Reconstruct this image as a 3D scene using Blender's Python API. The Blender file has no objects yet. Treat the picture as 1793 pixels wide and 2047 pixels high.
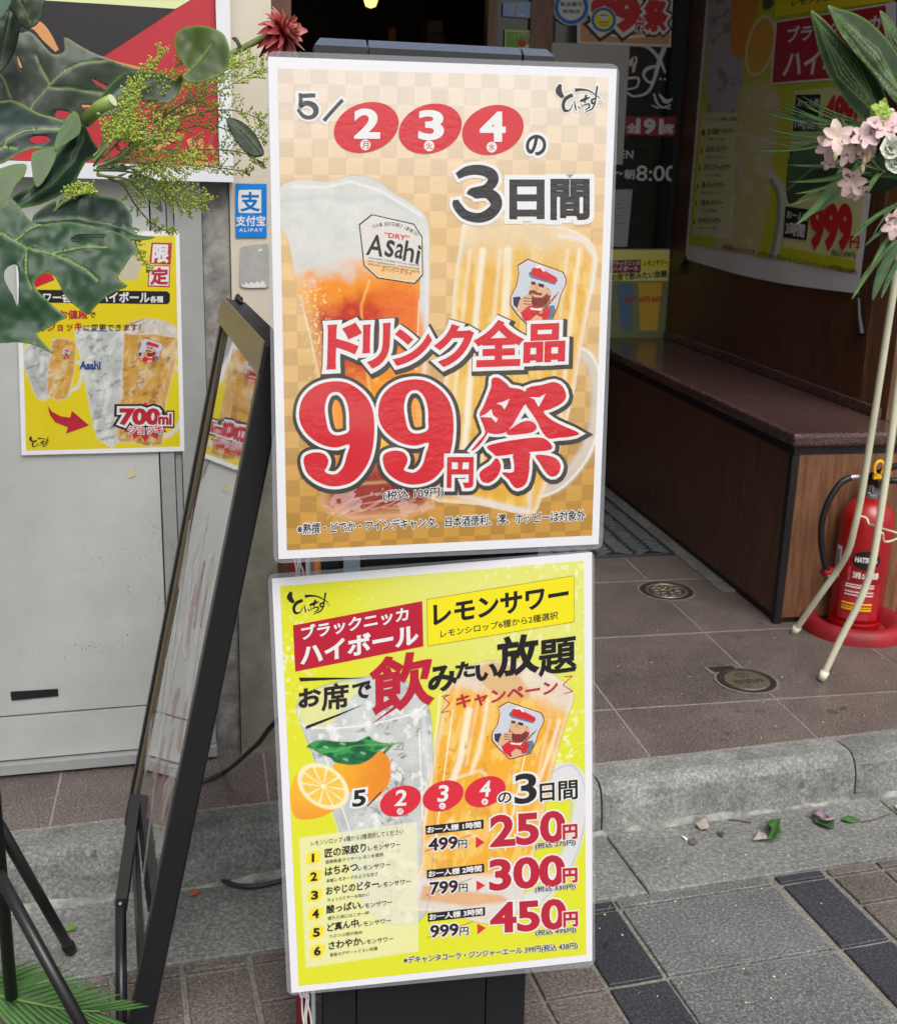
import bpy, bmesh, math, random
import numpy as np
from mathutils import Vector, Matrix
from mathutils.geometry import delaunay_2d_cdt
random.seed(7); RNG = np.random.default_rng(7)
S = bpy.context.scene
COL = S.collection

# ---------------------------------------------------------------- camera, sky, sun, exposure
F_PX, CX, CY = 2379.0, 896.5, 1023.5
RT = np.array([[0.97978876, -0.02797829, 0.1980687], [-0.19796355, -0.27774916, 0.94003502], [0.02871284, -0.96024612, -0.27767419]])
CAM = np.array([0.0, 0.0, 1.25])
cd = bpy.data.cameras.new('camera'); cam = bpy.data.objects.new('camera', cd); COL.objects.link(cam)
cd.sensor_fit = 'HORIZONTAL'; cd.sensor_width = 36.0; cd.lens = 36.0 * F_PX / 1793.0
cd.clip_start = 0.02; cd.clip_end = 500
cd.dof.use_dof = True; cd.dof.focus_distance = 1.55; cd.dof.aperture_fstop = 16.0
_m = Matrix([[RT[i][0], -RT[i][1], -RT[i][2], CAM[i]] for i in range(3)] + [[0, 0, 0, 1]])
cam.matrix_world = _m
S.camera = cam

SUN_EL, SUN_AZ = math.radians(56), math.radians(172)     # azimuth measured from +Y towards +X
w = bpy.data.worlds.new('World'); S.world = w; w.use_nodes = True
nt = w.node_tree; nt.nodes.clear()
sky = nt.nodes.new('ShaderNodeTexSky'); sky.sky_type = 'NISHITA'; sky.sun_disc = False
sky.sun_elevation = SUN_EL; sky.sun_rotation = SUN_AZ; sky.air_density = 1.0; sky.dust_density = 5.0; sky.ozone_density = 1.0
hsv = nt.nodes.new('ShaderNodeHueSaturation'); hsv.inputs['Saturation'].default_value = 0.35
bg = nt.nodes.new('ShaderNodeBackground'); bg.inputs[1].default_value = 0.12
wo = nt.nodes.new('ShaderNodeOutputWorld')
nt.links.new(sky.outputs[0], hsv.inputs['Color']); nt.links.new(hsv.outputs[0], bg.inputs[0]); nt.links.new(bg.outputs[0], wo.inputs[0])
sd = bpy.data.lights.new('sun', 'SUN'); sd.energy = 1.1; sd.angle = math.radians(40); sd.color = (1.0, 0.97, 0.92)
sun = bpy.data.objects.new('sun', sd); COL.objects.link(sun)
_sv = Vector((math.sin(SUN_AZ) * math.cos(SUN_EL), math.cos(SUN_AZ) * math.cos(SUN_EL), math.sin(SUN_EL)))
sun.rotation_euler = (-_sv).to_track_quat('-Z', 'Y').to_euler()
S.view_settings.view_transform = 'Standard'; S.view_settings.look = 'None'
S.view_settings.exposure = 0.55; S.view_settings.gamma = 1.0
try: S.view_settings.use_curve_mapping = False
except Exception: pass
S.render.engine = 'CYCLES'
S.cycles.use_denoising = True
S.cycles.max_bounces = 8; S.cycles.transparent_max_bounces = 12

# ---------------------------------------------------------------- geometry of the view
def ray(x, y): return RT @ np.array([x - CX, y - CY, F_PX])
def onz(x, y, z=0.0):
    v = ray(x, y); return Vector(CAM + (z - CAM[2]) / v[2] * v)
def onpl(x, y, p0, n):
    v = ray(x, y); p0 = np.array(p0); n = np.array(n); return Vector(CAM + ((p0 - CAM) @ n) / (v @ n) * v)
def ony(x, y, yy):
    v = ray(x, y); return Vector(CAM + (yy / v[1]) * v)
def onx(x, y, xx):
    v = ray(x, y); return Vector(CAM + (xx / v[0]) * v)

class Frame:
    """a flat sheet in the world: origin, x along it, y up it, z out of it"""
    def __init__(s, o, u, v):
        s.o = np.array(o, float); s.u = np.array(u, float); s.u /= np.linalg.norm(s.u)
        v = np.array(v, float); v -= s.u * (v @ s.u); s.v = v / np.linalg.norm(v); s.n = np.cross(s.u, s.v)
    def loc(s, x, y):
        """photo pixels -> sheet coordinates"""
        x = np.asarray(x, float); y = np.asarray(y, float)
        d = np.stack([x - CX, y - CY, np.full_like(x, F_PX)], -1) @ RT.T
        t = ((s.o - CAM) @ s.n) / (d @ s.n)
        p = CAM + d * t[..., None] - s.o
        return p @ s.u, p @ s.v
    def pix(s, a, b):
        p = s.o + np.multiply.outer(a, s.u) + np.multiply.outer(b, s.v) - CAM
        c = p @ RT
        return c[..., 0] / c[..., 2] * F_PX + CX, c[..., 1] / c[..., 2] * F_PX + CY
    def matrix(s): return Matrix([[s.u[i], s.v[i], s.n[i], s.o[i]] for i in range(3)] + [[0, 0, 0, 1]])

# ---------------------------------------------------------------- colours and materials
def lin(c):
    c = np.asarray(c, float) / 255.0
    return np.where(c <= 0.04045, c / 12.92, ((c + 0.055) / 1.055) ** 2.4)
def rgb(r, g, b): return tuple(float(v) for v in lin((r, g, b)))
_mats = {}
def mat(name, col, rough=0.6, var=0.12, scale=20.0, bump=0.0, bscale=60.0, metal=0.0, spec=0.5, coat=0.0, col2=None, dirt=0.0, stretch=None, detail=6.0, attr=None, sheen=0.0, trans=0.0, cutoff=(0.35, 0.65)):
    if name in _mats: return _mats[name]
    m = bpy.data.materials.new(name); m.use_nodes = True; t = m.node_tree; N = t.nodes; L = t.links
    b = N['Principled BSDF']
    b.inputs['Roughness'].default_value = rough; b.inputs['Metallic'].default_value = metal
    b.inputs['Specular IOR Level'].default_value = spec; b.inputs['Coat Weight'].default_value = coat
    b.inputs['Coat Roughness'].default_value = 0.08
    tc = N.new('ShaderNodeTexCoord'); mp = N.new('ShaderNodeMapping'); L.new(tc.outputs['Object'], mp.inputs[0])
    if stretch: mp.inputs['Scale'].default_value = stretch
    src = None
    if attr:
        a = N.new('ShaderNodeAttribute'); a.attribute_name = attr; src = a.outputs['Color']
    if var > 0 or col2 is not None:
        n = N.new('ShaderNodeTexNoise'); n.inputs['Scale'].default_value = scale; n.inputs['Detail'].default_value = detail
        n.inputs['Roughness'].default_value = 0.65
        L.new(mp.outputs[0], n.inputs['Vector'])
        rp = N.new('ShaderNodeValToRGB'); L.new(n.outputs['Fac'], rp.inputs[0])
        rp.color_ramp.elements[0].position, rp.color_ramp.elements[1].position = cutoff
        if src is None:
            c1 = tuple(max(0, v * (1 - var)) for v in col); c2 = col2 or tuple(min(1, v * (1 + var)) for v in col)
            rp.color_ramp.elements[0].color = (*c1, 1); rp.color_ramp.elements[1].color = (*c2, 1); src = rp.outputs[0]
        else:
            rp.color_ramp.elements[0].color = (1 - var,) * 3 + (1,); rp.color_ramp.elements[1].color = (1, 1, 1, 1)
            mx = N.new('ShaderNodeMix'); mx.data_type = 'RGBA'; mx.blend_type = 'MULTIPLY'; mx.inputs[0].default_value = 1
            L.new(src, mx.inputs[6]); L.new(rp.outputs[0], mx.inputs[7]); src = mx.outputs[2]
    if dirt > 0:
        n = N.new('ShaderNodeTexNoise'); n.inputs['Scale'].default_value = 2.3; n.inputs['Detail'].default_value = 8
        n.inputs['Roughness'].default_value = 0.7; L.new(tc.outputs['Object'], n.inputs['Vector'])
        rp = N.new('ShaderNodeValToRGB'); L.new(n.outputs['Fac'], rp.inputs[0])
        rp.color_ramp.elements[0].position = 0.4; rp.color_ramp.elements[1].position = 0.62
        rp.color_ramp.elements[0].color = (1 - dirt, 1 - dirt, 1 - dirt * 1.05, 1); rp.color_ramp.elements[1].color = (1, 1, 1, 1)
        mx = N.new('ShaderNodeMix'); mx.data_type = 'RGBA'; mx.blend_type = 'MULTIPLY'; mx.inputs[0].default_value = 1
        if src is None: mx.inputs[6].default_value = (*col, 1)
        else: L.new(src, mx.inputs[6])
        L.new(rp.outputs[0], mx.inputs[7]); src = mx.outputs[2]
    if src is not None: L.new(src, b.inputs['Base Color'])
    else: b.inputs['Base Color'].default_value = (*col, 1)
    if bump > 0:
        n = N.new('ShaderNodeTexNoise'); n.inputs['Scale'].default_value = bscale; n.inputs['Detail'].default_value = 5
        L.new(mp.outputs[0], n.inputs['Vector'])
        bp = N.new('ShaderNodeBump'); bp.inputs['Strength'].default_value = 1.0; bp.inputs['Distance'].default_value = bump
        L.new(n.outputs['Fac'], bp.inputs['Height']); L.new(bp.outputs[0], b.inputs['Normal'])
        if coat: L.new(bp.outputs[0], b.inputs['Coat Normal'])
    if trans: b.inputs['Transmission Weight'].default_value = trans
    _mats[name] = m; return m

def speck(name, cols, scale=220.0, rough=0.55, bump=0.0004, tint=0.25, big=3.0):
    """granite-like speckle of three colours with broad stains"""
    if name in _mats: return _mats[name]
    m = bpy.data.materials.new(name); m.use_nodes = True; t = m.node_tree; N = t.nodes; L = t.links; b = N['Principled BSDF']
    tc = N.new('ShaderNodeTexCoord')
    n = N.new('ShaderNodeTexNoise'); n.inputs['Scale'].default_value = scale; n.inputs['Detail'].default_value = 3; n.inputs['Roughness'].default_value = 0.8
    L.new(tc.outputs['Object'], n.inputs['Vector'])
    rp = N.new('ShaderNodeValToRGB'); L.new(n.outputs['Fac'], rp.inputs[0]); e = rp.color_ramp.elements
    e[0].position = 0.34; e[0].color = (*cols[0], 1); e[1].position = 0.66; e[1].color = (*cols[2], 1)
    k = e.new(0.5); k.color = (*cols[1], 1)
    g = N.new('ShaderNodeTexNoise'); g.inputs['Scale'].default_value = big; g.inputs['Detail'].default_value = 9; g.inputs['Roughness'].default_value = 0.72
    L.new(tc.outputs['Object'], g.inputs['Vector'])
    r2 = N.new('ShaderNodeValToRGB'); L.new(g.outputs['Fac'], r2.inputs[0]); r2.color_ramp.elements[0].position = 0.36; r2.color_ramp.elements[1].position = 0.64
    r2.color_ramp.elements[0].color = (1 - tint,) * 3 + (1,); r2.color_ramp.elements[1].color = (1 + tint * .4,) * 3 + (1,)
    mx = N.new('ShaderNodeMix'); mx.data_type = 'RGBA'; mx.blend_type = 'MULTIPLY'; mx.inputs[0].default_value = 1
    L.new(rp.outputs[0], mx.inputs[6]); L.new(r2.outputs[0], mx.inputs[7])
    oi = N.new('ShaderNodeObjectInfo'); mr = N.new('ShaderNodeMapRange'); mr.inputs[3].default_value = .86; mr.inputs[4].default_value = 1.12; L.new(oi.outputs['Random'], mr.inputs[0])
    sp = N.new('ShaderNodeTexNoise'); sp.inputs['Scale'].default_value = 34; sp.inputs['Detail'].default_value = 2; L.new(tc.outputs['Object'], sp.inputs['Vector'])
    sr = N.new('ShaderNodeValToRGB'); L.new(sp.outputs['Fac'], sr.inputs[0]); sr.color_ramp.elements[0].position = .24; sr.color_ramp.elements[1].position = .33; sr.color_ramp.elements[0].color = (.55, .55, .55, 1)
    vm = N.new('ShaderNodeVectorMath'); vm.operation = 'SCALE'; L.new(mx.outputs[2], vm.inputs[0]); L.new(mr.outputs[0], vm.inputs[3])
    v2 = N.new('ShaderNodeVectorMath'); v2.operation = 'MULTIPLY'; L.new(vm.outputs[0], v2.inputs[0]); L.new(sr.outputs[0], v2.inputs[1]); L.new(v2.outputs[0], b.inputs['Base Color'])
    b.inputs['Roughness'].default_value = rough
    bp = N.new('ShaderNodeBump'); bp.inputs['Distance'].default_value = bump; L.new(n.outputs['Fac'], bp.inputs['Height']); L.new(bp.outputs[0], b.inputs['Normal'])
    _mats[name] = m; return m

def film(name, wrinkle=True, col=None, attr=None, rough=0.30, coat=1.0, strength=0.0009, sc=75.0):
    """print under a glossy film: the film ripples in patches"""
    if name in _mats: return _mats[name]
    m = bpy.data.materials.new(name); m.use_nodes = True; t = m.node_tree; N = t.nodes; L = t.links; b = N['Principled BSDF']
    b.inputs['Roughness'].default_value = 0.75; b.inputs['Specular IOR Level'].default_value = 0.1
    b.inputs['Coat Weight'].default_value = coat; b.inputs['Coat Roughness'].default_value = rough * 0.3; b.inputs['Coat IOR'].default_value = 1.6 if strength < .0007 else 1.68
    tc = N.new('ShaderNodeTexCoord')
    if attr:
        a = N.new('ShaderNodeAttribute'); a.attribute_name = attr; L.new(a.outputs['Color'], b.inputs['Base Color'])
    else: b.inputs['Base Color'].default_value = (*col, 1)
    if wrinkle:
        mp = N.new('ShaderNodeMapping'); mp.inputs['Scale'].default_value = (1.0, 1.7, 1.0); L.new(tc.outputs['Object'], mp.inputs[0])
        n = N.new('ShaderNodeTexNoise'); n.inputs['Scale'].default_value = sc; n.inputs['Detail'].default_value = 3; n.inputs['Distortion'].default_value = 0.6
        L.new(mp.outputs[0], n.inputs['Vector'])
        k = N.new('ShaderNodeTexNoise'); k.inputs['Scale'].default_value = 7.0; k.inputs['Detail'].default_value = 2; L.new(tc.outputs['Object'], k.inputs['Vector'])
        kr = N.new('ShaderNodeValToRGB'); L.new(k.outputs['Fac'], kr.inputs[0]); kr.color_ramp.elements[0].position = 0.42; kr.color_ramp.elements[1].position = 0.6
        ml = N.new('ShaderNodeMath'); ml.operation = 'MULTIPLY'; L.new(n.outputs['Fac'], ml.inputs[0]); L.new(kr.outputs[0], ml.inputs[1])
        # broad buckling of the sheet
        w2 = N.new('ShaderNodeTexNoise'); w2.inputs['Scale'].default_value = 5.0; L.new(tc.outputs['Object'], w2.inputs['Vector'])
        m2 = N.new('ShaderNodeMath'); m2.operation = 'MULTIPLY_ADD'; L.new(w2.outputs['Fac'], m2.inputs[0]); m2.inputs[1].default_value = 4.0; L.new(ml.outputs[0], m2.inputs[2])
        bp = N.new('ShaderNodeBump'); bp.inputs['Distance'].default_value = strength; L.new(m2.outputs[0], bp.inputs['Height'])
        L.new(bp.outputs[0], b.inputs['Coat Normal'])
    _mats[name] = m; return m

def clear(name, tint=(0.9, 0.92, 0.94), mix=0.45, rough=0.08):
    if name in _mats: return _mats[name]
    m = bpy.data.materials.new(name); m.use_nodes = True; t = m.node_tree; N = t.nodes; L = t.links; b = N['Principled BSDF']
    b.inputs['Base Color'].default_value = (*tint, 1); b.inputs['Roughness'].default_value = rough; b.inputs['Alpha'].default_value = mix
    _mats[name] = m; return m

# ---------------------------------------------------------------- object helpers
def tag(o, label=None, cat=None, group=None, kind=None):
    if label: o['label'] = label
    if cat: o['category'] = cat
    if group: o['group'] = group
    if kind: o['kind'] = kind
    return o
def empty(name, loc, label=None, cat=None, group=None, frame=None):
    o = bpy.data.objects.new(name, None); COL.objects.link(o); o.empty_display_size = 0.05
    if frame is not None: o.matrix_world = frame.matrix()
    else: o.location = loc
    return tag(o, label, cat, group)
def make(name, V, Fc, m, parent=None, smooth=False, cols=None, world=True, kind=None):
    """one mesh object; V in world coordinates (world=True) or in the parent's"""
    if parent is not None and world:
        o0 = np.array(parent.location); V = [tuple(np.array(v) - o0) for v in V]
    me = bpy.data.meshes.new(name); me.from_pydata([tuple(map(float, v)) for v in V], [], [tuple(f) for f in Fc]); me.update()
    if cols is not None:
        a = me.color_attributes.new('Col', 'FLOAT_COLOR', 'POINT'); c = np.ones((len(V), 4), np.float32); c[:, :3] = cols
        a.data.foreach_set('color', c.ravel())
    if smooth: me.shade_smooth()
    if isinstance(m, (list, tuple)):
        for k in m: me.materials.append(k)
    else: me.materials.append(m)
    o = bpy.data.objects.new(name, me); COL.objects.link(o)
    if parent is not None: o.parent = parent
    if kind: o['kind'] = kind
    return o
class MB:
    def __init__(s): s.V = []; s.F = []
    def add(s, V, Fc):
        k = len(s.V); s.V += [tuple(v) for v in V]; s.F += [tuple(i + k for i in f) for f in Fc]; return s
    def box(s, a, b):
        (x0, y0, z0), (x1, y1, z1) = a, b
        V = [(x, y, z) for z in (z0, z1) for y in (y0, y1) for x in (x0, x1)]
        return s.add(V, [(0, 2, 3, 1), (4, 5, 7, 6), (0, 1, 5, 4), (2, 6, 7, 3), (0, 4, 6, 2), (1, 3, 7, 5)])
    def prism(s, pts, z0, z1, bev=0.0):
        """pts: xy polygon counter-clockwise"""
        n = len(pts)
        if bev > 0:
            c = np.mean(np.array(pts)[:, :2], 0); ins = []
            P = np.array(pts)[:, :2]
            for i in range(n):
                a, b, d = P[i - 1], P[i], P[(i + 1) % n]
                e1 = (b - a) / (np.linalg.norm(b - a) + 1e-9); e2 = (d - b) / (np.linalg.norm(d - b) + 1e-9)
                n1 = np.array([-e1[1], e1[0]]); n2 = np.array([-e2[1], e2[0]]); k = n1 + n2; k /= max(1e-6, (k @ n1))
                ins.append(b + k * bev)
            V = [(p[0], p[1], z0) for p in pts] + [(p[0], p[1], z1 - bev) for p in pts] + [(p[0], p[1], z1) for p in ins]
            Fc = [tuple(range(2 * n, 3 * n))] + [(i, (i + 1) % n, n + (i + 1) % n, n + i) for i in range(n)] + [(n + i, n + (i + 1) % n, 2 * n + (i + 1) % n, 2 * n + i) for i in range(n)]
        else:
            V = [(p[0], p[1], z0) for p in pts] + [(p[0], p[1], z1) for p in pts]
            Fc = [tuple(range(n, 2 * n)), tuple(range(n - 1, -1, -1))] + [(i, (i + 1) % n, n + (i + 1) % n, n + i) for i in range(n)]
        return s.add(V, Fc)
    def hexa(s, a, b, c, d, off):
        """slab from quad a b c d pushed by off"""
        P = [Vector(p) for p in (a, b, c, d)]; off = Vector(off); Q = [p + off for p in P]
        return s.add([tuple(p) for p in P + Q], [(0, 1, 2, 3), (7, 6, 5, 4), (0, 4, 5, 1), (1, 5, 6, 2), (2, 6, 7, 3), (3, 7, 4, 0)])
    def tube(s, pts, r, seg=10, cap=True, squash=None):
        P = [Vector(p) for p in pts]; n = len(P); R = r if isinstance(r, (list, tuple)) else [r] * n
        rings = []; up = None
        for i in range(n):
            t = (P[min(i + 1, n - 1)] - P[max(i - 1, 0)]).normalized()
            if up is None: up = t.orthogonal().normalized()
            up = (up - t * up.dot(t)).normalized(); sd_ = t.cross(up)
            rings.append([P[i] + (up * math.cos(a) + sd_ * math.sin(a)) * R[i] for a in [2 * math.pi * k / seg for k in range(seg)]])
        V = [tuple(v) for rg in rings for v in rg]
        Fc = [(i * seg + k, i * seg + (k + 1) % seg, (i + 1) * seg + (k + 1) % seg, (i + 1) * seg + k) for i in range(n - 1) for k in range(seg)]
        if cap: Fc += [tuple(range(seg - 1, -1, -1)), tuple((n - 1) * seg + k for k in range(seg))]
        return s.add(V, Fc)
    def lathe(s, prof, c, seg=32):
        """prof: (radius, z) list round the vertical through c"""
        n = len(prof)
        V = [(c[0] + r * math.cos(2 * math.pi * k / seg), c[1] + r * math.sin(2 * math.pi * k / seg), c[2] + z) for r, z in prof for k in range(seg)]
        Fc = [(i * seg + k, i * seg + (k + 1) % seg, (i + 1) * seg + (k + 1) % seg, (i + 1) * seg + k) for i in range(n - 1) for k in range(seg)]
        return s.add(V, Fc)
    def build(s, name, m, parent=None, smooth=False, kind=None, world=True): return make(name, s.V, s.F, m, parent, smooth, kind=kind, world=world)
def smoothpath(pts, n=6):
    P = [np.array(p, float) for p in pts]; out = []
    for i in range(len(P) - 1):
        p0, p1, p2, p3 = P[max(i - 1, 0)], P[i], P[i + 1], P[min(i + 2, len(P) - 1)]
        for k in range(n):
            t = k / n; out.append(0.5 * ((2 * p1) + (p2 - p0) * t + (2 * p0 - 5 * p1 + 4 * p2 - p3) * t * t + (3 * p1 - p0 - 3 * p2 + p3) * t ** 3))
    out.append(P[-1]); return out
def closedpath(pts, n=4):
    P = [np.array(p, float) for p in pts]; m = len(P); out = []
    for i in range(m):
        p0, p1, p2, p3 = P[i - 1], P[i], P[(i + 1) % m], P[(i + 2) % m]
        for k in range(n):
            t = k / n; out.append(0.5 * ((2 * p1) + (p2 - p0) * t + (2 * p0 - 5 * p1 + 4 * p2 - p3) * t * t + (3 * p1 - p0 - 3 * p2 + p3) * t ** 3))
    return out

# ---------------------------------------------------------------- numpy painting (flat print only)
class Noise:
    def __init__(s, seed): s.g = np.random.default_rng(seed).random((64, 64))
    def v(s, x, y):
        xi = np.floor(x).astype(int); yi = np.floor(y).astype(int); fx = x - xi; fy = y - yi
        fx = fx * fx * (3 - 2 * fx); fy = fy * fy * (3 - 2 * fy); g = s.g
        a = g[yi % 64, xi % 64]; b = g[yi % 64, (xi + 1) % 64]; c = g[(yi + 1) % 64, xi % 64]; d = g[(yi + 1) % 64, (xi + 1) % 64]
        return (a * (1 - fx) + b * fx) * (1 - fy) + (c * (1 - fx) + d * fx) * fy
    def fbm(s, x, y, o=4):
        t = 0; a = 1; n = 0
        for k in range(o): t = t + a * s.v(x * 2 ** k + 7 * k, y * 2 ** k + 3 * k); n += a; a *= 0.55
        return t / n
def sdist(x, y, poly):
    """signed distance (inside positive) to a polygon, in photo pixels"""
    P = np.array(poly, float); ins = np.zeros(x.shape, bool); d = np.full(x.shape, 1e9)
    for i in range(len(P)):
        ax, ay = P[i - 1]; bx, by = P[i]
        c = ((ay > y) != (by > y)) & (x < (bx - ax) * (y - ay) / ((by - ay) if by != ay else 1e-9) + ax); ins ^= c
        ex, ey = bx - ax, by - ay; l = ex * ex + ey * ey + 1e-9
        t = np.clip(((x - ax) * ex + (y - ay) * ey) / l, 0, 1); d = np.minimum(d, np.hypot(x - ax - t * ex, y - ay - t * ey))
    return np.where(ins, d, -d)
def sm(a, b, x): t = np.clip((x - a) / (b - a), 0, 1); return t * t * (3 - 2 * t)
class Canvas:
    gain = 0.80
    def __init__(s, frame, quad, step):
        """quad: photo corners TL TR BR BL of the printed field"""
        a, b = frame.loc([q[0] for q in quad], [q[1] for q in quad])
        w_ = np.hypot(a[1] - a[0], b[1] - b[0]); h_ = np.hypot(a[3] - a[0], b[3] - b[0])
        nx, ny = max(2, int(w_ / step)), max(2, int(h_ / step))
        U, Vv = np.meshgrid(np.linspace(0, 1, nx), np.linspace(0, 1, ny))
        s.A = (a[0] * (1 - U) + a[1] * U) * (1 - Vv) + (a[3] * (1 - U) + a[2] * U) * Vv
        s.B = (b[0] * (1 - U) + b[1] * U) * (1 - Vv) + (b[3] * (1 - U) + b[2] * U) * Vv
        s.x, s.y = frame.pix(s.A, s.B); s.nx, s.ny = nx, ny; s.U, s.Vv = U, Vv
        s.u = U * w_; s.v = Vv * h_
        s.c = np.ones(U.shape + (3,))
    def fill(s, col): s.c[:] = lin(col)
    def lay(s, mask, col):
        col = np.asarray(col, float); 
        if col.ndim == 1: col = lin(col)
        s.c = s.c * (1 - mask[..., None]) + col * mask[..., None]
    def poly(s, pts, col, soft=1.2, k=1.0, grow=0):
        d = sdist(s.x, s.y, pts) + grow; m = sm(-soft, soft, d) * k; s.lay(m, col); return d
    def line(s, pts, wd, col, k=1.0, soft=1.0):
        d = np.full(s.x.shape, 1e9)
        for (ax, ay), (bx, by) in zip(pts[:-1], pts[1:]):
            ex, ey = bx - ax, by - ay; l = ex * ex + ey * ey + 1e-9
            t = np.clip(((s.x - ax) * ex + (s.y - ay) * ey) / l, 0, 1); d = np.minimum(d, np.hypot(s.x - ax - t * ex, s.y - ay - t * ey))
        s.lay(sm(wd / 2 + soft, wd / 2 - soft, d) * k, col)
    def blob(s, cx, cy, rx, ry, col, ang=0.0, soft=0.15, k=1.0):
        ca, sa = math.cos(ang), math.sin(ang); dx, dy = s.x - cx, s.y - cy
        q = np.hypot((dx * ca + dy * sa) / rx, (-dx * sa + dy * ca) / ry); s.lay(sm(1 + soft, 1 - soft, q) * k, col)
    def build(s, name, parent, m, z):
        nx, ny = s.nx, s.ny; n = nx * ny
        co = np.zeros((n, 3), np.float32); co[:, 0] = s.A.ravel(); co[:, 1] = s.B.ravel(); co[:, 2] = z
        i = np.arange(n).reshape(ny, nx); q = np.stack([i[1:, :-1], i[1:, 1:], i[:-1, 1:], i[:-1, :-1]], -1).reshape(-1, 4)
        me = bpy.data.meshes.new(name); me.vertices.add(n); me.vertices.foreach_set('co', co.ravel())
        me.loops.add(q.size); me.loops.foreach_set('vertex_index', q.ravel().astype(np.int32))
        me.polygons.add(len(q)); me.polygons.foreach_set('loop_start', np.arange(0, q.size, 4, dtype=np.int32))
        me.polygons.foreach_set('loop_total', np.full(len(q), 4, np.int32)); me.update(calc_edges=True)
        a = me.color_attributes.new('Col', 'FLOAT_COLOR', 'POINT'); c = np.ones((n, 4), np.float32); c[:, :3] = np.clip(s.c.reshape(-1, 3) * s.gain, 0, 1)
        a.data.foreach_set('color', c.ravel()); me.materials.append(m)
        o = bpy.data.objects.new(name, me); COL.objects.link(o); o.parent = parent; return o

# ---------------------------------------------------------------- printed glyphs and shapes (thin raised ink)
_cache = {}
def _bake(curve):
    ob = bpy.data.objects.new('t', curve); COL.objects.link(ob)
    dg = bpy.context.evaluated_depsgraph_get(); me = bpy.data.meshes.new_from_object(ob.evaluated_get(dg), depsgraph=dg)
    n = len(me.vertices); co = np.empty(n * 3, np.float32); me.vertices.foreach_get('co', co); co = co.reshape(-1, 3).astype(float)
    fc = [tuple(p.vertices) for p in me.polygons]
    bpy.data.objects.remove(ob); bpy.data.meshes.remove(me); bpy.data.curves.remove(curve)
    return co, fc
def glyph(s, r, res=2, space=1.0):
    k = (s, round(r, 4), res, space)
    if k not in _cache:
        c = bpy.data.curves.new('t', 'FONT'); c.body = s; c.size = 1.0; c.resolution_u = res; c.space_character = space
        c.fill_mode = 'FRONT' if r <= 0 else 'BOTH'
        if r > 0: c.bevel_depth = r; c.bevel_resolution = 1
        _cache[k] = _bake(c)
    return _cache[k]
def outline(loops, r):
    """filled 2-D shape of one or more loops (holes by even-odd), grown by r"""
    c = bpy.data.curves.new('s', 'CURVE'); c.dimensions = '2D'; c.fill_mode = 'BOTH'
    for lp in loops:
        sp = c.splines.new('POLY'); sp.points.add(len(lp) - 1)
        for p, q in zip(sp.points, lp): p.co = (q[0] / 100.0, -q[1] / 100.0, 0, 1)
        sp.use_cyclic_u = True
    if r > 0: c.bevel_depth = r / 100.0; c.bevel_resolution = 1
    co, fc = _bake(c); co = co.copy(); co[:, 0] *= 100; co[:, 1] *= -100; return co, fc
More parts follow.
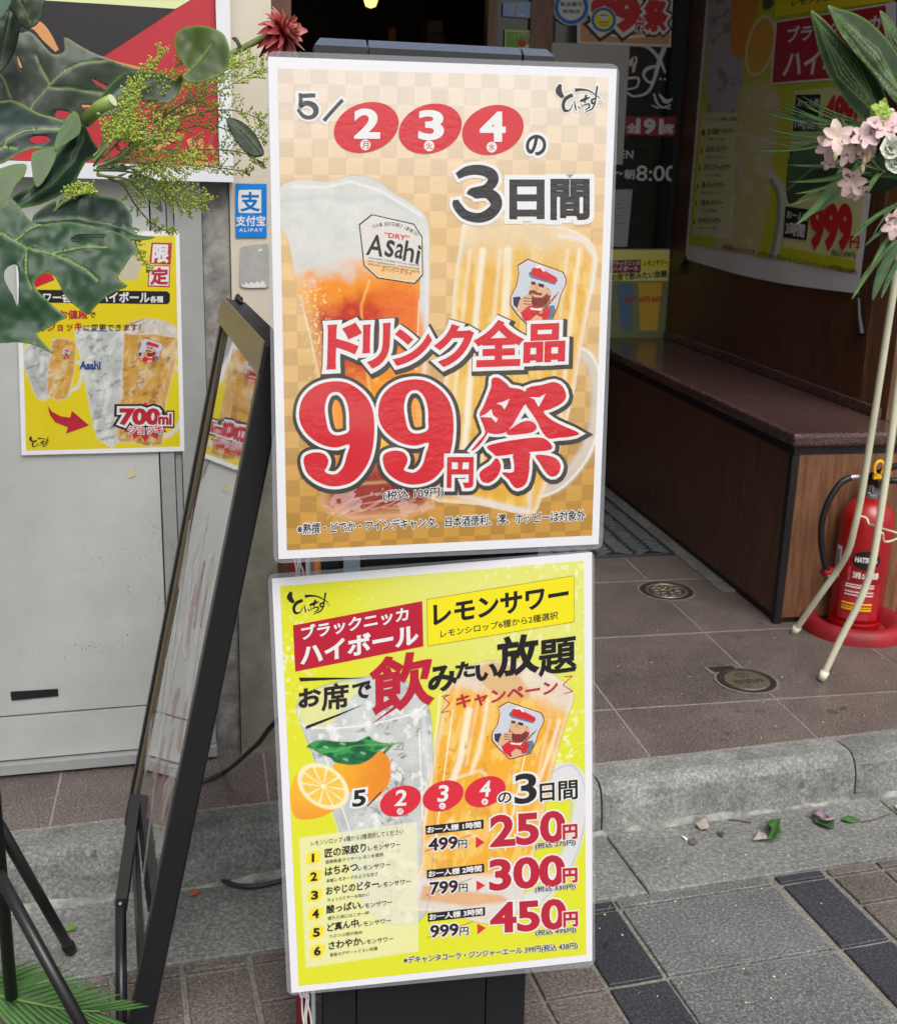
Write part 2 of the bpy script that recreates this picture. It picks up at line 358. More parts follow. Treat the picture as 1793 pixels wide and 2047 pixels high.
class Print:
    """collects ink of many colours on one sheet; one mesh per colour"""
    def __init__(s, frame, parent, matfn, base=0.0006, name='lettering'):
        s.f = frame; s.p = parent; s.m = matfn; s.inks = {}; s.k = 0; s.base = base; s.name = name
    def _put(s, X, Y, Z, fc, ink, layer):
        a, b = s.f.loc(X, Y); s.k += 1
        zz = s.base + layer * 0.00016 + (s.k % 17) * 0.000002
        zr = np.ptp(Z); z = zz + (Z - Z.min()) / zr * 0.00004 if zr > 1e-9 else np.full(len(a), zz)
        V, Fc = s.inks.setdefault(ink, ([], [])); n = len(V); V += list(zip(a, b, z)); Fc += [tuple(i + n for i in f) for f in fc]
    def text(s, st, BL, BR, TL, ink, layer=3, bold=0.0, halos=(), res=None, space=1.0):
        """glyph box mapped on the photo quad; halos: (ink, width in em)"""
        hp_ = math.dist(TL, BL); res = res or (6 if hp_ > 30 else (3 if hp_ > 14 else 2)); base, _ = glyph(st, 0.0, res, space); x0, y0 = base[:, 0].min(), base[:, 1].min(); x1, y1 = base[:, 0].max(), base[:, 1].max()
        BL, BR, TL = np.array(BL, float), np.array(BR, float), np.array(TL, float)
        hpx = np.linalg.norm(TL - BL); em = hpx / (y1 - y0)
        for i, (hk, wd) in enumerate([(h[0], h[1]) for h in halos] + [(ink, 0)]):
            co, fc = glyph(st, bold + wd, res, space)
            sh = halos[i][2] if i < len(halos) and len(halos[i]) > 2 else (0, 0)
            U = (co[:, 0] - x0) / (x1 - x0); Vv = (co[:, 1] - y0) / (y1 - y0)
            X = BL[0] + U * (BR - BL)[0] + Vv * (TL - BL)[0] + sh[0]; Y = BL[1] + U * (BR - BL)[1] + Vv * (TL - BL)[1] + sh[1]
            s._put(X, Y, co[:, 2], fc, hk, layer + (i - len(halos)) if wd else layer)
    def box(s, st, x0, y0, x1, y1, ink, **k):
        """text in an upright pixel box"""
        s.text(st, (x0, y1), (x1, y1), (x0, y0), ink, **k)
    def shape(s, loops, ink, layer=3, halos=(), r=0.0):
        for i, h in enumerate(list(halos) + [(ink, r)]):
            co, fc = outline(loops, h[1]); last = i == len(halos)
            sh = h[2] if len(h) > 2 else (0, 0)
            s._put(co[:, 0] + sh[0], co[:, 1] + sh[1], co[:, 2], fc, h[0], layer if last else layer + i - len(halos))
    def poly(s, pts, ink, layer=3):
        s._put(np.array([p[0] for p in pts], float), np.array([p[1] for p in pts], float), np.zeros(len(pts)), [tuple(range(len(pts)))], ink, layer)
    def ellipse(s, cx, cy, rx, ry, ink, ang=0.0, layer=2, n=40):
        ca, sa = math.cos(ang), math.sin(ang)
        s.poly([(cx + rx * math.cos(t) * ca - ry * math.sin(t) * sa, cy + rx * math.cos(t) * sa + ry * math.sin(t) * ca) for t in [2 * math.pi * k / n for k in range(n)]], ink, layer)
    def stroke(s, pts, ink, layer=3, grow=0.0, n=5):
        """brush stroke: (x, y, width) points"""
        P = smoothpath(pts, n) if len(pts) > 2 else [np.array(p, float) for p in pts]
        X, Y = [], []
        for i, p in enumerate(P):
            t = (P[min(i + 1, len(P) - 1)] - P[max(i - 1, 0)])[:2]; t = t / (np.linalg.norm(t) + 1e-9); wd = p[2] / 2 + grow
            q = p[:2] + (t * grow if i == len(P) - 1 else (-t * grow if i == 0 else 0))
            X += [q[0] - t[1] * wd, q[0] + t[1] * wd]; Y += [q[1] + t[0] * wd, q[1] - t[0] * wd]
        s._put(np.array(X), np.array(Y), np.zeros(len(X)), [(2 * i, 2 * i + 1, 2 * i + 3, 2 * i + 2) for i in range(len(P) - 1)], ink, layer)
    def build(s, world=False):
        for ink, (V, Fc) in s.inks.items():
            if world:
                V = np.array(V); V = s.f.o + V[:, :1] * s.f.u + V[:, 1:2] * s.f.v + V[:, 2:3] * s.f.n
            make(s.name, V, Fc, s.m(ink), s.p, world=world, kind='stuff')

LOGO = [[(1165, 392, 26), (1150, 455, 58), (1190, 512, 30)], [(1275, 488, 34), (1215, 520, 34), (1190, 575, 30), (1205, 628, 28), (1250, 622, 12), (1278, 566, 6)],
        [(1290, 540, 8), (1300, 595, 14), (1305, 630, 8)], [(1322, 588, 6), (1345, 612, 12)], [(1352, 568, 6), (1362, 600, 10)],
        [(1342, 545, 22), (1385, 528, 26), (1432, 508, 10)], [(1400, 486, 22), (1386, 520, 18), (1384, 562, 14)], [(1368, 584, 10), (1418, 568, 14), (1424, 598, 14), (1384, 624, 6)],
        [(1296, 446, 34), (1350, 440, 22), (1420, 450, 14), (1480, 488, 10), (1524, 522, 6)], [(1497, 408, 18), (1487, 470, 16), (1478, 560, 12)],
        [(1478, 520, 18), (1446, 534, 18), (1452, 566, 16), (1480, 552, 12)], [(1478, 560, 14), (1450, 612, 14), (1410, 632, 10), (1380, 650, 5)],
        [(1512, 540, 9), (1513, 549, 9)], [(1530, 540, 9), (1531, 549, 9)]]
def logo(pr, x0, y0, x1, y1, ink, halo=None, layer=3, skew=0.0, hw=3.0):
    fx, fy = (x1 - x0) / 400.0, (y1 - y0) / 270.0
    for st in LOGO:
        q = [(x0 + (x - 1130) * fx, y0 + (y - 380) * fy + (x - 1130) * fx * skew, wd_ * (fx + fy) / 2) for x, y, wd_ in st]
        if halo: pr.stroke(q, halo, layer - 1, hw)
        pr.stroke(q, ink, layer)

EMB = dict(shield=[(870, 433), (780, 490), (790, 560), (770, 670), (715, 775), (715, 850), (780, 940), (890, 1055), (1090, 990), (1140, 870), (1170, 760), (1215, 665), (1220, 610), (1190, 550)])
def emblem(pr, fn, layer=2, sc=1.0):
    """shield with a bearded man in a red cap, as printed on the glasses; fn maps its 500 x 620 drawing to the photo"""
    g = lambda pts: [fn(x, y) for x, y in pts]
    pr.poly(g(EMB['shield']), 'darkred', layer)
    c = np.mean(np.array(EMB['shield']), 0); pr.poly(g([(c[0] + (x - c[0]) * .965, c[1] + (y - c[1]) * .965) for x, y in EMB['shield']]), 'palepink', layer + .3)
    pr.poly(g([(c[0] + (x - c[0]) * .92, c[1] + (y - c[1]) * .92) for x, y in EMB['shield']]), 'paleblue', layer + .6)
    P = lambda pts, ink, l: pr.poly(g(pts), ink, layer + l)
    P([(740, 780), (800, 770), (830, 840), (790, 890), (745, 850)], 'navy', .8)
    P([(1000, 860), (1110, 850), (1120, 900), (1080, 985), (960, 1000)], 'steel', .8)
    P([(800, 900), (890, 850), (1050, 860), (1080, 900), (1040, 985), (895, 1030), (830, 975)], 'red', .9)
    P([(880, 740), (905, 660), (1060, 700), (1080, 760), (1060, 830), (1000, 870), (920, 860), (885, 800)], 'rust', 1.0)
    P([(900, 640), (1050, 690), (1050, 740), (1000, 780), (935, 780), (895, 745), (885, 700)], 'skin', 1.1)
    P([(885, 720), (930, 712), (960, 735), (1005, 742), (990, 765), (930, 752), (885, 742)], 'rust', 1.2)
    P([(900, 636), (942, 640), (940, 668), (905, 664)], 'brown', 1.35); P([(968, 650), (1020, 664), (1014, 692), (970, 682)], 'brown', 1.35); P([(945, 660), (962, 662), (966, 716), (938, 712)], 'tan', 1.35)
    P([(1050, 712), (1082, 712), (1078, 760), (1052, 760)], 'skin', 1.2)
    P([(888, 548), (920, 550), (1128, 640), (1114, 668), (902, 604), (880, 578)], 'steel', 1.25)
    P([(910, 520), (960, 505), (1060, 560), (1130, 600), (1140, 635), (1110, 650), (920, 590), (900, 560)], 'red', 1.3)
    P([(935, 505), (965, 488), (1005, 500), (1025, 550), (1005, 545), (985, 515), (950, 520)], 'white', 1.4)
    P([(770, 900), (800, 800), (870, 750), (910, 765), (905, 840), (860, 870), (810, 915)], 'skin', 1.3)
    for a in (790, 815, 842): pr.stroke([fn(835, a - 5) + (2.2 * sc,), fn(905, a) + (1.2 * sc,)], 'rust', layer + 1.5)
    P([(890, 870), (960, 880), (1020, 870), (1000, 900), (900, 890)], 'white', 1.3)
    for k in range(5): pr.stroke([fn(920 + k * 28, 790 + (k % 2) * 12) + (3 * sc,), fn(925 + k * 26, 855) + (1.5 * sc,)], 'darkred', layer + 1.4)
    for k in range(6):
        x, y = 970 + k * 24, 930 - k * 28; P([(x, y), (x + 34, y - 8), (x + 40, y - 34), (x + 10, y - 26)], 'tan', 1.5)
    pr.stroke([fn(950, 960) + (4 * sc,), fn(1110, 780) + (2 * sc,), fn(1150, 730) + (1 * sc,)], 'rust', layer + 1.6)
    P([(900, 980), (950, 935), (1000, 960), (1005, 1000), (910, 1025)], 'skin', 1.6)
INK = dict(black=(30, 28, 32), white=(238, 238, 238), red=(214, 36, 48), crimson=(190, 30, 56), brightred=(222, 40, 62), grey=(70, 66, 62), darkred=(96, 30, 34), palepink=(236, 212, 200), paleblue=(205, 212, 224),
           navy=(50, 55, 85), steel=(95, 125, 150), rust=(140, 55, 48), skin=(225, 180, 140), brown=(70, 40, 32), tan=(214, 160, 110), yellow=(246, 232, 30), palelemon=(238, 236, 130), orange=(240, 150, 40),
           lemon=(250, 238, 60), blue=(22, 120, 200), asahi=(40, 80, 140), peach=(226, 160, 100), dark=(40, 38, 40), gold=(225, 180, 60), palegreen=(235, 240, 180), redtext=(214, 40, 52), brownred=(150, 50, 50))
def inkfn(kind):
    def f(i):
        c = tuple(v * .80 for v in rgb(*INK[i]))
        if kind == 'wrinkle': return film('ink_wrinkled_' + i, True, c)
        if kind == 'flat': return film('ink_film_' + i, True, c, coat=0.9, strength=0.0003, sc=30)
        return mat('ink_' + i, c, 0.5, 0.0)
    return f

# ================================================================ THE SETTING
e1 = np.array([.9969, .0788]); e2 = np.array([.0788, -.9969]); O2 = np.array([.690, 1.762])
def st(s, t): p = O2 + s * e1 + t * e2; return (p[0], p[1])
ZF = 0.10                                      # shop floor above the pavement
M_joint = speck('pavement_joint_mortar', [rgb(92, 90, 84), rgb(120, 117, 110), rgb(146, 142, 134)], 160, 0.9, 0.0008)
M_grey = speck('grey_granite_slab', [rgb(66, 69, 70), rgb(94, 97, 97), rgb(142, 144, 142)], 190, 0.62, 0.0005, 0.28)
M_dark = speck('charcoal_granite_slab', [rgb(34, 35, 41), rgb(50, 51, 58), rgb(84, 85, 91)], 210, 0.6, 0.0005, 0.25)
M_brown = speck('brown_granite_paver', [rgb(70, 63, 60), rgb(98, 90, 85), rgb(140, 130, 122)], 190, 0.66, 0.0006, 0.35)
M_conc = speck('gutter_concrete', [rgb(92, 94, 91), rgb(116, 117, 114), rgb(150, 150, 146)], 120, 0.8, 0.0007, 0.32, 4.0)
M_kerb = speck('weathered_kerb_stone', [rgb(98, 102, 98), rgb(124, 127, 123), rgb(156, 158, 153)], 150, 0.75, 0.0010, 0.42, 9.0)
M_tile = speck('reddish_brown_floor_tile', [rgb(62, 54, 51), rgb(97, 87, 82), rgb(154, 144, 137)], 230, 0.42, 0.0003, 0.3, 5.0)
M_grout = speck('pale_grout', [rgb(112, 104, 102), rgb(132, 124, 121), rgb(150, 142, 139)], 200, 0.9, 0.0005)

g = MB(); g.add([(-30, -1.6, -.006), (30, -1.6, -.006), (30, 30, -.006), (-30, 30, -.006)], [(0, 1, 2, 3)])
pavement = g.build('pavement', M_joint, kind='structure')
MB().add([(-60, -10.5, -.10), (60, -10.5, -.10), (60, -1.6, -.10), (-60, -1.6, -.10), (-60, -1.6, -.006), (60, -1.6, -.006)], [(0, 1, 2, 3), (3, 2, 5, 4)]).build('unseen_road', mat('asphalt', rgb(58, 58, 60), .85, .2, 60), kind='structure')  # unseen road, added as the dark band mirrored in the poster film
MB().add([(-90, -160, 0), (90, -160, 0), (90, -10.5, 0), (-90, -10.5, 0), (-90, -10.5, -.1), (90, -10.5, -.1)], [(0, 1, 2, 3), (3, 2, 5, 4)]).build('unseen_far_pavement', mat('pale_far_paving', rgb(196, 194, 188), .7, .08, 2), kind='structure')  # unseen pale ground, added as the bright band of the poster glare
J = .0045
def slab(name, s0, s1, t0, t1, m, par, h=0.0, th=.02):
    dz = random.uniform(-.0008, .0008); j = J * random.uniform(.8, 1.2)
    q_ = lambda: random.uniform(-.0011, .0011)
    pts = [st(s0 + j + q_(), t1 - j + q_()), st((s0 + s1) / 2, t1 - j + q_()), st(s1 - j + q_(), t1 - j + q_()), st(s1 - j + q_(), t0 + j + q_()), st((s0 + s1) / 2, t0 + j + q_()), st(s0 + j + q_(), t0 + j + q_())]
    return MB().prism(pts, h - th, h + dz, .0015).build(name, m, par)
# thin border row then slabs, in column bands
def column(s0, s1, m, joints):
    slab('border_paver', s0, s1, .010, .038, m, pavement)
    for a, b in zip(joints[:-1], joints[1:]): slab('paving_slab', s0, s1, a, b, m, pavement)
column(0, .312, M_grey, [.038, .230, .425, .62, .82])
column(-.105, 0, M_dark, [.038, .230, .425, .62, .82])
column(.322, .425, M_dark, [.038, .230, .425, .62, .82])
for k in range(10):
    a = -.105 - .1085 * (k + 1); jj = [.038, .235, .43, .63, .82] if k % 2 == 1 else [.038, .135, .235, .335, .43, .63, .82]
    column(a, a + .1085, M_brown, jj)
for k in range(7):
    a = .430 + .1085 * k; column(a, a + .1085, M_brown, [.038, .128, .30, .47, .64, .82] if k % 2 == 0 else [.038, .22, .39, .56, .73, .82])

# gutter concrete blocks and kerb stones
def yb(x): return 2.000 + .079 * x              # back edge of the kerb
gut = empty('gutter', (0, 1.85, 0)); gut['kind'] = 'structure'
for k in range(-3, 3):
    a = .072 + .62 * k
    MB().prism([st(a + .002, .006), st(a + .618, .006), st(a + .618, -.215), st(a + .002, -.215)], -.02, .001, .002).build('gutter_block', M_conc, gut)
kerb = empty('kerb', (0.45, 2.0, 0)); kerb['kind'] = 'structure'
prof = [(0, -.02), (0, .098), (.052, .100), (.066, .097), (.077, .089), (.083, .078), (.088, .05), (.096, -.02)]
_bv = []; _rb = random.Random(8)
for i in range(231):
    x = -2.0 + i * .02; hh = .006 + .006 * _rb.random() + .004 * math.sin(i * .31)
    for dd, zz in ((-.004, -.01), (-.001, hh), (.005, hh * .35), (.008 + .006 * _rb.random(), -.004)): _bv.append((x, yb(x) - .094 - dd, zz))
make('mortar_bead', _bv, [(4 * i + j, 4 * i + j + 1, 4 * i + j + 5, 4 * i + j + 4) for i in range(230) for j in range(3)], mat('pale_mortar_bead', rgb(96, 97, 92), .85, .2, 24, .001, 60, col2=rgb(160, 161, 154)), kerb)
for k in range(-4, 4):
    x0 = .737 + .573 * k + .002; x1 = x0 + .569; n = 14; V = []; Fc = []
    for i in range(n + 1):
        t = i / n; x = x0 + (x1 - x0) * t
        edge = min(t, 1 - t) * .569; rnd = max(0, .012 - edge) * .8
        for (o, z) in prof:
            jit = .0022 * math.sin(37 * x + 11 * z * 10) * math.sin(91 * x + o * 60)
            oo = o - (rnd if o > .05 else 0) + (jit if o > .05 else 0); zz = z - (rnd * .7 if z > .07 else 0) + (jit * .5 if z > .03 else 0)
            V.append((x + oo * .079, yb(x) - oo, zz))
    m_ = len(prof)
    for i in range(n):
        for j in range(m_ - 1): Fc.append((i * m_ + j, i * m_ + j + 1, (i + 1) * m_ + j + 1, (i + 1) * m_ + j))
    Fc += [tuple(range(m_)), tuple(n * m_ + j for j in range(m_ - 1, -1, -1))]
    make('kerb_stone', V, Fc, M_kerb, kerb, smooth=False)

# shop floor: grout bed with one tile per cell
def clip(poly, a, b, c):
    """keep a*x+b*y<=c"""
    out = []
    for i in range(len(poly)):
        p, q = poly[i - 1], poly[i]; dp, dq = a * p[0] + b * p[1] - c, a * q[0] + b * q[1] - c
        if (dp <= 0) != (dq <= 0): t = dp / (dp - dq); out.append((p[0] + (q[0] - p[0]) * t, p[1] + (q[1] - p[1]) * t))
        if dq <= 0: out.append(q)
    return out
floor = MB().prism([(-2.4, yb(-2.4)), (2.6, yb(2.6)), (2.6, 7.6), (-2.4, 7.6)], -.02, ZF - .0010).build('shop_floor', M_grout, kind='structure')
for i in range(-9, 6):
    for j in range(-1, 6):
        x0, x1, y0, y1 = 1.267 + .39 * (i - 1), 1.267 + .39 * i, 2.300 + .41 * (j - 1), 2.300 + .41 * j
        if j > 1 and x1 < .1: continue
        pg = [(x0 + .002, y0 + .002), (x1 - .002, y0 + .002), (x1 - .002, y1 - .002), (x0 + .002, y1 - .002)]
        pg = clip(pg, .079, -1, -2.004)
        if len(pg) < 3: continue
        MB().prism(pg, ZF - .012, ZF + random.uniform(-.0003, .0003), .001).build('floor_tile', M_tile, floor)
# fan-out pavement beyond is the plain mortar sheet

# ---------------------------------------------------------------- shop shell
M_wood = mat('dark_red_brown_wood', rgb(74, 45, 30), .42, .22, 9, .0002, 80, stretch=(9, 9, 0.8), col2=rgb(98, 63, 43))
M_wood2 = mat('mid_brown_wood', rgb(104, 68, 46), .42, .2, 9, .0002, 80, stretch=(9, 9, 0.8), col2=rgb(132, 92, 64))
M_black = mat('black_trim', rgb(18, 17, 18), .5, .1, 30)
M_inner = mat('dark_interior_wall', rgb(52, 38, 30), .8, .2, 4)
M_beige = mat('beige_painted_panel', rgb(203, 194, 176), .5, .05, 6, .0002, 30, dirt=.08)
M_stone = mat('mottled_grey_pillar', rgb(120, 116, 112), .8, .25, 22, .0025, 40, dirt=.35, col2=rgb(170, 166, 162))
M_olive = mat('stained_concrete_pillar', rgb(128, 126, 112), .8, .15, 12, .0008, 60, dirt=.4, col2=rgb(158, 154, 140))
def dy(x): return 2.212 + .05 * x               # plane of the shuttered door
xr = 1.818
shell = empty('shop_building', (.2, 2.25, ZF), 'dark recessed shop entrance clad in brown wood behind the menu stand', 'shop')
MB().box((.118, 2.225, ZF - .02), (.165, 4.52, 2.9)).build('side_wall', M_wood, shell)
MB().box((xr + .004, 3.02, .60), (xr + .10, 4.52, 2.9)).build('side_wall', M_wood, shell)
for k, (a, b) in enumerate([(3.02, 3.62), (3.624, 4.20), (4.204, 4.51)]): MB().box((xr - .004, a, .64), (xr + .003, b, 2.9)).build('wood_panel', M_wood, shell)
MB().box((xr + .010, 2.90, ZF), (2.30, 3.018, 2.9)).build('corner_post', M_wood2, shell)
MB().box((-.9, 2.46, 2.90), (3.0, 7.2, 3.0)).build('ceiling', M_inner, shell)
MB().box((-2.2, 2.245, 1.98), (.165, 2.45, 3.6)).build('upper_wall', M_beige, shell)
MB().box((.165, 2.245, 2.74), (3.0, 2.45, 3.6)).build('lintel', M_beige, shell)
# dim room behind the glass front
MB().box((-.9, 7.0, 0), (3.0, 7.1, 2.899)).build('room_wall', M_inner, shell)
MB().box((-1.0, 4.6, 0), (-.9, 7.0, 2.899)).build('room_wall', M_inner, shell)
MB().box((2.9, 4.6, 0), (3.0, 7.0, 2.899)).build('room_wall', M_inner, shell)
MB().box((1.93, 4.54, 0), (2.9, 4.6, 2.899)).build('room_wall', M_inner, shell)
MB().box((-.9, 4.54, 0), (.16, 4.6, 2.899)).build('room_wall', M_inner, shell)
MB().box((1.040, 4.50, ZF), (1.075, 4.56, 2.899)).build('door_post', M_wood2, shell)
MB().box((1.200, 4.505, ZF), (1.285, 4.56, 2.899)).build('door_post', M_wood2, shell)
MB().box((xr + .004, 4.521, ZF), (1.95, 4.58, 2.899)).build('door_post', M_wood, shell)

# left front: pillar strips beside the shuttered door
def vpanel(name, px0, px1, z0, z1, m, par, th=.04, proud=0.0):
    """upright slab on the door plane between two photo columns (at mid height)"""
    a = onpl(px0, 900, (0, dy(0) - proud, 0), (-.05, 1, 0)); b = onpl(px1, 900, (0, dy(0) - proud, 0), (-.05, 1, 0))
    q = MB(); q.hexa((a.x, a.y, z0), (b.x, b.y, z0), (b.x, b.y, z1), (a.x, a.y, z1), (-.002, th, 0)); return q.build(name, m, par)
pil = empty('entrance_pillar', (.06, 2.215, ZF), 'narrow grey mottled and beige pillar between the steel door and the entrance', 'pillar')
vpanel('stone_strip', 417, 468, ZF, 2.0, M_stone, pil, .06)
a = onpl(470, 900, (0, dy(0) - .006, 0), (-.05, 1, 0)); q = MB(); q.hexa((a.x, a.y, .92), (.130, dy(.13) - .006, .92), (.130, dy(.13) - .006, 2.0), (a.x, a.y, 2.0), (0, .07, 0)); q.build('beige_panel', M_beige, pil)
q = MB(); q.hexa((a.x, a.y - .002, ZF), (.130, dy(.13) - .008, ZF), (.130, dy(.13) - .008, .918), (a.x, a.y - .002, .918), (0, .07, 0)); q.build('concrete_base', M_olive, pil)

# steel door, frame, kick plate, sill
M_steel = mat('grey_white_painted_steel', rgb(190, 192, 190), .40, .03, 3, .00008, 20, dirt=.17)
M_alu = mat('aluminium_frame', rgb(166, 168, 167), .4, .05, 14, .0001, 60, dirt=.15, metal=.15)
M_gap = mat('dark_gap', rgb(40, 41, 42), .7, .1, 20)
door = empty('steel_door', (-.4, 2.19, ZF), 'pale grey painted steel door with scuffs, kick plate and aluminium frame', 'door')
def dpt(x, y, proud=0.0): return onpl(x, y, (0, dy(0) - proud, 0), (-.05, 1, 0))
zk, zs = dpt(140, 1421).z, dpt(140, 1508).z
def dbox(x0, x1, z0, z1, proud, th, name, m):
    q = MB(); q.hexa((x0, dy(x0) - proud, z0), (x1, dy(x1) - proud, z0), (x1, dy(x1) - proud, z1), (x0, dy(x0) - proud, z1), (0, th, 0)); return q.build(name, m, door)
xd = dpt(327, 1100).x; xj = dpt(417, 900).x
dbox(-1.5, xd - .002, zk + .002, 1.22, .004, .03, 'door_panel', M_steel)
dbox(-1.5, xd - .002, zs + .002, zk - .002, .0065, .03, 'kick_plate', M_steel)
dbox(-1.5, xj, ZF + .001, 1.26, -.012, .03, 'door_gap', M_gap)
dbox(xd + .001, dpt(352, 1000).x, zs, 1.22, .006, .03, 'door_frame', M_alu)
dbox(dpt(354, 1000).x, dpt(366, 1000).x, zs, 1.22, .001, .03, 'door_frame', M_alu)
dbox(dpt(368, 1000).x, xj - .001, zs, 1.22, .0085, .03, 'door_frame', M_alu)
q = MB(); z0 = ZF + .002
q.hexa((-1.5, dy(-1.5) - .022, zs - .022), (xj, dy(xj) - .022, zs - .022), (xj, dy(xj) - .022, zs - .002), (-1.5, dy(-1.5) - .022, zs - .002), (0, .04, 0)); q.build('door_sill', M_alu, door)
dbox(-1.5, xj, ZF + .001, zs - .023, .004, .03, 'sill_base', M_conc)
# scuffs on the door
M_scuff = mat('black_scuff', rgb(70, 72, 74), .7, .2, 60)
sc_ = MB()
def mark(pts, ww=1.2):
    for (x0, y0), (x1, y1) in zip(pts[:-1], pts[1:]):
        l = math.hypot(x1 - x0, y1 - y0) + 1e-6; nx, ny = -(y1 - y0) / l * ww / 2, (x1 - x0) / l * ww / 2
        k = len(sc_.V); sc_.V += [tuple(dpt(x, y, .0065)) for x, y in ((x0 + nx, y0 + ny), (x1 + nx, y1 + ny), (x1 - nx, y1 - ny), (x0 - nx, y0 - ny))]; sc_.F.append((k, k + 1, k + 2, k + 3))
rs = random.Random(5)
for cx_, cy_, n_, sx, sy in [(185, 1293, 26, 30, 5), (310, 1075, 12, 9, 14), (262, 1195, 16, 10, 28), (318, 1200, 8, 8, 6), (230, 1110, 14, 40, 10), (345, 1100, 9, 6, 30), (40, 1300, 10, 40, 30), (275, 1270, 8, 20, 8), (150, 1135, 10, 16, 8)]:
    for _ in range(n_):
        x = cx_ + rs.gauss(0, sx); y = cy_ + rs.gauss(0, sy)
        if x > 352: continue
        mark([(x, y), (x + rs.uniform(-1.5, 2.5), y + rs.uniform(-1, 4))], rs.uniform(.5, 1.4))
sc_.build('scuff_marks', M_scuff, door, kind='stuff')
q = MB(); M_tape = mat('black_tape', rgb(24, 26, 30), .4, .1, 30)
q.hexa(*[dpt(x, y, .0052) for x, y in ((23, 1401), (117, 1392), (116, 1377), (21, 1383))], (0, -.0006, 0)); tag(q.build('tape_strip', M_tape), 'short black tape strip stuck low on the grey steel door', 'tape')
q = MB(); q.hexa(*[dpt(x, y, .0052) for x, y in ((256, 956), (270, 951), (271, 936), (257, 941))], (0, -.0005, 0)); tag(q.build('masking_tape', mat('aged_masking_tape', rgb(196, 188, 150), .6)), 'tiny yellowed masking tape bit on the grey door under the yellow poster', 'tape')

# sign board above the door
sgn = empty('shop_sign', (-.4, 2.17, 1.22), 'red, charcoal and cream sign board in a white aluminium frame above the steel door', 'sign')
SP = .045
def sgp(x, y): return onpl(x, y, (0, dy(0) - SP, 0), (-.05, 1, 0))
BLs, BRs = sgp(250, 360), sgp(467, 362)
zb = (BLs.z + BRs.z) / 2
def sbox(x0, x1, z0, z1, proud, th, name, m):
    q = MB(); q.hexa((x0, dy(x0) - proud, z0), (x1, dy(x1) - proud, z0), (x1, dy(x1) - proud, z1), (x0, dy(x0) - proud, z1), (0, th, 0)); return q.build(name, m, sgn)
xs = BRs.x; fr = sgp(437, 300); zi = sgp(400, 330).z
M_fr = mat('white_aluminium_sign_frame', rgb(216, 218, 222), .3, .03, 10)
sbox(-1.6, xs, zb, zi - .001, SP, .045, 'frame_rail', M_fr); sbox(fr.x + .001, xs, zi, 1.97, SP, .045, 'frame_rail', M_fr)
sbox(-1.6, fr.x, zi, 1.97, SP - .012, .03, 'sign_face', mat('sign_red_print', rgb(178, 44, 56), .35, .02, 5))
SF = Frame(Vector((fr.x, dy(fr.x) - SP + .0118, 1.3)), (.9988, .05, 0), (0, 0, 1))
P = Print(SF, sgn, inkfn('plain'), .0004)
c1 = lambda x, y: (x * .346, y * .346)
P.poly([c1(-400, -10), c1(1140, -60), c1(1095, 0), c1(1015, 48), c1(600, 20), c1(-400, -40)], 'palegreen', 2)
P.poly([c1(-400, -40), c1(300, 3), c1(1015, 48), c1(600, 320), c1(400, 450), c1(200, 600), c1(-400, 560)], 'dark', 1)
P.poly([c1(-400, 500), c1(100, 640), c1(200, 600), c1(400, 450), c1(300, 700), c1(-300, 900)], 'dark', 1)
for st_ in [[(150, 120, 50), (220, 150, 62), (270, 210, 60), (330, 290, 24)], [(100, 310, 10), (115, 360, 22), (125, 390, 8)], [(650, 350, 8), (720, 375, 22), (830, 395, 10)], [(470, 600, 40), (520, 600, 34), (560, 606, 20)],
            [(900, 870, 20), (960, 820, 40), (1030, 790, 18)], [(1090, 800, 30), (1140, 870, 60), (1165, 800, 20)], [(1060, 900, 14), (1130, 890, 40), (1200, 920, 16)], [(1210, 840, 26), (1240, 880, 22)], [(1080, 930, 16), (1250, 950, 18)], [(1000, 620, 30), (1100, 640, 50), (1110, 600, 20)], [(880, 940, 10), (1000, 935, 16)], [(1230, 940, 20), (1262, 930, 8)]]:
    P.stroke([c1(x, y) + (w_ * .346,) for x, y, w_ in st_], 'peach', 3)
P.build(world=True)

# ================================================================ THE MENU STAND AND ITS TWO POSTERS
F1 = Frame((0.08223, 1.46860, 1.36707), (.41997, .00081, .00478), (-.00284, .04112, .59413))
F2 = Frame((0.07874, 1.46932, 0.73269), (.41583, -.04672, .03614), (-.0153, .0701, .5806))
def sheet(frame, quad, z0, z1, name, m, parent, rc=0.0, rn=6):
    a, b = frame.loc([q[0] for q in quad], [q[1] for q in quad]); C4 = [Vector((x, y)) for x, y in zip(a, b)]; pts = []
    for i in range(4):
        p, q, r = C4[i - 1], C4[i], C4[(i + 1) % 4]
        if rc <= 0: pts.append((q.x, q.y)); continue
        d1, d2 = (p - q).normalized(), (r - q).normalized()
        for k in range(rn + 1):
            t = k / rn; A_, B_ = q + d1 * rc, q + d2 * rc; pt = A_ * (1 - t) ** 2 + q * (2 * t * (1 - t)) + B_ * t * t; pts.append((pt.x, pt.y))
    pts = pts[::-1]
    mb = MB().prism(pts, z0, z1, 0); return mb.build(name, m, parent, world=False)
M_lam = clear('clear_laminate', (.42, .44, .48), .22, .05)
M_paper1 = film('white_paper_under_film', True, rgb(216, 216, 220), sc=60, strength=.0008)
M_paper2 = film('white_paper_flat_film', True, rgb(216, 216, 220), coat=.8, strength=.0003, sc=30)
M_pr1 = film('poster_print_wrinkled', True, attr='Col', sc=75, strength=.0010)
M_pr2 = film('poster_print_flat', True, attr='Col', coat=.8, strength=.0003, sc=30)
T = math.pi * 2

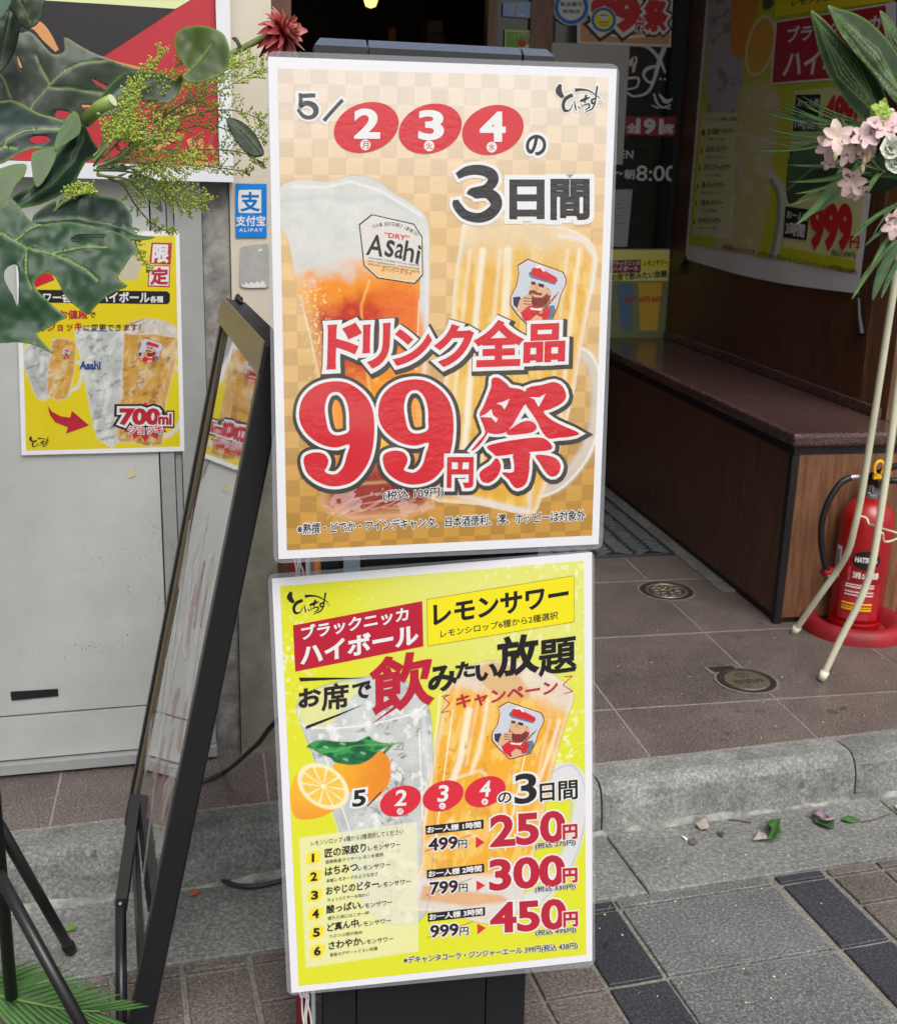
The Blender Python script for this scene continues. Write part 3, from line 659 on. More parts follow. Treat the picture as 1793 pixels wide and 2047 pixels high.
po1 = empty('laminated_poster', (0, 0, 0), 'gold chequered laminated poster with beer glass and big red 99, upper one on the stand', 'poster', frame=F1)
sheet(F1, [(532, 100), (1239, 127), (1205, 1098), (547, 1127)], -.0016, -.0008, 'laminate_film', M_lam, po1, .012)
sheet(F1, [(535.9, 112.2), (1233, 137), (1196.6, 1088), (556.8, 1118)], -.0007, -.0001, 'paper', M_paper1, po1)
cv = Canvas(F1, [(555, 136), (1216.7, 153.7), (1183.2, 1070), (573.6, 1100)], .00098)
nz = Noise(3); nx_, ny_ = cv.u * 1000, cv.v * 1000
top, mid, bot = lin((236, 222, 204)), lin((230, 194, 138)), lin((194, 146, 64))
t_ = cv.Vv[..., None]
cv.c = np.where(t_ < .35, top + (mid - top) * sm(0, .35, t_), mid + (bot - mid) * sm(.35, 1.0, t_))
cell = .0203; ck = ((np.floor((cv.u + .003) / cell) + np.floor((cv.v + .004) / cell)) % 2)[..., None]
var_ = nz.v(np.floor(cv.u / cell) * 3.7, np.floor(cv.v / cell) * 5.1)[..., None]
cv.c = cv.c * (1 + (ck - .5) * (.10 + .16 * t_.clip(0, 1)) + (var_ - .5) * .10) * (.96 + .08 * nz.fbm(nx_ / 1.6, ny_ / 1.6, 2)[..., None])
# --- tall beer glass
GL = closedpath([(556, 378), (600, 358), (655, 362), (700, 350), (745, 356), (790, 386), (836, 416), (857, 448), (859, 540), (857, 660), (852, 760), (850, 880), (868, 990), (862, 1020), (800, 1036), (710, 1042), (648, 1022), (640, 985), (655, 930), (640, 770), (618, 650), (592, 570), (576, 480), (562, 455)], 3)
dG = sdist(cv.x, cv.y, GL); mG = sm(-1.5, 1.5, dG)
f1_ = nz.fbm(cv.x / 26, cv.y / 26, 4); f2_ = nz.fbm(cv.x / 5, cv.y / 5, 3); f3_ = nz.fbm(cv.x / 60 + 9, cv.y / 40, 3)
beer = np.empty(cv.c.shape); yy = cv.y + (f1_ - .5) * 60 + (cv.x - 720) * .25
redz = sm(560, 620, yy)[..., None] * (1 - sm(690, 790, yy))[..., None]
beer[:] = lin((246, 150, 26))
beer = beer * (1 - redz) + redz * (lin((198, 30, 10)) * (1 - sm(-20, 60, cv.x - 730 + (f1_ - .5) * 120)[..., None]) + lin((236, 112, 14)) * sm(-20, 60, cv.x - 730 + (f1_ - .5) * 120)[..., None])
ystreak = (sm(.50, .68, f3_) * sm(600, 680, cv.y) * sm(60, 10, abs(cv.x - 745 - (cv.y - 700) * .05)))[..., None]
beer = beer * (1 - ystreak * .8) + ystreak * .8 * lin((250, 214, 60))
low = sm(880, 960, cv.y)[..., None]; beer = beer * (1 - low) + low * (lin((150, 50, 40)) * (.55 + .9 * f2_[..., None]) + .25 * (f1_[..., None] > .6))
edgec = sm(34, 4, dG)[..., None]; beer = beer * (1 - edgec * .55) + edgec * .55 * lin((240, 205, 130))
foam = lin((222, 224, 220)) * (.80 + .22 * f1_[..., None] + .10 * f2_[..., None])
fl = sm(575, 515, cv.y + (f1_ - .5) * 70 - (cv.x - 640) * -.12 + (cv.x > 840) * -120)[..., None]
beer = beer * (1 - fl) + foam * fl
cv.lay(mG * .98, beer)
cv.line([(562, 400), (600, 398), (655, 392), (700, 400), (760, 392), (830, 430)], 9, (196, 198, 196), .55, 8)
cv.line([(585, 372), (650, 374), (700, 362), (760, 380), (840, 430)], 4, (246, 247, 246), .8, 4)
cv.line([(853, 470), (854, 560), (851, 700), (847, 770)], 8, (232, 228, 220), .8, 4)
cv.line([(600, 590), (622, 680), (646, 790)], 3, (246, 236, 214), .8, 2)
cv.line([(739, 560), (722, 610), (726, 690), (742, 800)], 4, (252, 214, 110), .7, 3)
for _ in range(150):
    x, y = random.gauss(625, 14) + random.random() * 8, random.uniform(560, 760); x += (y - 600) * .16
    cv.blob(x, y, random.uniform(1, 2.6), random.uniform(1, 3), (250, 226, 160), 0, .5, .7)
for k in range(7): cv.line([(655 + k * 22, 1035 - k * 4), (700 + k * 20, 1000 + (k % 3) * 8), (760 + k * 14, 985 + (k % 2) * 14)], 2.5, (240, 200, 180), .5, 2)
cv.line([(646, 1010), (700, 1034), (800, 1030), (866, 1010)], 4, (228, 170, 160), .8, 3); cv.line([(643, 965), (700, 968), (850, 958)], 5, (250, 214, 150), .5, 4)
cv.line(GL + [GL[0]], 2.0, (206, 150, 90), .35, 1.0)
for a_, b_ in (((668, 640), (690, 760)), ((838, 600), (832, 740))): cv.line([a_, b_], 2.4, (255, 250, 236), .7, 1.0)
# --- highball mug with handle
hd = sdist(cv.x, cv.y, closedpath([(1130, 694), (1175, 700), (1198, 740), (1200, 830), (1180, 920), (1120, 985), (1062, 1004)], 3)); 
cv.line(smoothpath([(1120, 708), (1165, 706), (1190, 745), (1193, 830), (1170, 905), (1120, 965), (1064, 986)]), 26, (214, 210, 204), .75, 5)
cv.line(smoothpath([(1120, 700), (1168, 698), (1196, 740), (1199, 830), (1176, 912), (1122, 975), (1064, 998)]), 4, (244, 244, 244), .8, 2)
cv.line(smoothpath([(1120, 716), (1158, 716), (1180, 752), (1182, 828), (1160, 896), (1112, 952)]), 3, (176, 176, 186), .6, 3)
MG = closedpath([(930, 442), (990, 428), (1060, 436), (1130, 452), (1180, 480), (1193, 515), (1188, 560), (1165, 680), (1140, 820), (1085, 990), (1058, 1028), (960, 1010), (850, 992), (868, 900), (885, 780), (900, 660), (908, 560), (920, 480)], 3)
dM = sdist(cv.x, cv.y, MG); mM = sm(-1.5, 1.5, dM); wob = nz.fbm(cv.x / 14 + 3, cv.y / 46, 4)
mug = lin((236, 184, 74)) * np.ones(cv.c.shape)
k1 = sm(.45, .62, wob)[..., None]; mug = mug * (1 - k1 * .55) + k1 * .55 * lin((248, 220, 138))
k2 = sm(.60, .72, nz.fbm(cv.x / 9 + 40, cv.y / 30 + 4, 3))[..., None]; mug = mug * (1 - k2 * .5) + k2 * .5 * lin((214, 164, 60))
hi = sm(545, 470, cv.y + (f1_ - .5) * 70)[..., None]; mug = mug * (1 - hi * .75) + hi * .75 * lin((232, 218, 190)) * (.85 + .3 * f1_[..., None])
mug = mug * (1 - sm(14, 2, dM)[..., None] * .6) + sm(14, 2, dM)[..., None] * .6 * lin((242, 240, 234))
cv.lay(mM * .93, mug)
for x0, x1, wd_, k in ((965, 925, 12, .75), (1000, 962, 7, .5), (1015, 1000, 16, .6), (1158, 1110, 7, .7), (1135, 1090, 5, .5), (940, 895, 5, .6)):
    cv.line([(x0, 500), ((x0 + x1) / 2, 700), (x1, 940)], wd_, (250, 246, 232), k, 5)
cv.line([(1120, 470), (1168, 480), (1190, 515), (1183, 580)], 8, (240, 238, 234), .7, 6)
cv.line([(850, 985), (900, 985), (960, 1000), (1055, 1022)], 9, (226, 226, 228), .85, 5); cv.line([(1062, 930), (1058, 1015)], 8, (226, 226, 230), .7, 5)
cv.blob(960, 975, 70, 14, (226, 170, 60), .2, .5, .8)
cv.build('poster_print', po1, M_pr1, .0002)

P = Print(F1, po1, inkfn('wrinkle'), .0003)
c3 = lambda x, y: (520 + x * .2121, 420 + y * .2121)
c4_ = lambda x, y: (860 + x * .2232, 420 + y * .2232)
c5 = lambda x, y: (540 + x * .2102, 720 + y * .2102)
c6 = lambda x, y: (860 + x * .2232, 720 + y * .2232)
cA = lambda x, y: (520 + x * .2121, 80 + y * .2121)
cB = lambda x, y: (860 + x * .2232, 80 + y * .2232)
Pl = lambda f, L: [f(x, y) for x, y in L]
W = lambda w_: [('white', w_)]
P.stroke([cA(x, y) + (w_ * .2121,) for x, y, w_ in [(378, 505, 60), (385, 560, 60), (385, 615, 60)]], 'white', 2, 5); 
for gk, ink, ly in ((5.0, 'white', 2), (0, 'grey', 3)):
    P.stroke([cA(x, y) + (w_ * .2121,) for x, y, w_ in [(376, 498, 30), (382, 560, 36), (380, 618, 34), (440, 590, 46), (510, 620, 56), (525, 680, 50), (480, 725, 40), (410, 715, 38), (355, 650, 28)]], ink, ly, gk)
    P.stroke([cA(x, y) + (w_ * .2121,) for x, y, w_ in [(375, 525, 36), (450, 520, 40), (520, 518, 38)]], ink, ly + .1, gk)
    P.stroke([cA(x, y) + (w_ * .2121,) for x, y, w_ in [(600, 758, 36), (690, 655, 34), (778, 560, 34)]], ink, ly, gk)
for cx_, cy_, rx_, ry_ in ((732, 254, 66.5, 49), (860, 256.5, 64.5, 48.5), (985, 259, 63, 48.5)): P.ellipse(cx_, cy_, rx_, ry_, 'red', -.33, 2)
P.box('2', 711, 219, 756, 274, 'white', bold=.035, layer=3); P.box('3', 840, 222, 883, 277, 'white', bold=.035, layer=3); P.box('4', 962, 225, 1007, 280, 'white', bold=.035, layer=3)
for x, y, ch in ((730.3, 289, '月'), (857.5, 291, '火'), (982.5, 293.5, '水')):
    P.ellipse(x, y, 10.2, 10.8, 'white', 0, 3.5, 24); P.box(ch, x - 6.5, y - 7.5, x + 6.5, y + 7, 'red', layer=4.5, bold=.01)
P.box('の', 1052, 270, 1090, 309, 'black', bold=.028, halos=W(.12), layer=3)
# big brush 3
B3 = [(240, 1215, 60), (330, 1170, 84), (440, 1160, 92), (540, 1195, 100), (560, 1260, 96), (500, 1330, 84), (380, 1370, 96), (360, 1390, 60)]
B3b = [(400, 1385, 70), (500, 1370, 90), (570, 1410, 110), (590, 1480, 100), (530, 1555, 100), (430, 1590, 88), (310, 1560, 84), (240, 1480, 76), (228, 1430, 50)]
for gk, ink, ly in ((6.5, 'white', 2), (0, 'dark', 3)):
    P.stroke([cB(x, y) + (w_ * .2232,) for x, y, w_ in B3], ink, ly, gk); P.stroke([cB(x, y) + (w_ * .2232,) for x, y, w_ in B3b], ink, ly + .15, gk)
P.box('日', 1022, 362, 1084, 434, 'dark', bold=.045, halos=W(.11), layer=3); P.box('間', 1103, 360, 1175, 436, 'dark', bold=.038, halos=W(.11), layer=3)
logo(P, 1112, 165, 1201, 225, 'black', 'white', 3, 0, 2.5)
# glass label
def lab(f, pr, al=.9):
    oct_ = [(1050, 35), (930, 130), (975, 520), (1105, 640), (1460, 695), (1535, 610), (1530, 250), (1450, 125)]
    pr.shape([Pl(f, oct_)], 'dark', 1.0); c = np.mean(oct_, 0)
    pr.shape([Pl(f, [(c[0] + (x - c[0]) * .965, c[1] + (y - c[1]) * .965) for x, y in oct_])], 'labelwhite', 1.4)
    pr.shape([Pl(f, [(970, 460), (1000, 520), (1110, 620), (1450, 672), (1510, 600), (1510, 540), (1250, 520)])], 'labelamber', 1.7)
INK['labelwhite'] = (226, 222, 216); INK['labelamber'] = (240, 200, 140)
lab(c3, P)
for ch, x0, y0, x1, y1 in (('A', 1000, 225, 1165, 415), ('s', 1170, 275, 1262, 425), ('a', 1262, 310, 1352, 440), ('h', 1345, 285, 1452, 470), ('i', 1462, 325, 1505, 492)):
    P.text(ch, c3(x0 + 0, y1), c3(x1 - 18, y1 + 18), c3(x0 + 30, y0), 'dark', layer=3, bold=.012)
P.text('“DRY”', c3(1170, 250), c3(1400, 285), c3(1175, 205), 'redtext', layer=3, bold=.02)
P.text('スーパードライ', c3(1138, 572), c3(1428, 618), c3(1148, 528), 'redtext', layer=3, bold=.015)
for i, ch in enumerate('ASAHI BREWERIES LIMITED'):
    t = i / 22; x = 1065 + 400 * t; y = 185 - 95 * math.sin(math.pi * (.12 + .72 * t)) + 75 * t + 20; tl = -.5 + 1.35 * t
    if ch != ' ': P.text(ch, c3(x, y), c3(x + 13 * math.cos(tl), y + 13 * math.sin(tl)), c3(x + 34 * math.sin(tl), y - 34 * math.cos(tl)), 'grey', layer=3)
for k, (a_, l_) in enumerate((('ASAHI BEER, THE BEER FOR ALL SEASONS', 0), ('RICH, REFRESHING, LIVE FLAVOUR', 30), ('SPECIAL YEAST FOR BEST TASTE', 58))):
    P.text(a_, c3(1015, 455 + l_), c3(1500, 532 + l_), c3(1015, 437 + l_), 'grey', layer=3)
emblem(P, lambda x, y: c4_(x, y), 1.6, 1.0)
# ドリンク全品 : one letter at a time
RW = [('grey', .135, (4, 4.5)), ('grey', .12, (2, 2)), ('white', .085)]
for ch, x0, y0, x1, y1 in (('ド', 657, 652, 716, 734), ('リ', 727, 652, 775, 733), ('ン', 790, 662, 858, 727), ('ク', 872, 653, 941, 730), ('全', 951, 645, 1040, 730), ('品', 1049, 651, 1125, 722)):
    P.text(ch, (x0, y1), (x1, y1 - 3), (x0 + 2, y0), 'redtext', layer=4.2, bold=.042, halos=RW, res=4)
# 99 traced from the print
N9 = [(640, 197), (760, 225), (880, 310), (955, 420), (988, 560), (985, 760), (950, 930), (880, 1060), (790, 1150), (680, 1192), (560, 1195), (440, 1150), (350, 1070), (318, 970), (330, 910), (390, 880), (460, 875), (520, 895), (552, 945), (545, 1000), (520, 1060), (600, 1085), (655, 1060), (700, 1000), (728, 900), (752, 800), (640, 828), (530, 815), (430, 770), (340, 690), (285, 590), (275, 480), (310, 360), (390, 270), (500, 215)]
H9 = [(600, 303), (660, 308), (715, 370), (746, 480), (750, 600), (748, 672), (700, 702), (620, 712), (560, 670), (530, 560), (520, 440), (550, 340)]
for k, (dx_, dy_) in enumerate(((0, 0), (752, -17))):
    lp = [closedpath(Pl(c5, [(x + dx_, y + dy_) for x, y in q]), 3) for q in (N9, H9)]
    P.shape(lp, 'redtext', 5.2 + k * .1, halos=(('grey', 13.5, (1, 1.5)), ('grey', 12.5), ('white', 6.0)))
P.text('円', (895, 972), (943, 972), (896, 916), 'redtext', layer=6.2, bold=.045, halos=[('grey', .22), ('grey', .2), ('white', .105)])
MT = [[(550, 165), (600, 152), (655, 185), (700, 228), (712, 262), (690, 340), (640, 450), (560, 570), (470, 720), (400, 795), (366, 806), (440, 715), (490, 640), (440, 492), (470, 420), (520, 300), (545, 225)],
      [(690, 255), (740, 248), (800, 256), (862, 292), (872, 350), (840, 410), (790, 490), (740, 572), (680, 640), (600, 660), (510, 642), (480, 560), (560, 420)],
      [(860, 252), (1000, 218), (1110, 193), (1185, 235), (1215, 320), (1180, 380), (1080, 435), (1012, 460), (1090, 535), (1200, 590), (1335, 655), (1240, 685), (1150, 692), (1060, 700), (1000, 640), (950, 540), (890, 450), (850, 380)],
      [(735, 600), (800, 560), (880, 540), (938, 568), (950, 610), (905, 645), (800, 662), (700, 668), (680, 640)],
      [(505, 772), (620, 735), (800, 705), (960, 690), (1035, 708), (1090, 768), (1065, 803), (960, 815), (860, 824), (750, 838), (600, 856), (560, 830)],
      [(745, 836), (885, 822), (886, 900), (882, 1010), (850, 1110), (780, 1146), (735, 1118), (700, 1065), (640, 1004), (740, 1001), (748, 920)],
      [(590, 874), (628, 930), (620, 1000), (580, 1060), (520, 1096), (462, 1084), (438, 1020), (470, 975), (540, 930)],
      [(940, 850), (1040, 850), (1130, 882), (1166, 950), (1140, 1020), (1085, 1041), (1030, 1000), (980, 920)]]
for k, q in enumerate(MT): P.shape([closedpath(Pl(c6, q), 3)], 'redtext', 5.4 + k * .09, halos=())
for ink, r_, ly, sh in (('grey', 13.0, 2.9, (1.5, 2)), ('grey', 12, 3.3, (0, 0)), ('white', 6.2, 4.3, (0, 0))):
    for k, q in enumerate(MT): 
        co, fc = outline([closedpath(Pl(c6, q), 2)], r_); P._put(co[:, 0] + sh[0], co[:, 1] + sh[1], co[:, 2], fc, ink, ly + k * .02)
for q in ([(590, 385), (645, 372), (706, 345), (690, 390), (662, 440), (640, 405)], [(440, 506), (500, 478), (545, 435), (560, 490), (604, 525), (586, 556), (545, 512)], [(885, 328), (975, 330), (1032, 298), (1000, 360), (968, 418), (930, 350)], [(838, 402), (740, 572), (850, 540), (905, 530), (960, 572), (900, 480)]):
    P.poly(Pl(c6, q), 'white', 6.4)
P.poly(Pl(c6, [(845, 465), (808, 530), (850, 512), (882, 522)]), 'grey', 6.6)
P.text('(税込 109円)', (766, 1003), (886, 994), (766, 981), 'black', layer=7, bold=.012, halos=W(.06))
P.text('※熟撰・どでか・ワインデキャンタ、日本酒徳利、澪、ホッピーは対象外', (594, 1068), (1169, 1040), (595, 1047), 'black', layer=3, bold=.016, halos=W(.07))
P.build()

# --- lower poster
po2 = empty('laminated_poster', (0, 0, 0), 'yellow-green laminated poster with lemons and price list, lower one on the stand', 'poster', frame=F2)
sheet(F2, [(535, 1148), (1188.5, 1100.5), (1189.5, 1934), (574, 1992)], -.0016, -.0008, 'laminate_film', M_lam, po2, .012)
sheet(F2, [(543.5, 1157), (1183.3, 1104), (1183.8, 1922), (582.4, 1986)], -.0007, -.0001, 'paper', M_paper2, po2)
c7 = lambda x, y: (530 + x * .2248, 1100 + y * .2248)
c8 = lambda x, y: (840 + x * .2248, 1100 + y * .2248)
c9 = lambda x, y: (540 + x * .2493, 1500 + y * .2493)
cT = lambda x, y: (820 + x * .2492, 1500 + y * .2492)
cv = Canvas(F2, [(559.7, 1172.4), (1167, 1120.7), (1171.4, 1908.7), (597.3, 1971.7)], .00098)
nz = Noise(11); a1 = nz.fbm(cv.x / 40, cv.y / 40, 3); a2 = nz.fbm(cv.x / 7, cv.y / 7, 4); a3 = nz.fbm(cv.x / 2.6, cv.y / 2.6, 2)
cv.fill((228, 230, 48))
pl = (sm(.15, .75, cv.U) * sm(.5, .05, cv.Vv) + .35 * sm(.35, 0, cv.Vv) * sm(.1, .4, cv.U))[..., None].clip(0, 1)
cv.c = cv.c * (1 - pl * .85) + pl * .85 * lin((230, 232, 128))
spl = (sm(.60, .68, nz.fbm(cv.x / 9 + 5, cv.y / 9, 4)) * (sm(70, 10, abs(cv.x - 575 + (cv.y - 1330) * .05)) * sm(160, 40, abs(cv.y - 1320)) + .7 * sm(.55, .8, cv.U) * sm(.45, .1, cv.Vv) + .9 * sm(60, 10, abs(cv.x - 1135)) * sm(120, 30, abs(cv.y - 1490))))
cv.lay(spl.clip(0, 1) * .75, (248, 248, 214))
for _ in range(110): cv.blob(random.uniform(565, 1165), random.uniform(1125, 1500), random.uniform(.8, 3), random.uniform(.8, 3), (246, 246, 190), 0, .5, .6)
# left glass with ice
LG = closedpath([(596, 1432), (600, 1395), (660, 1366), (740, 1352), (810, 1360), (850, 1400), (862, 1440), (866, 1520), (868, 1610), (866, 1700), (850, 1830), (790, 1850), (735, 1822), (705, 1745), (680, 1660), (652, 1580), (622, 1500)], 3)
dL = sdist(cv.x, cv.y, LG)
ice = lin((204, 208, 212)) * (.72 + .5 * a1[..., None]); dk = (sm(.60, .70, nz.fbm(cv.x / 11 + 20, cv.y / 9, 4)) * sm(.45, .6, nz.fbm(cv.x / 60, cv.y / 60 + 7, 2)))[..., None]
ice = ice * (1 - dk * .75) + dk * .75 * lin((120, 124, 130)); wk = sm(.57, .68, nz.fbm(cv.x / 16 + 2, cv.y / 16 + 9, 4))[..., None]
ice = ice * (1 - wk * .8) + wk * .8 * lin((244, 246, 248)); ice *= (.9 + .2 * a3[..., None])
cv.lay(sm(-1.5, 1.5, dL) * .95, ice)
cv.poly(closedpath([(600, 1400), (640, 1374), (700, 1362), (720, 1372), (690, 1410), (660, 1448), (620, 1452), (602, 1440)], 3), (232, 232, 150), 3, .9)
cv.line(smoothpath([(596, 1418), (604, 1448), (660, 1456), (740, 1448), (820, 1428), (856, 1404)]), 3, (248, 250, 252), .9, 1.5)
cv.line(smoothpath([(596, 1420), (612, 1392), (660, 1368), (740, 1352)]), 2, (200, 204, 200), .7, 1.5)
cv.line([(612, 1460), (650, 1570), (700, 1720), (735, 1815)], 9, (206, 212, 224), .7, 5); cv.line([(846, 1430), (858, 1560), (858, 1680)], 8, (226, 230, 236), .7, 5)
for bx_, by_ in ((800, 1492), (778, 1520), (765, 1556), (805, 1512), (640, 1508), (812, 1585)):
    for _ in range(5): cv.line([(bx_ + random.gauss(0, 6), by_ + random.gauss(0, 4)), (bx_ + random.gauss(0, 8), by_ + random.gauss(0, 5))], 1.8, (60, 62, 70), .7, .8)
# mug
cv.line(smoothpath([(1095, 1560), (1135, 1540), (1160, 1570), (1158, 1640), (1130, 1730), (1080, 1790), (1000, 1815)]), 30, (226, 226, 232), .95, 4)
cv.line(smoothpath([(1090, 1552), (1140, 1530), (1168, 1570), (1168, 1650), (1138, 1740), (1085, 1800)]), 3, (190, 190, 206), .8, 2)
cv.line(smoothpath([(1105, 1580), (1132, 1570), (1142, 1600), (1138, 1650), (1115, 1715), (1070, 1768)]), 4, (196, 196, 210), .7, 3)
MG2 = closedpath([(893, 1380), (915, 1345), (970, 1322), (1040, 1322), (1100, 1345), (1140, 1375), (1146, 1400), (1130, 1450), (1105, 1540), (1085, 1640), (1060, 1740), (1030, 1830), (985, 1850), (880, 1825), (790, 1815), (838, 1740), (845, 1640), (862, 1540), (880, 1440)], 3)
dM = sdist(cv.x, cv.y, MG2); wob = nz.fbm(cv.x / 16 + 3 + cv.y / 60, cv.y / 50, 4)
mug = lin((244, 176, 52)) * np.ones(cv.c.shape); k1 = sm(.45, .60, wob)[..., None]; mug = mug * (1 - k1 * .5) + k1 * .5 * lin((250, 222, 140))
k2 = sm(.60, .70, nz.fbm(cv.x / 22 + 30, cv.y / 28, 4))[..., None]; mug = mug * (1 - k2 * .6) + k2 * .6 * lin((226, 150, 40))
hi = sm(1420, 1370, cv.y + (a1 - .5) * 60 - (cv.x - 1000) * .18)[..., None]; mug = mug * (1 - hi * .85) + hi * .85 * lin((232, 224, 212)) * (.85 + .3 * a1[..., None])
lo = sm(1735, 1770, cv.y + (a1 - .5) * 30)[..., None]; mug = mug * (1 - lo * .85) + lo * .85 * lin((224, 224, 228)) * (.8 + .4 * a1[..., None])
ed = sm(13, 2, dM)[..., None]; mug = mug * (1 - ed * .5) + ed * .5 * lin((246, 236, 214)); mug *= (.93 + .14 * a3[..., None])
cv.lay(sm(-1.5, 1.5, dM) * .97, mug)
cv.poly(closedpath([(958, 1335), (985, 1322), (1020, 1332), (1046, 1362), (1060, 1395), (1020, 1400), (985, 1385), (960, 1360)], 3), (222, 172, 96), 5, .7)
for pts, wd_, k in (([(938, 1420), (920, 1520), (905, 1560)], 13, .8), ([(955, 1405), (932, 1530)], 4, .5), ([(975, 1400), (958, 1500), (942, 1545)], 7, .7), ([(1118, 1440), (1100, 1500), (1078, 1560)], 6, .8), ([(1100, 1440), (1085, 1500), (1070, 1580)], 4, .5), ([(900, 1560), (960, 1540), (1005, 1580), (1010, 1640)], 5, .6), ([(850, 1690), (900, 1640), (960, 1680)], 6, .5), ([(880, 1390), (868, 1500), (848, 1650)], 4, .7)):
    cv.line(pts, wd_, (252, 244, 224), k, 4)
cv.poly([(845, 1770), (900, 1778), (1000, 1790), (1020, 1802), (940, 1812), (840, 1800)], (232, 160, 70), 4, .7)
for x, y in ((905, 1500), (880, 1535), (890, 1545), (978, 1475), (930, 1492), (1030, 1640), (890, 1650)):
    for _ in range(3): cv.line([(x + random.gauss(0, 3), y + random.gauss(0, 3)), (x + random.gauss(0, 4), y + random.gauss(0, 5))], 1.3, (110, 80, 50), .6, .7)
cv.line(MG2 + [MG2[0]], 1.8, (176, 132, 70), .45, 1.0); cv.line(LG + [LG[0]], 1.6, (120, 126, 136), .5, 1.0)
for a_, b_ in (((905, 1420), (868, 1700)), ((1068, 1420), (1010, 1700)), ((640, 1480), (712, 1700)), ((838, 1460), (845, 1640))): cv.line([a_, b_], 2.2, (255, 255, 250), .85, .8)
# lemons and leaf
WL = closedpath(Pl(c9, [(500, 130), (600, 60), (760, 20), (880, 0), (950, 60), (968, 160), (960, 240), (920, 320), (840, 400), (770, 410), (720, 340), (620, 330), (560, 250)]), 3)
dW = sdist(cv.x, cv.y, WL); lem = lin((248, 186, 40)) * np.ones(cv.c.shape); s1 = sm(640, 780, cv.x + (a1 - .5) * 30 + (cv.y - 1530) * .3)[..., None]
lem = lem * (1 - s1 * .8) + s1 * .8 * lin((236, 130, 40)); lem *= (.93 + .14 * a2[..., None]); cv.lay(sm(-1.2, 1.2, dW), lem)
HB = closedpath(Pl(c9, [(160, 400), (170, 280), (230, 170), (330, 120), (450, 130), (520, 200), (600, 300), (630, 360), (600, 430), (500, 490), (400, 540), (260, 558), (190, 520)]), 3)
lem2 = lin((250, 184, 50)) * np.ones(cv.c.shape); s2 = sm(1590, 1640, cv.y)[..., None]; lem2 = lem2 * (1 - s2 * .7) + s2 * .7 * lin((240, 146, 50)); cv.lay(sm(-1.2, 1.2, sdist(cv.x, cv.y, HB)), lem2)
cxs, cys = c9(420, 285)
def slice_(cx0, cy0, rx, ry, ang):
    ca, sa = math.cos(ang), math.sin(ang); dx, dy_ = cv.x - cx0, cv.y - cy0; px_, py_ = (dx * ca + dy_ * sa) / rx, (-dx * sa + dy_ * ca) / ry
    q = np.hypot(px_, py_); th = np.arctan2(py_, px_); cv.lay(sm(1.03, .98, q), (248, 240, 190))
    seg = abs(((th / (math.pi * 2) * 10) % 1) - .5); fl_ = lin((248, 196, 60)) * (.85 + .35 * nz.fbm(th * 9, q * 5 + 3, 3)[..., None]); m_ = sm(.86, .80, q) * sm(.47, .43, seg + .03 / (q + .08)); cv.lay(m_ * .9, fl_)
    cv.lay(sm(.12, .04, q), (255, 250, 225))
slice_(*c9(425, 290), 56, 40, .62)
LF = closedpath(Pl(c7, [(365, 1752), (430, 1700), (520, 1688), (620, 1700), (720, 1705), (820, 1700), (890, 1665), (930, 1655), (960, 1690), (1060, 1715), (1130, 1728), (1020, 1780), (960, 1840), (880, 1890), (800, 1912), (700, 1905), (610, 1882), (585, 1850), (480, 1810), (420, 1770)]), 2)
dF = sdist(cv.x, cv.y, LF); gr = lin((26, 116, 66)) * np.ones(cv.c.shape); g1 = sm(.45, .62, nz.fbm(cv.x / 24, cv.y / 12, 3))[..., None]; gr = gr * (1 - g1) + g1 * lin((62, 160, 84)); g2 = sm(.55, .45, nz.fbm(cv.x / 30 + 8, cv.y / 14, 2))[..., None]; gr = gr * (1 - g2 * .6) + g2 * .6 * lin((14, 72, 50)); cv.lay(sm(-1, 1, dF), gr)
cv.line(smoothpath([c7(370, 1752), c7(600, 1790), c7(800, 1740), c7(1120, 1728)]), 1.6, (120, 190, 110), .7, 1)
cv.line([c7(1130, 1725), c7(1060, 1800)], 6, (60, 100, 40), .9, 1.5); cv.line([c7(1060, 1740), c7(1220, 1710)], 3, (120, 170, 60), .9, 1)
for x, y in ((540, 1752), (870, 1806), (715, 1862), (690, 1722)): cv.blob(*c7(x, y), 6, 2.6, (150, 210, 160), .3, .3, .7)
cv.poly(Pl(c9, [(230, 703), (1178, 575), (1190, 1615), (287, 1748)]), (240, 240, 196), .8, .70)
for k in range(6):
    x, y = c9(345 + 7 * k, 865 + 149.5 * k); cv.blob(x, y, 15, 13, (250, 230, 60), -.5, .12); cv.poly([(x - 15, y + 14), (x - 12, y - 2), (x - 2, y + 12)], (250, 230, 60), 1); cv.poly([(x + 16, y - 13), (x + 2, y - 11), (x + 14, y + 1)], (250, 230, 60), 1)
cv.build('poster_print', po2, M_pr2, .0002)
P = Print(F2, po2, inkfn('flat'), .0003)
logo(P, 575, 1181, 658, 1229, 'black', None, 3, -.02)
P.poly(Pl(c7, [(248, 668), (1397, 452), (1407, 855), (268, 1080)]), 'crimson', 1)
tx = lambda f, st_, bl, br, tl, ink, **k: P.text(st_, f(*bl), f(*br), f(*tl), ink, **k)
tx(c7, 'ブラックニッカ', (328, 800), (1272, 622), (325, 678), 'white', bold=.03)
tx(c7, 'ハイボール', (325, 1020), (1355, 827), (322, 850), 'white', bold=.038)
P.poly(Pl(c8, [(59, 435), (1368, 224), (1368, 638), (65, 856)]), 'black', 1); P.poly(Pl(c8, [(62, 438), (1365, 228), (1365, 635), (68, 852)]), 'yellow', 1.5)
tx(c8, 'レモンサワー', (125, 665), (1312, 472), (123, 488), 'black', bold=.035)
tx(c8, 'レモンシロップ6種から2種選択', (182, 778), (1225, 608), (180, 712), 'black', bold=.01)
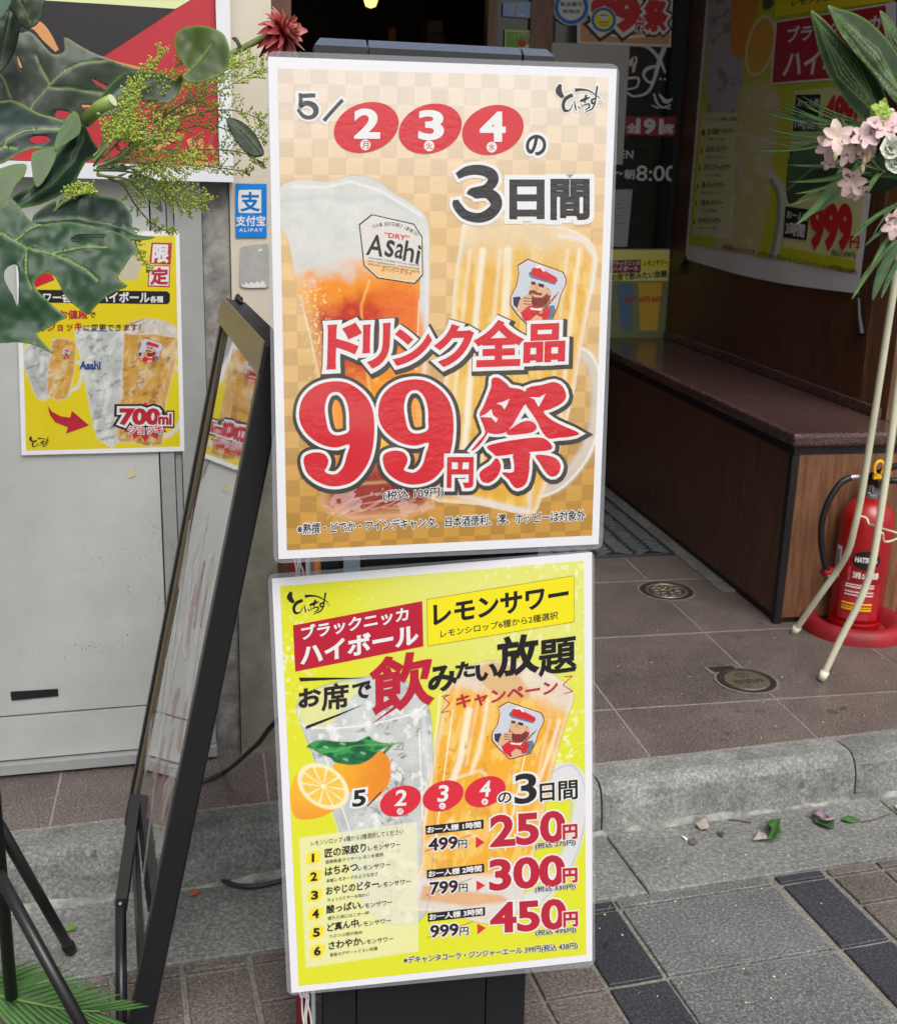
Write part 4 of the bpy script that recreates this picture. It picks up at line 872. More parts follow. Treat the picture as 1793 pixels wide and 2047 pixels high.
P.poly(Pl(c7, [(300, 1132), (600, 1132), (890, 1136), (600, 1150), (315, 1166)]), 'black', 3); P.poly(Pl(c7, [(365, 1562), (620, 1468), (895, 1362), (640, 1478), (362, 1592)]), 'black', 3)
for ch, x0, y0, x1, y1, b_ in (('お', 305, 1232, 488, 1400, .04), ('席', 508, 1190, 738, 1425, .025), ('で', 782, 1180, 935, 1330, .04)): tx(c7, ch, (x0, y1), (x1, y1 - 28), (x0, y0 + 12), 'black', bold=b_)
tx(c7, '飲', (952, 1458), (1482, 1352), (948, 985), 'crimson', bold=.03, res=4)
for ch, x0, y0, x1, y1, b_ in (('み', 80, 1050, 318, 1262, .04), ('た', 322, 1005, 480, 1138, .045), ('い', 500, 1030, 680, 1160, .045), ('放', 690, 790, 1040, 1122, .034), ('題', 1060, 812, 1380, 1118, .024)): tx(c8, ch, (x0, y1), (x1, y1 - (x1 - x0) * .14), (x0, y0), 'black', bold=b_, res=4)
tx(c8, 'キャンペーン', (325, 1412), (1220, 1272), (322, 1292), 'crimson', bold=.03)
for z_ in ([(188, 1300), (262, 1284), (205, 1312)], [(205, 1312), (264, 1362)], [(264, 1362), (188, 1443), (262, 1428)], [(1280, 1125), (1352, 1117), (1268, 1195)], [(1268, 1195), (1354, 1255), (1280, 1275)]):
    for p_, q_ in zip(z_[:-1], z_[1:]): P.stroke([c8(*p_) + (1.4,), c8(*q_) + (1.4,)], 'crimson', 3)
emblem(P, lambda x, y: c8(635 + (x - 715) * .926, 1345 + (y - 433) * .832), 1.6, .9)
RB = [('white', .09)]
tx(c9, '5', (665, 452), (757, 440), (672, 328), 'black', bold=.03, halos=RB); P.stroke([c9(780, 448) + (2.2,), c9(888, 334) + (2.2,)], 'black', 3)
for f, x, y in ((c9, 1045, 408), (cT, 264, 366), (cT, 601, 332)): P.ellipse(*f(x, y), 42.5, 29, 'brightred', -.38, 2)
for f, ch, x0, y0, x1, y1 in ((c9, '2', 1000, 322, 1096, 450), (cT, '3', 220, 284, 305, 418), (cT, '4', 556, 250, 644, 378)): tx(f, ch, (x0, y1 - 6), (x1 - 10, y1 - 10), (x0 + 14, y0), 'white', bold=.022)
for f, x, y, ch in ((c9, 1043, 490, '月'), (cT, 258, 447, '火'), (cT, 597, 413, '水')):
    a_, b_ = f(x, y); P.ellipse(a_, b_, 6.6, 6.6, 'white', 0, 3.5, 20); P.box(ch, a_ - 4.2, b_ - 4.4, a_ + 4.2, b_ + 4.4, 'brightred', layer=4.5)
tx(cT, 'の', (705, 425), (808, 418), (707, 342), 'black', bold=.02, halos=RB); tx(cT, '3', (845, 430), (1005, 412), (845, 200), 'black', bold=.02, halos=[('white', .05)])
tx(cT, '日', (1042, 412), (1155, 400), (1040, 272), 'black', bold=.02, halos=[('white', .06)]); tx(cT, '間', (1192, 402), (1340, 388), (1190, 252), 'black', bold=.02, halos=[('white', .06)])
rows = [dict(bar=[(122, 607), (588, 556), (588, 627), (126, 677)], h='1', bt=((138, 664), (566, 618), (136, 616)), o='499', ot=((150, 806), (376, 786), (150, 710)), oy=((386, 788), (455, 782), (385, 722)), tri=[(527, 692), (597, 738), (527, 785)], st=[(118, 810), (492, 676)], n='250', nt=((655, 770), (1232, 726), (652, 534)), ye=((1228, 712), (1336, 704), (1226, 602)), tax='275', tt=((1003, 796), (1325, 764), (1003, 744))),
        dict(bar=[(133, 962), (592, 911), (594, 980), (135, 1030)], h='2', bt=((148, 1018), (572, 970), (146, 970)), o='799', ot=((163, 1158), (380, 1138), (160, 1062)), oy=((392, 1140), (460, 1134), (391, 1074)), tri=[(531, 1045), (601, 1083), (533, 1130)], st=[(125, 1165), (495, 1028)], n='300', nt=((648, 1120), (1230, 1078), (645, 888)), ye=((1228, 1062), (1336, 1055), (1226, 952)), tax='330', tt=((1000, 1143), (1325, 1117), (1000, 1094))),
        dict(bar=[(140, 1308), (600, 1258), (600, 1325), (143, 1377)], h='3', bt=((155, 1364), (580, 1316), (153, 1316)), o='999', ot=((165, 1502), (385, 1484), (163, 1408)), oy=((398, 1488), (465, 1482), (398, 1422)), tri=[(538, 1390), (606, 1425), (540, 1477)], st=[(132, 1505), (505, 1373)], n='450', nt=((655, 1462), (1240, 1424), (652, 1236)), ye=((1232, 1416), (1340, 1408), (1230, 1304)), tax='495', tt=((1005, 1492), (1330, 1467), (1005, 1442)))]
for r in rows:
    P.poly(Pl(cT, r['bar']), 'black', 2); tx(cT, 'お一人様 ' + r['h'] + '時間', *r['bt'], 'white', bold=.03)
    tx(cT, r['o'], *r['ot'], 'black', bold=.03, halos=[('white', .07)]); tx(cT, '円', *r['oy'], 'black', bold=.02, halos=[('white', .08)])
    P.poly(Pl(cT, r['tri']), 'brightred', 3.2); a_, b_ = r['st']; P.stroke([cT(*a_) + (.9,), cT(*b_) + (.9,)], 'crimson', 4.2)
    tx(cT, r['n'], *r['nt'], 'crimson', bold=.036, halos=[('white', .035)], res=4); tx(cT, '円', *r['ye'], 'crimson', bold=.045, halos=[('white', .06)], layer=5)
    tx(cT, '(税込 ' + r['tax'] + '円)', *r['tt'], 'black', bold=.02, halos=[('white', .045)], layer=6)
P.text('※デキャンタコーラ・ジンジャーエール 399円(税込 438円)', (807, 1929), (1154, 1899), (807, 1913), 'black', bold=.02, halos=[('white', .05)])
R_ = 'レモンサワー'
tx(c9, 'レモンシロップ 6種から2種選択してください', (330, 768), (1070, 672), (328, 726), 'black')
for a_, s_, ta, la, sa in ((0, '宮崎県産マイヤーレモンを使用', ((440, 862), (768, 812), (440, 792)), ((787, 808), (1045, 773), (787, 770)), ((445, 913), (905, 850), (445, 882))),
                           (1, '本格レモネードのような甘さ', ((442, 1008), (700, 966), (442, 942)), ((705, 968), (962, 935), (705, 930)), ((450, 1064), (862, 1006), (450, 1032))),
                           (2, 'ちょっとビターな味わい', ((450, 1160), (865, 1102), (450, 1096)), ((868, 1102), (1125, 1068), (868, 1064)), ((460, 1215), (795, 1170), (460, 1186))),
                           (3, '疲れた体にはこの一杯', ((453, 1310), (718, 1270), (453, 1246)), ((720, 1272), (978, 1236), (720, 1234)), ((463, 1364), (795, 1318), (463, 1333))),
                           (4, 'つぶつぶ感が強め', ((460, 1455), (705, 1415), (460, 1391)), ((708, 1417), (968, 1383), (708, 1380)), ((470, 1508), (740, 1472), (470, 1480))),
                           (5, '食後のデザートぐらい別腹', ((470, 1600), (730, 1560), (470, 1538)), ((735, 1560), (987, 1528), (735, 1524)), ((478, 1658), (862, 1602), (478, 1628)))):
    tx(c9, ('匠の深絞り', 'はちみつ', 'おやじのビター', '酸っぱい', 'ど真ん中', 'さわやか')[a_], *ta, 'black', bold=.026)
    tx(c9, R_, *la, 'black', bold=.012); tx(c9, s_, *sa, 'grey', bold=.008)
    x, y = 345 + 7 * a_, 865 + 149.5 * a_; hw_ = 8 if a_ == 0 else 24; tx(c9, str(a_ + 1), (x - hw_, y + 32), (x + hw_ - 2, y + 28), (x - hw_, y - 32), 'black', bold=.02 if a_ == 0 else .04)
P.build()

# --- the stand itself: black sign stand behind the sheets
M_blk = mat('satin_black_aluminium', rgb(17, 18, 22), .36, .06, 8, .00005, 30)
M_blk2 = mat('matt_black_panel', rgb(18, 19, 23), .5, .08, 8, .0001, 40)
M_bev = mat('blue_black_bevelled_rail', rgb(70, 82, 100), .3, .05, 20)
FS = Frame(F1.o - F1.n * .056, (1, 0, 0), F1.v)
stand = empty('menu_stand', tuple(onz(830, 2160, 0)), 'black upright sign stand carrying the two laminated posters on the pavement', 'sign stand')
def fsloc(x, y): a, b = FS.loc([x], [y]); return a[0], b[0]
def fsw(a, b, n): return tuple(FS.o + a * FS.u + b * FS.v + n * FS.n)
def fbox(name, a0, a1, b0, b1, n0, n1, m):
    P8 = [fsw(a, b, n) for n in (n0, n1) for b in (b0, b1) for a in (a0, a1)]
    q = MB(); q.add(P8, [(0, 2, 3, 1), (4, 5, 7, 6), (0, 1, 5, 4), (2, 6, 7, 3), (0, 4, 6, 2), (1, 3, 7, 5)]); return q.build(name, m, stand)
aL, _ = fsloc(645, 108); aR, _ = fsloc(1120, 118); bt = fsloc(890, 103)[1]; aLb = fsloc(640, 2000)[0]; aRb = fsloc(1033, 2000)[0]; bb = fsloc(800, 2140)[1]
aL = (aL + aLb) / 2 - .002; aR = (aR + aRb) / 2 + .002
s1_, s2_ = fsloc(737, 100)[0], fsloc(1046, 110)[0]; t1_, t2_ = fsloc(712, 2010)[0], fsloc(970, 2010)[0]
fbox('back_panel', aL + .012, aR - .012, bb, bt - .012, -.020, -.012, M_blk2)
for a0, a1 in ((aL, aL + .026), (aR - .026, aR)): fbox('side_rail', a0, a1, bb, bt - .016, -.026, -.004, M_blk)
for a0, a1 in ((aL, t1_ - .001), (t1_ + .0012, t2_ - .0012), (t2_ + .001, aR)): fbox('lower_panel', a0, a1, bb, fsloc(800, 1960)[1], -.010, .002, M_blk2)
for a0, a1 in ((aL - .001, s1_ - .0015), (s1_ + .0015, s2_ - .0015), (s2_ + .0015, aR + .001)):
    fbox('top_rail', a0, a1, bt - .016, bt + .001, -.024, -.002, M_blk2)
    q = MB(); e = .008 if (a0 < aL or a1 > aR) else 0; l0 = e if a0 < aL else 0; l1 = e if a1 > aR else 0
    q.add([fsw(a0, bt + .0012, -.002), fsw(a1, bt + .0012, -.002), fsw(a1 - l1, bt + .0115, -.014), fsw(a0 + l0, bt + .0115, -.014), fsw(a0, bt + .0012, -.024), fsw(a1, bt + .0012, -.024)], [(0, 1, 2, 3), (3, 2, 5, 4), (0, 3, 4), (1, 5, 2)]); q.build('bevelled_cap', M_bev, stand)
bz = onz(830, 2160, 0)
q = MB(); q.box((.14, 1.20, .002), (.44, 1.45, .022)); q.build('base_plate', M_blk, stand)
# clear fixing tab and coloured strips seen in the slit between the sheets
fbox('clear_tab', fsloc(687, 1130)[0], fsloc(720, 1130)[0], fsloc(700, 1152)[1], fsloc(700, 1104)[1], -.003, -.001, mat('pale_blue_tab', rgb(176, 192, 212), .15, .02, 30))
rb = empty('rolled_banner', tuple(onz(610, 2140, 0)), 'rolled red banner with pale pole and white cords behind the left poster edges', 'banner')
def strip(name, pa, pb, wpx, off, m, r=None):
    (x0, y0), (x1, y1) = pa, pb; o_ = FS.o - FS.n * off
    p0, p1 = onpl(x0, y0, o_, FS.n), onpl(x1, y1, o_, FS.n); rr = r or wpx / 2 * .00062
    return MB().tube([p0, p0 + (p1 - p0) * .5, p1], rr, 12).build(name, m, rb, smooth=True)
M_redc = mat('red_banner_cloth', rgb(150, 34, 46), .8, .15, 60, .0006, 90)
strip('red_roll', (598, 1060), (612, 2150), 44, .030, M_redc)
strip('pale_pole', (615, 1060), (628, 2150), 11, .006, mat('pale_blue_white_pole', rgb(206, 214, 220), .35))
strip('orange_tag', (634, 1100), (635, 1175), 19, .008, mat('orange_plastic_tag', rgb(226, 140, 62), .45))
for k, (xa, xb, xc) in enumerate(((586, 590, 594), (594, 600, 598), (604, 600, 608), (590, 596, 592))):
    o_ = FS.o - FS.n * .004
    MB().tube([onpl(*p, o_, FS.n) for p in smoothpath([(xa, 1090), (xb, 1125), (xc, 1180), (xb + 4, 1500), (xa + 10, 1950), (xb + 22 - k * 5, 1990), (xc + 14, 2040), (xb + 16 + k * 3, 2100)])], .0012, 6).build('white_cord', mat('white_cord', rgb(225, 222, 220), .6), rb)

# ================================================================ POSTER ON THE DOOR, STICKERS ON THE PILLAR
FD = Frame(Vector((-.3, dy(-.3) - .0095, .9)), (.99875, .05, 0), (0, 0, 1))
pd_ = empty('door_poster', (0, 0, 0), 'yellow poster of mega mug with red arrow taped to the grey steel door', 'poster', frame=FD)
M_prd = film('poster_print_gloss', True, attr='Col', coat=1.0, strength=.0005, sc=30)
cD = lambda x, y: (x * .346, 440 + y * .346)
sheet(FD, Pl(cD, [(88, 66), (1036, 60), (1066, 1334), (124, 1358)]), -.0004, .0, 'paper', film('door_poster_paper', True, rgb(226, 226, 230), strength=.0004), pd_)
cv = Canvas(FD, Pl(cD, [(116, 92), (1014, 88), (1040, 1308), (150, 1332)]), .0011); nz = Noise(21)
a1 = nz.fbm(cv.x / 14, cv.y / 14, 4); a2 = nz.fbm(cv.x / 5, cv.y / 5, 3)
cv.fill((236, 216, 20))
def glassp(pts, base, wh, dkc, k=.95):
    d = sdist(cv.x, cv.y, closedpath(Pl(cD, pts), 2)); c = lin(base) * (.75 + .45 * a1[..., None]); m_ = sm(.42, .80, nz.fbm(cv.x / 12 + base[0] + cv.y / 60, cv.y / 22, 4))[..., None] * .8; c = c * (1 - m_) + m_ * lin(wh)
    m_ = sm(.52, .80, nz.fbm(cv.x / 14 + 30, cv.y / 10 + base[2] + cv.x / 40, 4))[..., None]; c = c * (1 - m_ * .7) + m_ * .7 * lin(dkc); e_ = sm(4, .5, d)[..., None] * .5; c = c * (1 - e_) + e_ * lin((240, 240, 240)); cv.lay(sm(-1, 1, d) * k, c)
glassp([(122, 780), (180, 700), (280, 740), (300, 800), (290, 1020), (215, 1028), (160, 900)], (190, 194, 200), (236, 238, 240), (110, 114, 122))
cv.line(smoothpath(Pl(cD, [(410, 820), (470, 830), (470, 900), (450, 960), (400, 990)])), 7, (226, 226, 226), .9, 1.5)
glassp([(300, 690), (360, 680), (430, 700), (440, 760), (400, 1025), (270, 1005), (290, 760)], (222, 168, 80), (240, 220, 180), (170, 110, 50))
glassp([(430, 640), (520, 620), (720, 640), (710, 760), (690, 1280), (590, 1280), (540, 1200), (470, 820)], (196, 202, 206), (240, 243, 245), (110, 122, 132))
cv.line(smoothpath(Pl(cD, [(1000, 830), (1040, 880)])), 6, (226, 226, 226), .9, 1.5); cv.line(smoothpath(Pl(cD, [(950, 1250), (1010, 1215), (1040, 1165)])), 9, (226, 226, 226), .9, 1.5)
glassp([(715, 640), (780, 580), (880, 565), (1000, 600), (1036, 680), (1010, 850), (960, 1060), (935, 1300), (760, 1285), (660, 1250), (700, 1000)], (214, 160, 76), (238, 222, 190), (120, 84, 50))
glassp([(720, 640), (790, 590), (880, 570), (1000, 610), (1036, 680), (900, 660), (760, 660)], (224, 220, 214), (244, 244, 244), (170, 130, 80), .8)
cv.poly(Pl(cD, [(680, 150), (790, 180), (820, 260), (790, 340), (700, 350), (670, 250)]), (190, 190, 184), 3, .8)
cv.build('poster_print', pd_, M_prd, .0001)
P = Print(FD, pd_, inkfn('flat'), .0002)
P.poly(Pl(cD, [(180, 330), (240, 296), (300, 310), (316, 345), (205, 388)]), 'red', 1)
P.poly(Pl(cD, [(875, 128), (994, 130), (986, 255), (862, 250)]), 'crimson', 1); P.poly(Pl(cD, [(860, 258), (984, 260), (980, 386), (852, 382)]), 'crimson', 1); P.poly(Pl(cD, [(866, 264), (978, 266), (974, 379), (859, 375)]), 'white', 1.5)
tx(cD, '限', (880, 240), (968, 242), (888, 142), 'white', bold=.04); tx(cD, '定', (872, 368), (966, 368), (876, 276), 'crimson', bold=.04)
P.poly(Pl(cD, [(150, 400), (965, 410), (982, 425), (982, 468), (968, 484), (150, 474)]), 'black', 1)
tx(cD, 'サワー各種', (190, 470), (470, 474), (190, 416), 'white', bold=.03); tx(cD, 'ハイボール', (572, 472), (862, 474), (572, 414), 'white', bold=.03); tx(cD, '各種', (868, 474), (942, 474), (868, 438), 'white', bold=.03)
tx(cD, '同じお値段', (225, 570), (506, 568), (225, 520), 'crimson', bold=.03); tx(cD, 'で', (514, 562), (552, 562), (514, 532), 'black', bold=.02)
tx(cD, 'メガジョッキ', (170, 642), (474, 636), (170, 594), 'crimson', bold=.03); tx(cD, 'に変更できます！', (484, 642), (812, 638), (484, 600), 'dark', bold=.012)
P.shape([Pl(cD, [(275, 1070), (300, 1105), (350, 1132), (405, 1140), (415, 1100), (515, 1185), (380, 1234), (392, 1196), (320, 1168), (288, 1125)])], 'crimson', 2)
P.poly([cD(840 + (110 if k % 2 else 150) * math.cos(T * k / 24) * .95, 1165 + (78 if k % 2 else 118) * math.sin(T * k / 24)) for k in range(24)], 'red', 1)
tx(cD, '700', (696, 1176), (915, 1176), (700, 1092), 'crimson', bold=.06, halos=[('dark', .2), ('white', .1)], layer=4); tx(cD, 'ml', (918, 1176), (988, 1178), (918, 1118), 'crimson', bold=.05, halos=[('dark', .2), ('white', .1)], layer=5)
tx(cD, 'ジョッキ', (742, 1236), (940, 1234), (742, 1190), 'redtext', bold=.03, halos=[('dark', .15), ('white', .09)], layer=5)
tx(cD, 'Asahi', (462, 858), (580, 862), (462, 815), 'asahi', bold=.04, layer=3)
logo(P, *cD(170, 1245), *cD(288, 1312), 'black', None, 3)
emblem(P, lambda x, y: cD(792 + (x - 715) * .30, 680 + (y - 433) * .245), 1.6, .35)
emblem(P, lambda x, y: cD(355 + (x - 715) * .11, 735 + (y - 433) * .115), 1.6, .12)
P.build()

FA = Frame(Vector((.06, dy(.06) - .0085, 1.1)), (.99875, .05, 0), (0, 0, 1))
al = empty('payment_sticker', (0, 0, 0), 'blue payment sticker with white Chinese characters on the beige pillar', 'sticker', frame=FA)
MB_q = sheet(FA, [(470.5, 366), (533, 367), (533, 474), (471, 474)], 0, .0004, 'sticker_face', mat('sticker_blue', rgb(20, 120, 205), .35), al)
P = Print(FA, al, inkfn('flat'), .0005)
a_, b_ = 503, 404; P.shape([closedpath([(485, 379), (519, 379), (522, 382), (522, 421), (519, 425), (485, 425), (477, 421), (477, 383)], 2)], 'white', 1)
P.box('支', 482, 384, 518, 421, 'blue', bold=.03, layer=2); P.box('支付宝', 472, 431, 530, 451, 'white', bold=.03, layer=2); P.box('ALIPAY', 478, 456, 525, 462.5, 'white', bold=.02, layer=2, space=1.3)
P.build()
FAk = Frame(Vector((.06, dy(.06) - .0085, 1.0)), (.99875, .05, 0), (0, 0, 1))
fl_ = empty('peeled_film_patch', (0, 0, 0), 'cloudy peeled plastic film patch below the blue sticker on the pillar', 'film', frame=FAk)
sheet(FAk, [(481, 492), (537, 486), (538, 574), (479, 573)], 0, .0006, 'film_sheet', mat('cloudy_grey_film', rgb(168, 168, 164), .18, .08, 40, .0006, 25, coat=.6), fl_, .006)
q = Print(FAk, fl_, inkfn('flat'), .0010); q.poly([(483, 573), (485, 566), (488, 570), (492, 563), (497, 568), (503, 562), (508, 567), (514, 561), (519, 566), (525, 560), (530, 566), (532, 574), (500, 575)], 'white', 1); q.poly([(515, 499), (522, 496), (525, 499), (518, 503)], 'white', 1); q.name = 'torn_edge'; q.build()

# ================================================================ RECESS: LEDGE, BANNER, GLASS FRONT, MAT
M_gran = speck('polished_brown_granite', [rgb(50, 34, 33), rgb(80, 58, 55), rgb(112, 88, 84)], 160, .16, .00005, .2)
ledge = empty('ledge_bench', (1.65, 3.6, ZF), 'wood panelled ledge with polished brown granite top along the right wall', 'bench')
def bevbox(name, a, b, m, par, bev=.006):
    o = MB().box(a, b).build(name, m, par); md = o.modifiers.new('b', 'BEVEL'); md.width = bev; md.segments = 3; return o
bevbox('granite_top', (1.470, 2.732, .588), (xr + .002, 4.495, .624), M_gran, ledge, .010)
bevbox('granite_upstand', (xr - .016, 2.90, .625), (xr - .005, 4.49, .655), M_gran, ledge, .003)
bevbox('granite_top_return', (xr + .0025, 2.732, .588), (2.10, 2.897, .624), M_gran, ledge, .008)
MB().box((1.484, 2.749, .565), (2.11, 4.49, .587)).build('black_trim', M_black, ledge)
MB().box((1.478, 2.742, ZF), (1.498, 2.762, .5645)).build('corner_trim', M_black, ledge)
for a, b in ((2.764, 3.60), (3.603, 4.49)): MB().box((1.482, a, ZF + .022), (1.50, b, .5645)).build('wood_panel', M_wood, ledge)
for a, b in ((1.500, 2.11),): MB().box((a, 2.747, ZF + .016), (b, 2.762, .5645)).build('wood_panel', M_wood2, ledge)
MB().box((1.486, 2.752, ZF), (2.11, 4.49, ZF + .0215)).build('plinth', M_black, ledge)
MB().box((1.440, 3.0, ZF + .0004), (1.4855, 4.49, ZF + .004)).build('cement_strip', M_conc, ledge)

FB = Frame((xr - .010, 4.35, .945), (0, -1, 0), (0, 0, 1))
ban = empty('wall_banner', (0, 0, 0), 'large yellow-green drink banner with lemon, mug and prices on the right wood wall', 'banner', frame=FB)
rq = lambda a0, b0, a1, b1: [tuple(float(v) for v in FB.pix(np.array(a), np.array(b))) for a, b in ((a0, b1), (a1, b1), (a1, b0), (a0, b0))]
nb = 24; V = []; Fc = []
for i in range(nb + 1):
    a = 1.268 * i / nb
    for b in (0, 1.25): V.append((a, b - (.018 * math.sin(math.pi * i / nb) if b == 0 else 0), .0012 + .0015 * math.sin(i * .9)))
for i in range(nb): Fc.append((2 * i, 2 * i + 2, 2 * i + 3, 2 * i + 1))
make('banner_sheet', V, Fc, mat('white_banner_vinyl', rgb(214, 212, 214), .5, .03, 5), ban, world=False)
cv = Canvas(FB, rq(.03, .055, 1.235, 1.24), .0042); nz = Noise(31); a1 = nz.fbm(cv.x / 20, cv.y / 20, 4); a2 = nz.fbm(cv.x / 6, cv.y / 6, 3)
cE = lambda x, y: (1180 + x * .342, y * .342)
cv.fill((206, 212, 40))
cv.poly(Pl(cE, [(690, -200), (880, -200), (900, 450), (860, 640), (840, 660), (690, 660), (680, 300)]), (190, 186, 196), 3, .95)
cv.lay(sm(-2, 2, sdist(cv.x, cv.y, Pl(cE, [(690, -200), (880, -200), (900, 450), (860, 640), (840, 660), (690, 660), (680, 300)]))) * sm(.55, .65, a1) * .7, (120, 118, 132))
cv.poly(closedpath(Pl(cE, [(850, -60), (960, -80), (990, 0), (940, 200), (910, 320), (870, 345), (830, 290), (825, 150)]), 3), (232, 150, 20), 2)
cv.blob(*cE(1000, 265), 28, 62, (246, 236, 180), .22, .04); cv.blob(*cE(1000, 265), 24, 56, (240, 176, 40), .22, .05)
cv.poly(Pl(cE, [(1010, 0), (1060, -20), (1085, 10), (1050, 55), (1015, 55)]), (40, 80, 40), 2)
cv.poly(closedpath(Pl(cE, [(880, 560), (930, 490), (1010, 468), (1080, 500), (1120, 590), (1110, 700), (1080, 900), (1050, 1200), (1000, 1420), (960, 1520), (740, 1460), (760, 1300), (830, 1250), (850, 900)]), 3), (222, 206, 150), 4, .85)
cv.lay(sm(-2, 4, sdist(cv.x, cv.y, Pl(cE, [(880, 560), (1000, 470), (1120, 590), (1050, 1200), (960, 1500), (800, 1400), (850, 900)]))) * sm(.52, .66, a1) * .6, (236, 230, 206))
cv.line(Pl(cE, [(640, 660), (850, 655), (830, 1390), (600, 1365)]), 1, (230, 230, 200), .5)
cv.poly(Pl(cE, [(660, 660), (860, 655), (835, 1395), (600, 1370)]), (238, 238, 214), 1.5, .55)
cv.line(smoothpath(Pl(cE, [(1065, 1030), (1120, 1090), (1130, 1200), (1100, 1400), (1060, 1545)])), 17, (226, 226, 220), .9, 2); cv.line(smoothpath(Pl(cE, [(1060, 1050), (1100, 1130), (1105, 1250), (1080, 1420), (1050, 1540)])), 8, (120, 120, 116), .7, 2)
cv.poly(Pl(cE, [(1200, 528), (1850, 470), (1700, 1550), (1130, 1440)]), (240, 240, 180), 1.5, .75)
cv.build('banner_print', ban, mat('banner_print', (1, 1, 1), .4, .0, attr='Col'), .0035)
P = Print(FB, ban, inkfn('plain'), .0055)
P.poly(Pl(cE, [(1095, -60), (1800, -160), (1790, 0), (1740, 8), (1090, 95)]), 'yellow', .6)
P.poly(Pl(cE, [(1090, 122), (1800, 8), (1800, 440), (1062, 492)]), 'white', .6); P.poly(Pl(cE, [(1100, 130), (1740, 28), (1720, 430), (1072, 482)]), 'crimson', 1.2)
tx(cE, 'レモンシロップ6種から2種', (1185, 36), (1760, -50), (1190, -10), 'black', bold=.02)
tx(cE, 'ブラックニッカ', (1158, 250), (1700, 175), (1168, 158), 'white', bold=.03); tx(cE, 'ハイボール', (1135, 447), (1700, 390), (1160, 298), 'white', bold=.03)
for q_, s1_t, s2_t in (([(1212, 552), (1356, 550), (1334, 768), (1192, 765)], 'お一人様', '1時間'), ([(1178, 878), (1330, 880), (1310, 1090), (1158, 1080)], 'お一人様', '2時間'), ([(1150, 1205), (1292, 1222), (1272, 1402), (1136, 1386)], 'お一人様', '3時間')):
    P.poly(Pl(cE, q_), 'black', 1); (x0, y0), (x1, y1), (x2, y2), (x3, y3) = q_
    tx(cE, s1_t, (x0 + 8, y0 + 68), (x1 - 12, y1 + 70), (x0 + 12, y0 + 22), 'white', bold=.02); tx(cE, s2_t, (x3 + 12, y3 - 18), (x2 - 14, y2 - 14), (x3 + 20, y3 - 95), 'white', bold=.03)
tx(cE, '499円', (1365, 745), (1640, 755), (1395, 545), 'red', bold=.05); tx(cE, '799円', (1340, 1100), (1620, 1110), (1360, 900), 'red', bold=.05)
tx(cE, '999', (1298, 1432), (1528, 1446), (1305, 1196), 'red', bold=.06); tx(cE, '円', (1528, 1446), (1580, 1450), (1530, 1378), 'red', bold=.04)
tx(cE, '(税込1,098円)', (1415, 1498), (1560, 1514), (1417, 1456), 'dark', bold=.01)
tx(cE, '※デキャンタコーラ・ジンジャーエール 399円(税込438円)', (990, 1502), (1568, 1612), (992, 1462), 'black', bold=.01); tx(cE, '※写真はイメージです', (780, 1456), (970, 1490), (783, 1424), 'dark', bold=.01)
for k, (a_, b_) in enumerate((('匠の深絞りレモンサワー', '宮崎県産マイヤーレモンを使用'), ('はちみつレモンサワー', '本格レモネードのような甘さ'), ('おやじのビターレモンサワー', 'ちょっとビターな味わい'), ('酸っぱいレモンサワー', '疲れた体にはこの一杯'), ('ど真ん中レモンサワー', 'つぶつぶ感が強め'), ('さわやかレモンサワー', '食後のデザートぐらい別腹'))):
    y = 785 + k * 104; x = 696 - k * 11
    tx(cE, a_, (x, y), (x + (160 if k in (0, 2) else 130), y - 4 + k), (x + 1, y - 36), 'black', bold=.012, res=1); tx(cE, b_, (x, y + 36), (x + 100, y + 38), (x, y + 18), 'dark', res=1)
    P.ellipse(*cE(x - 28, y - 15), 5.6, 9, 'lemon', 0, 1, 16); tx(cE, str(k + 1), (x - 34, y + 2), (x - 22, y + 2), (x - 33, y - 28), 'black', bold=.02)
tx(cE, 'レモンシロップ6種から2種選択', (682, 706), (866, 704), (683, 684), 'dark', res=1)
P.build()
for (x, y, lab_) in ((1366, 528, 'black clip holding the lower left corner of the wall banner'), (1724, 612, 'long black clip cord holding the lower right corner of the wall banner')):
    p = onx(x, y, xr - .01); q = MB()
    if x < 1500: q.tube([p + Vector((0, -.03, .03)), p, p + Vector((0, .03, -.02))], .008, 8); q.box((p.x - .012, p.y - .012, p.z - .035), (p.x + .004, p.y + .02, p.z - .005))
    else: q.tube([p + Vector((-.004, .02, .02)), p + Vector((-.006, 0, -.03)), p + Vector((-.004, -.02, -.075))], [.007, .009, .012], 8)
    tag(q.build('banner_clip', M_black), lab_, 'clip', 'clips on the wall banner')

# glass front at the back of the recess
M_dglass = mat('dark_door_glass', rgb(24, 26, 26), .06, .0, spec=.6)
gd = empty('glass_door', (1.56, 4.52, ZF), 'dark glass door with white lettering and opening hours at the back of the entrance', 'door')
MB().box((1.287, 4.522, ZF), (xr + .002, 4.53, 2.6)).build('glass_pane', M_dglass, gd)
MB().box((1.285, 4.5205, ZF), (1.30, 4.534, 2.6)).build('door_stile', M_black, gd); MB().box((1.795, 4.5195, ZF), (xr + .003, 4.533, 2.6)).build('door_stile', M_black, gd)
FG = Frame((1.3, 4.521, 1.2), (1, 0, 0), (0, 0, 1))
INK['decal'] = (214, 214, 216); INK['maroon'] = (150, 34, 48)
P = Print(FG, gd, inkfn('plain'), .0004)
P.poly(Pl(cE, [(205, 678), (520, 680), (515, 795), (200, 786)]), 'maroon', 1)
tx(cE, '全', (212, 772), (268, 774), (214, 718), 'decal', bold=.04); tx(cE, '191', (270, 774), (418, 778), (274, 694), 'decal', bold=.05); tx(cE, '席', (425, 778), (484, 780), (427, 722), 'decal', bold=.04)
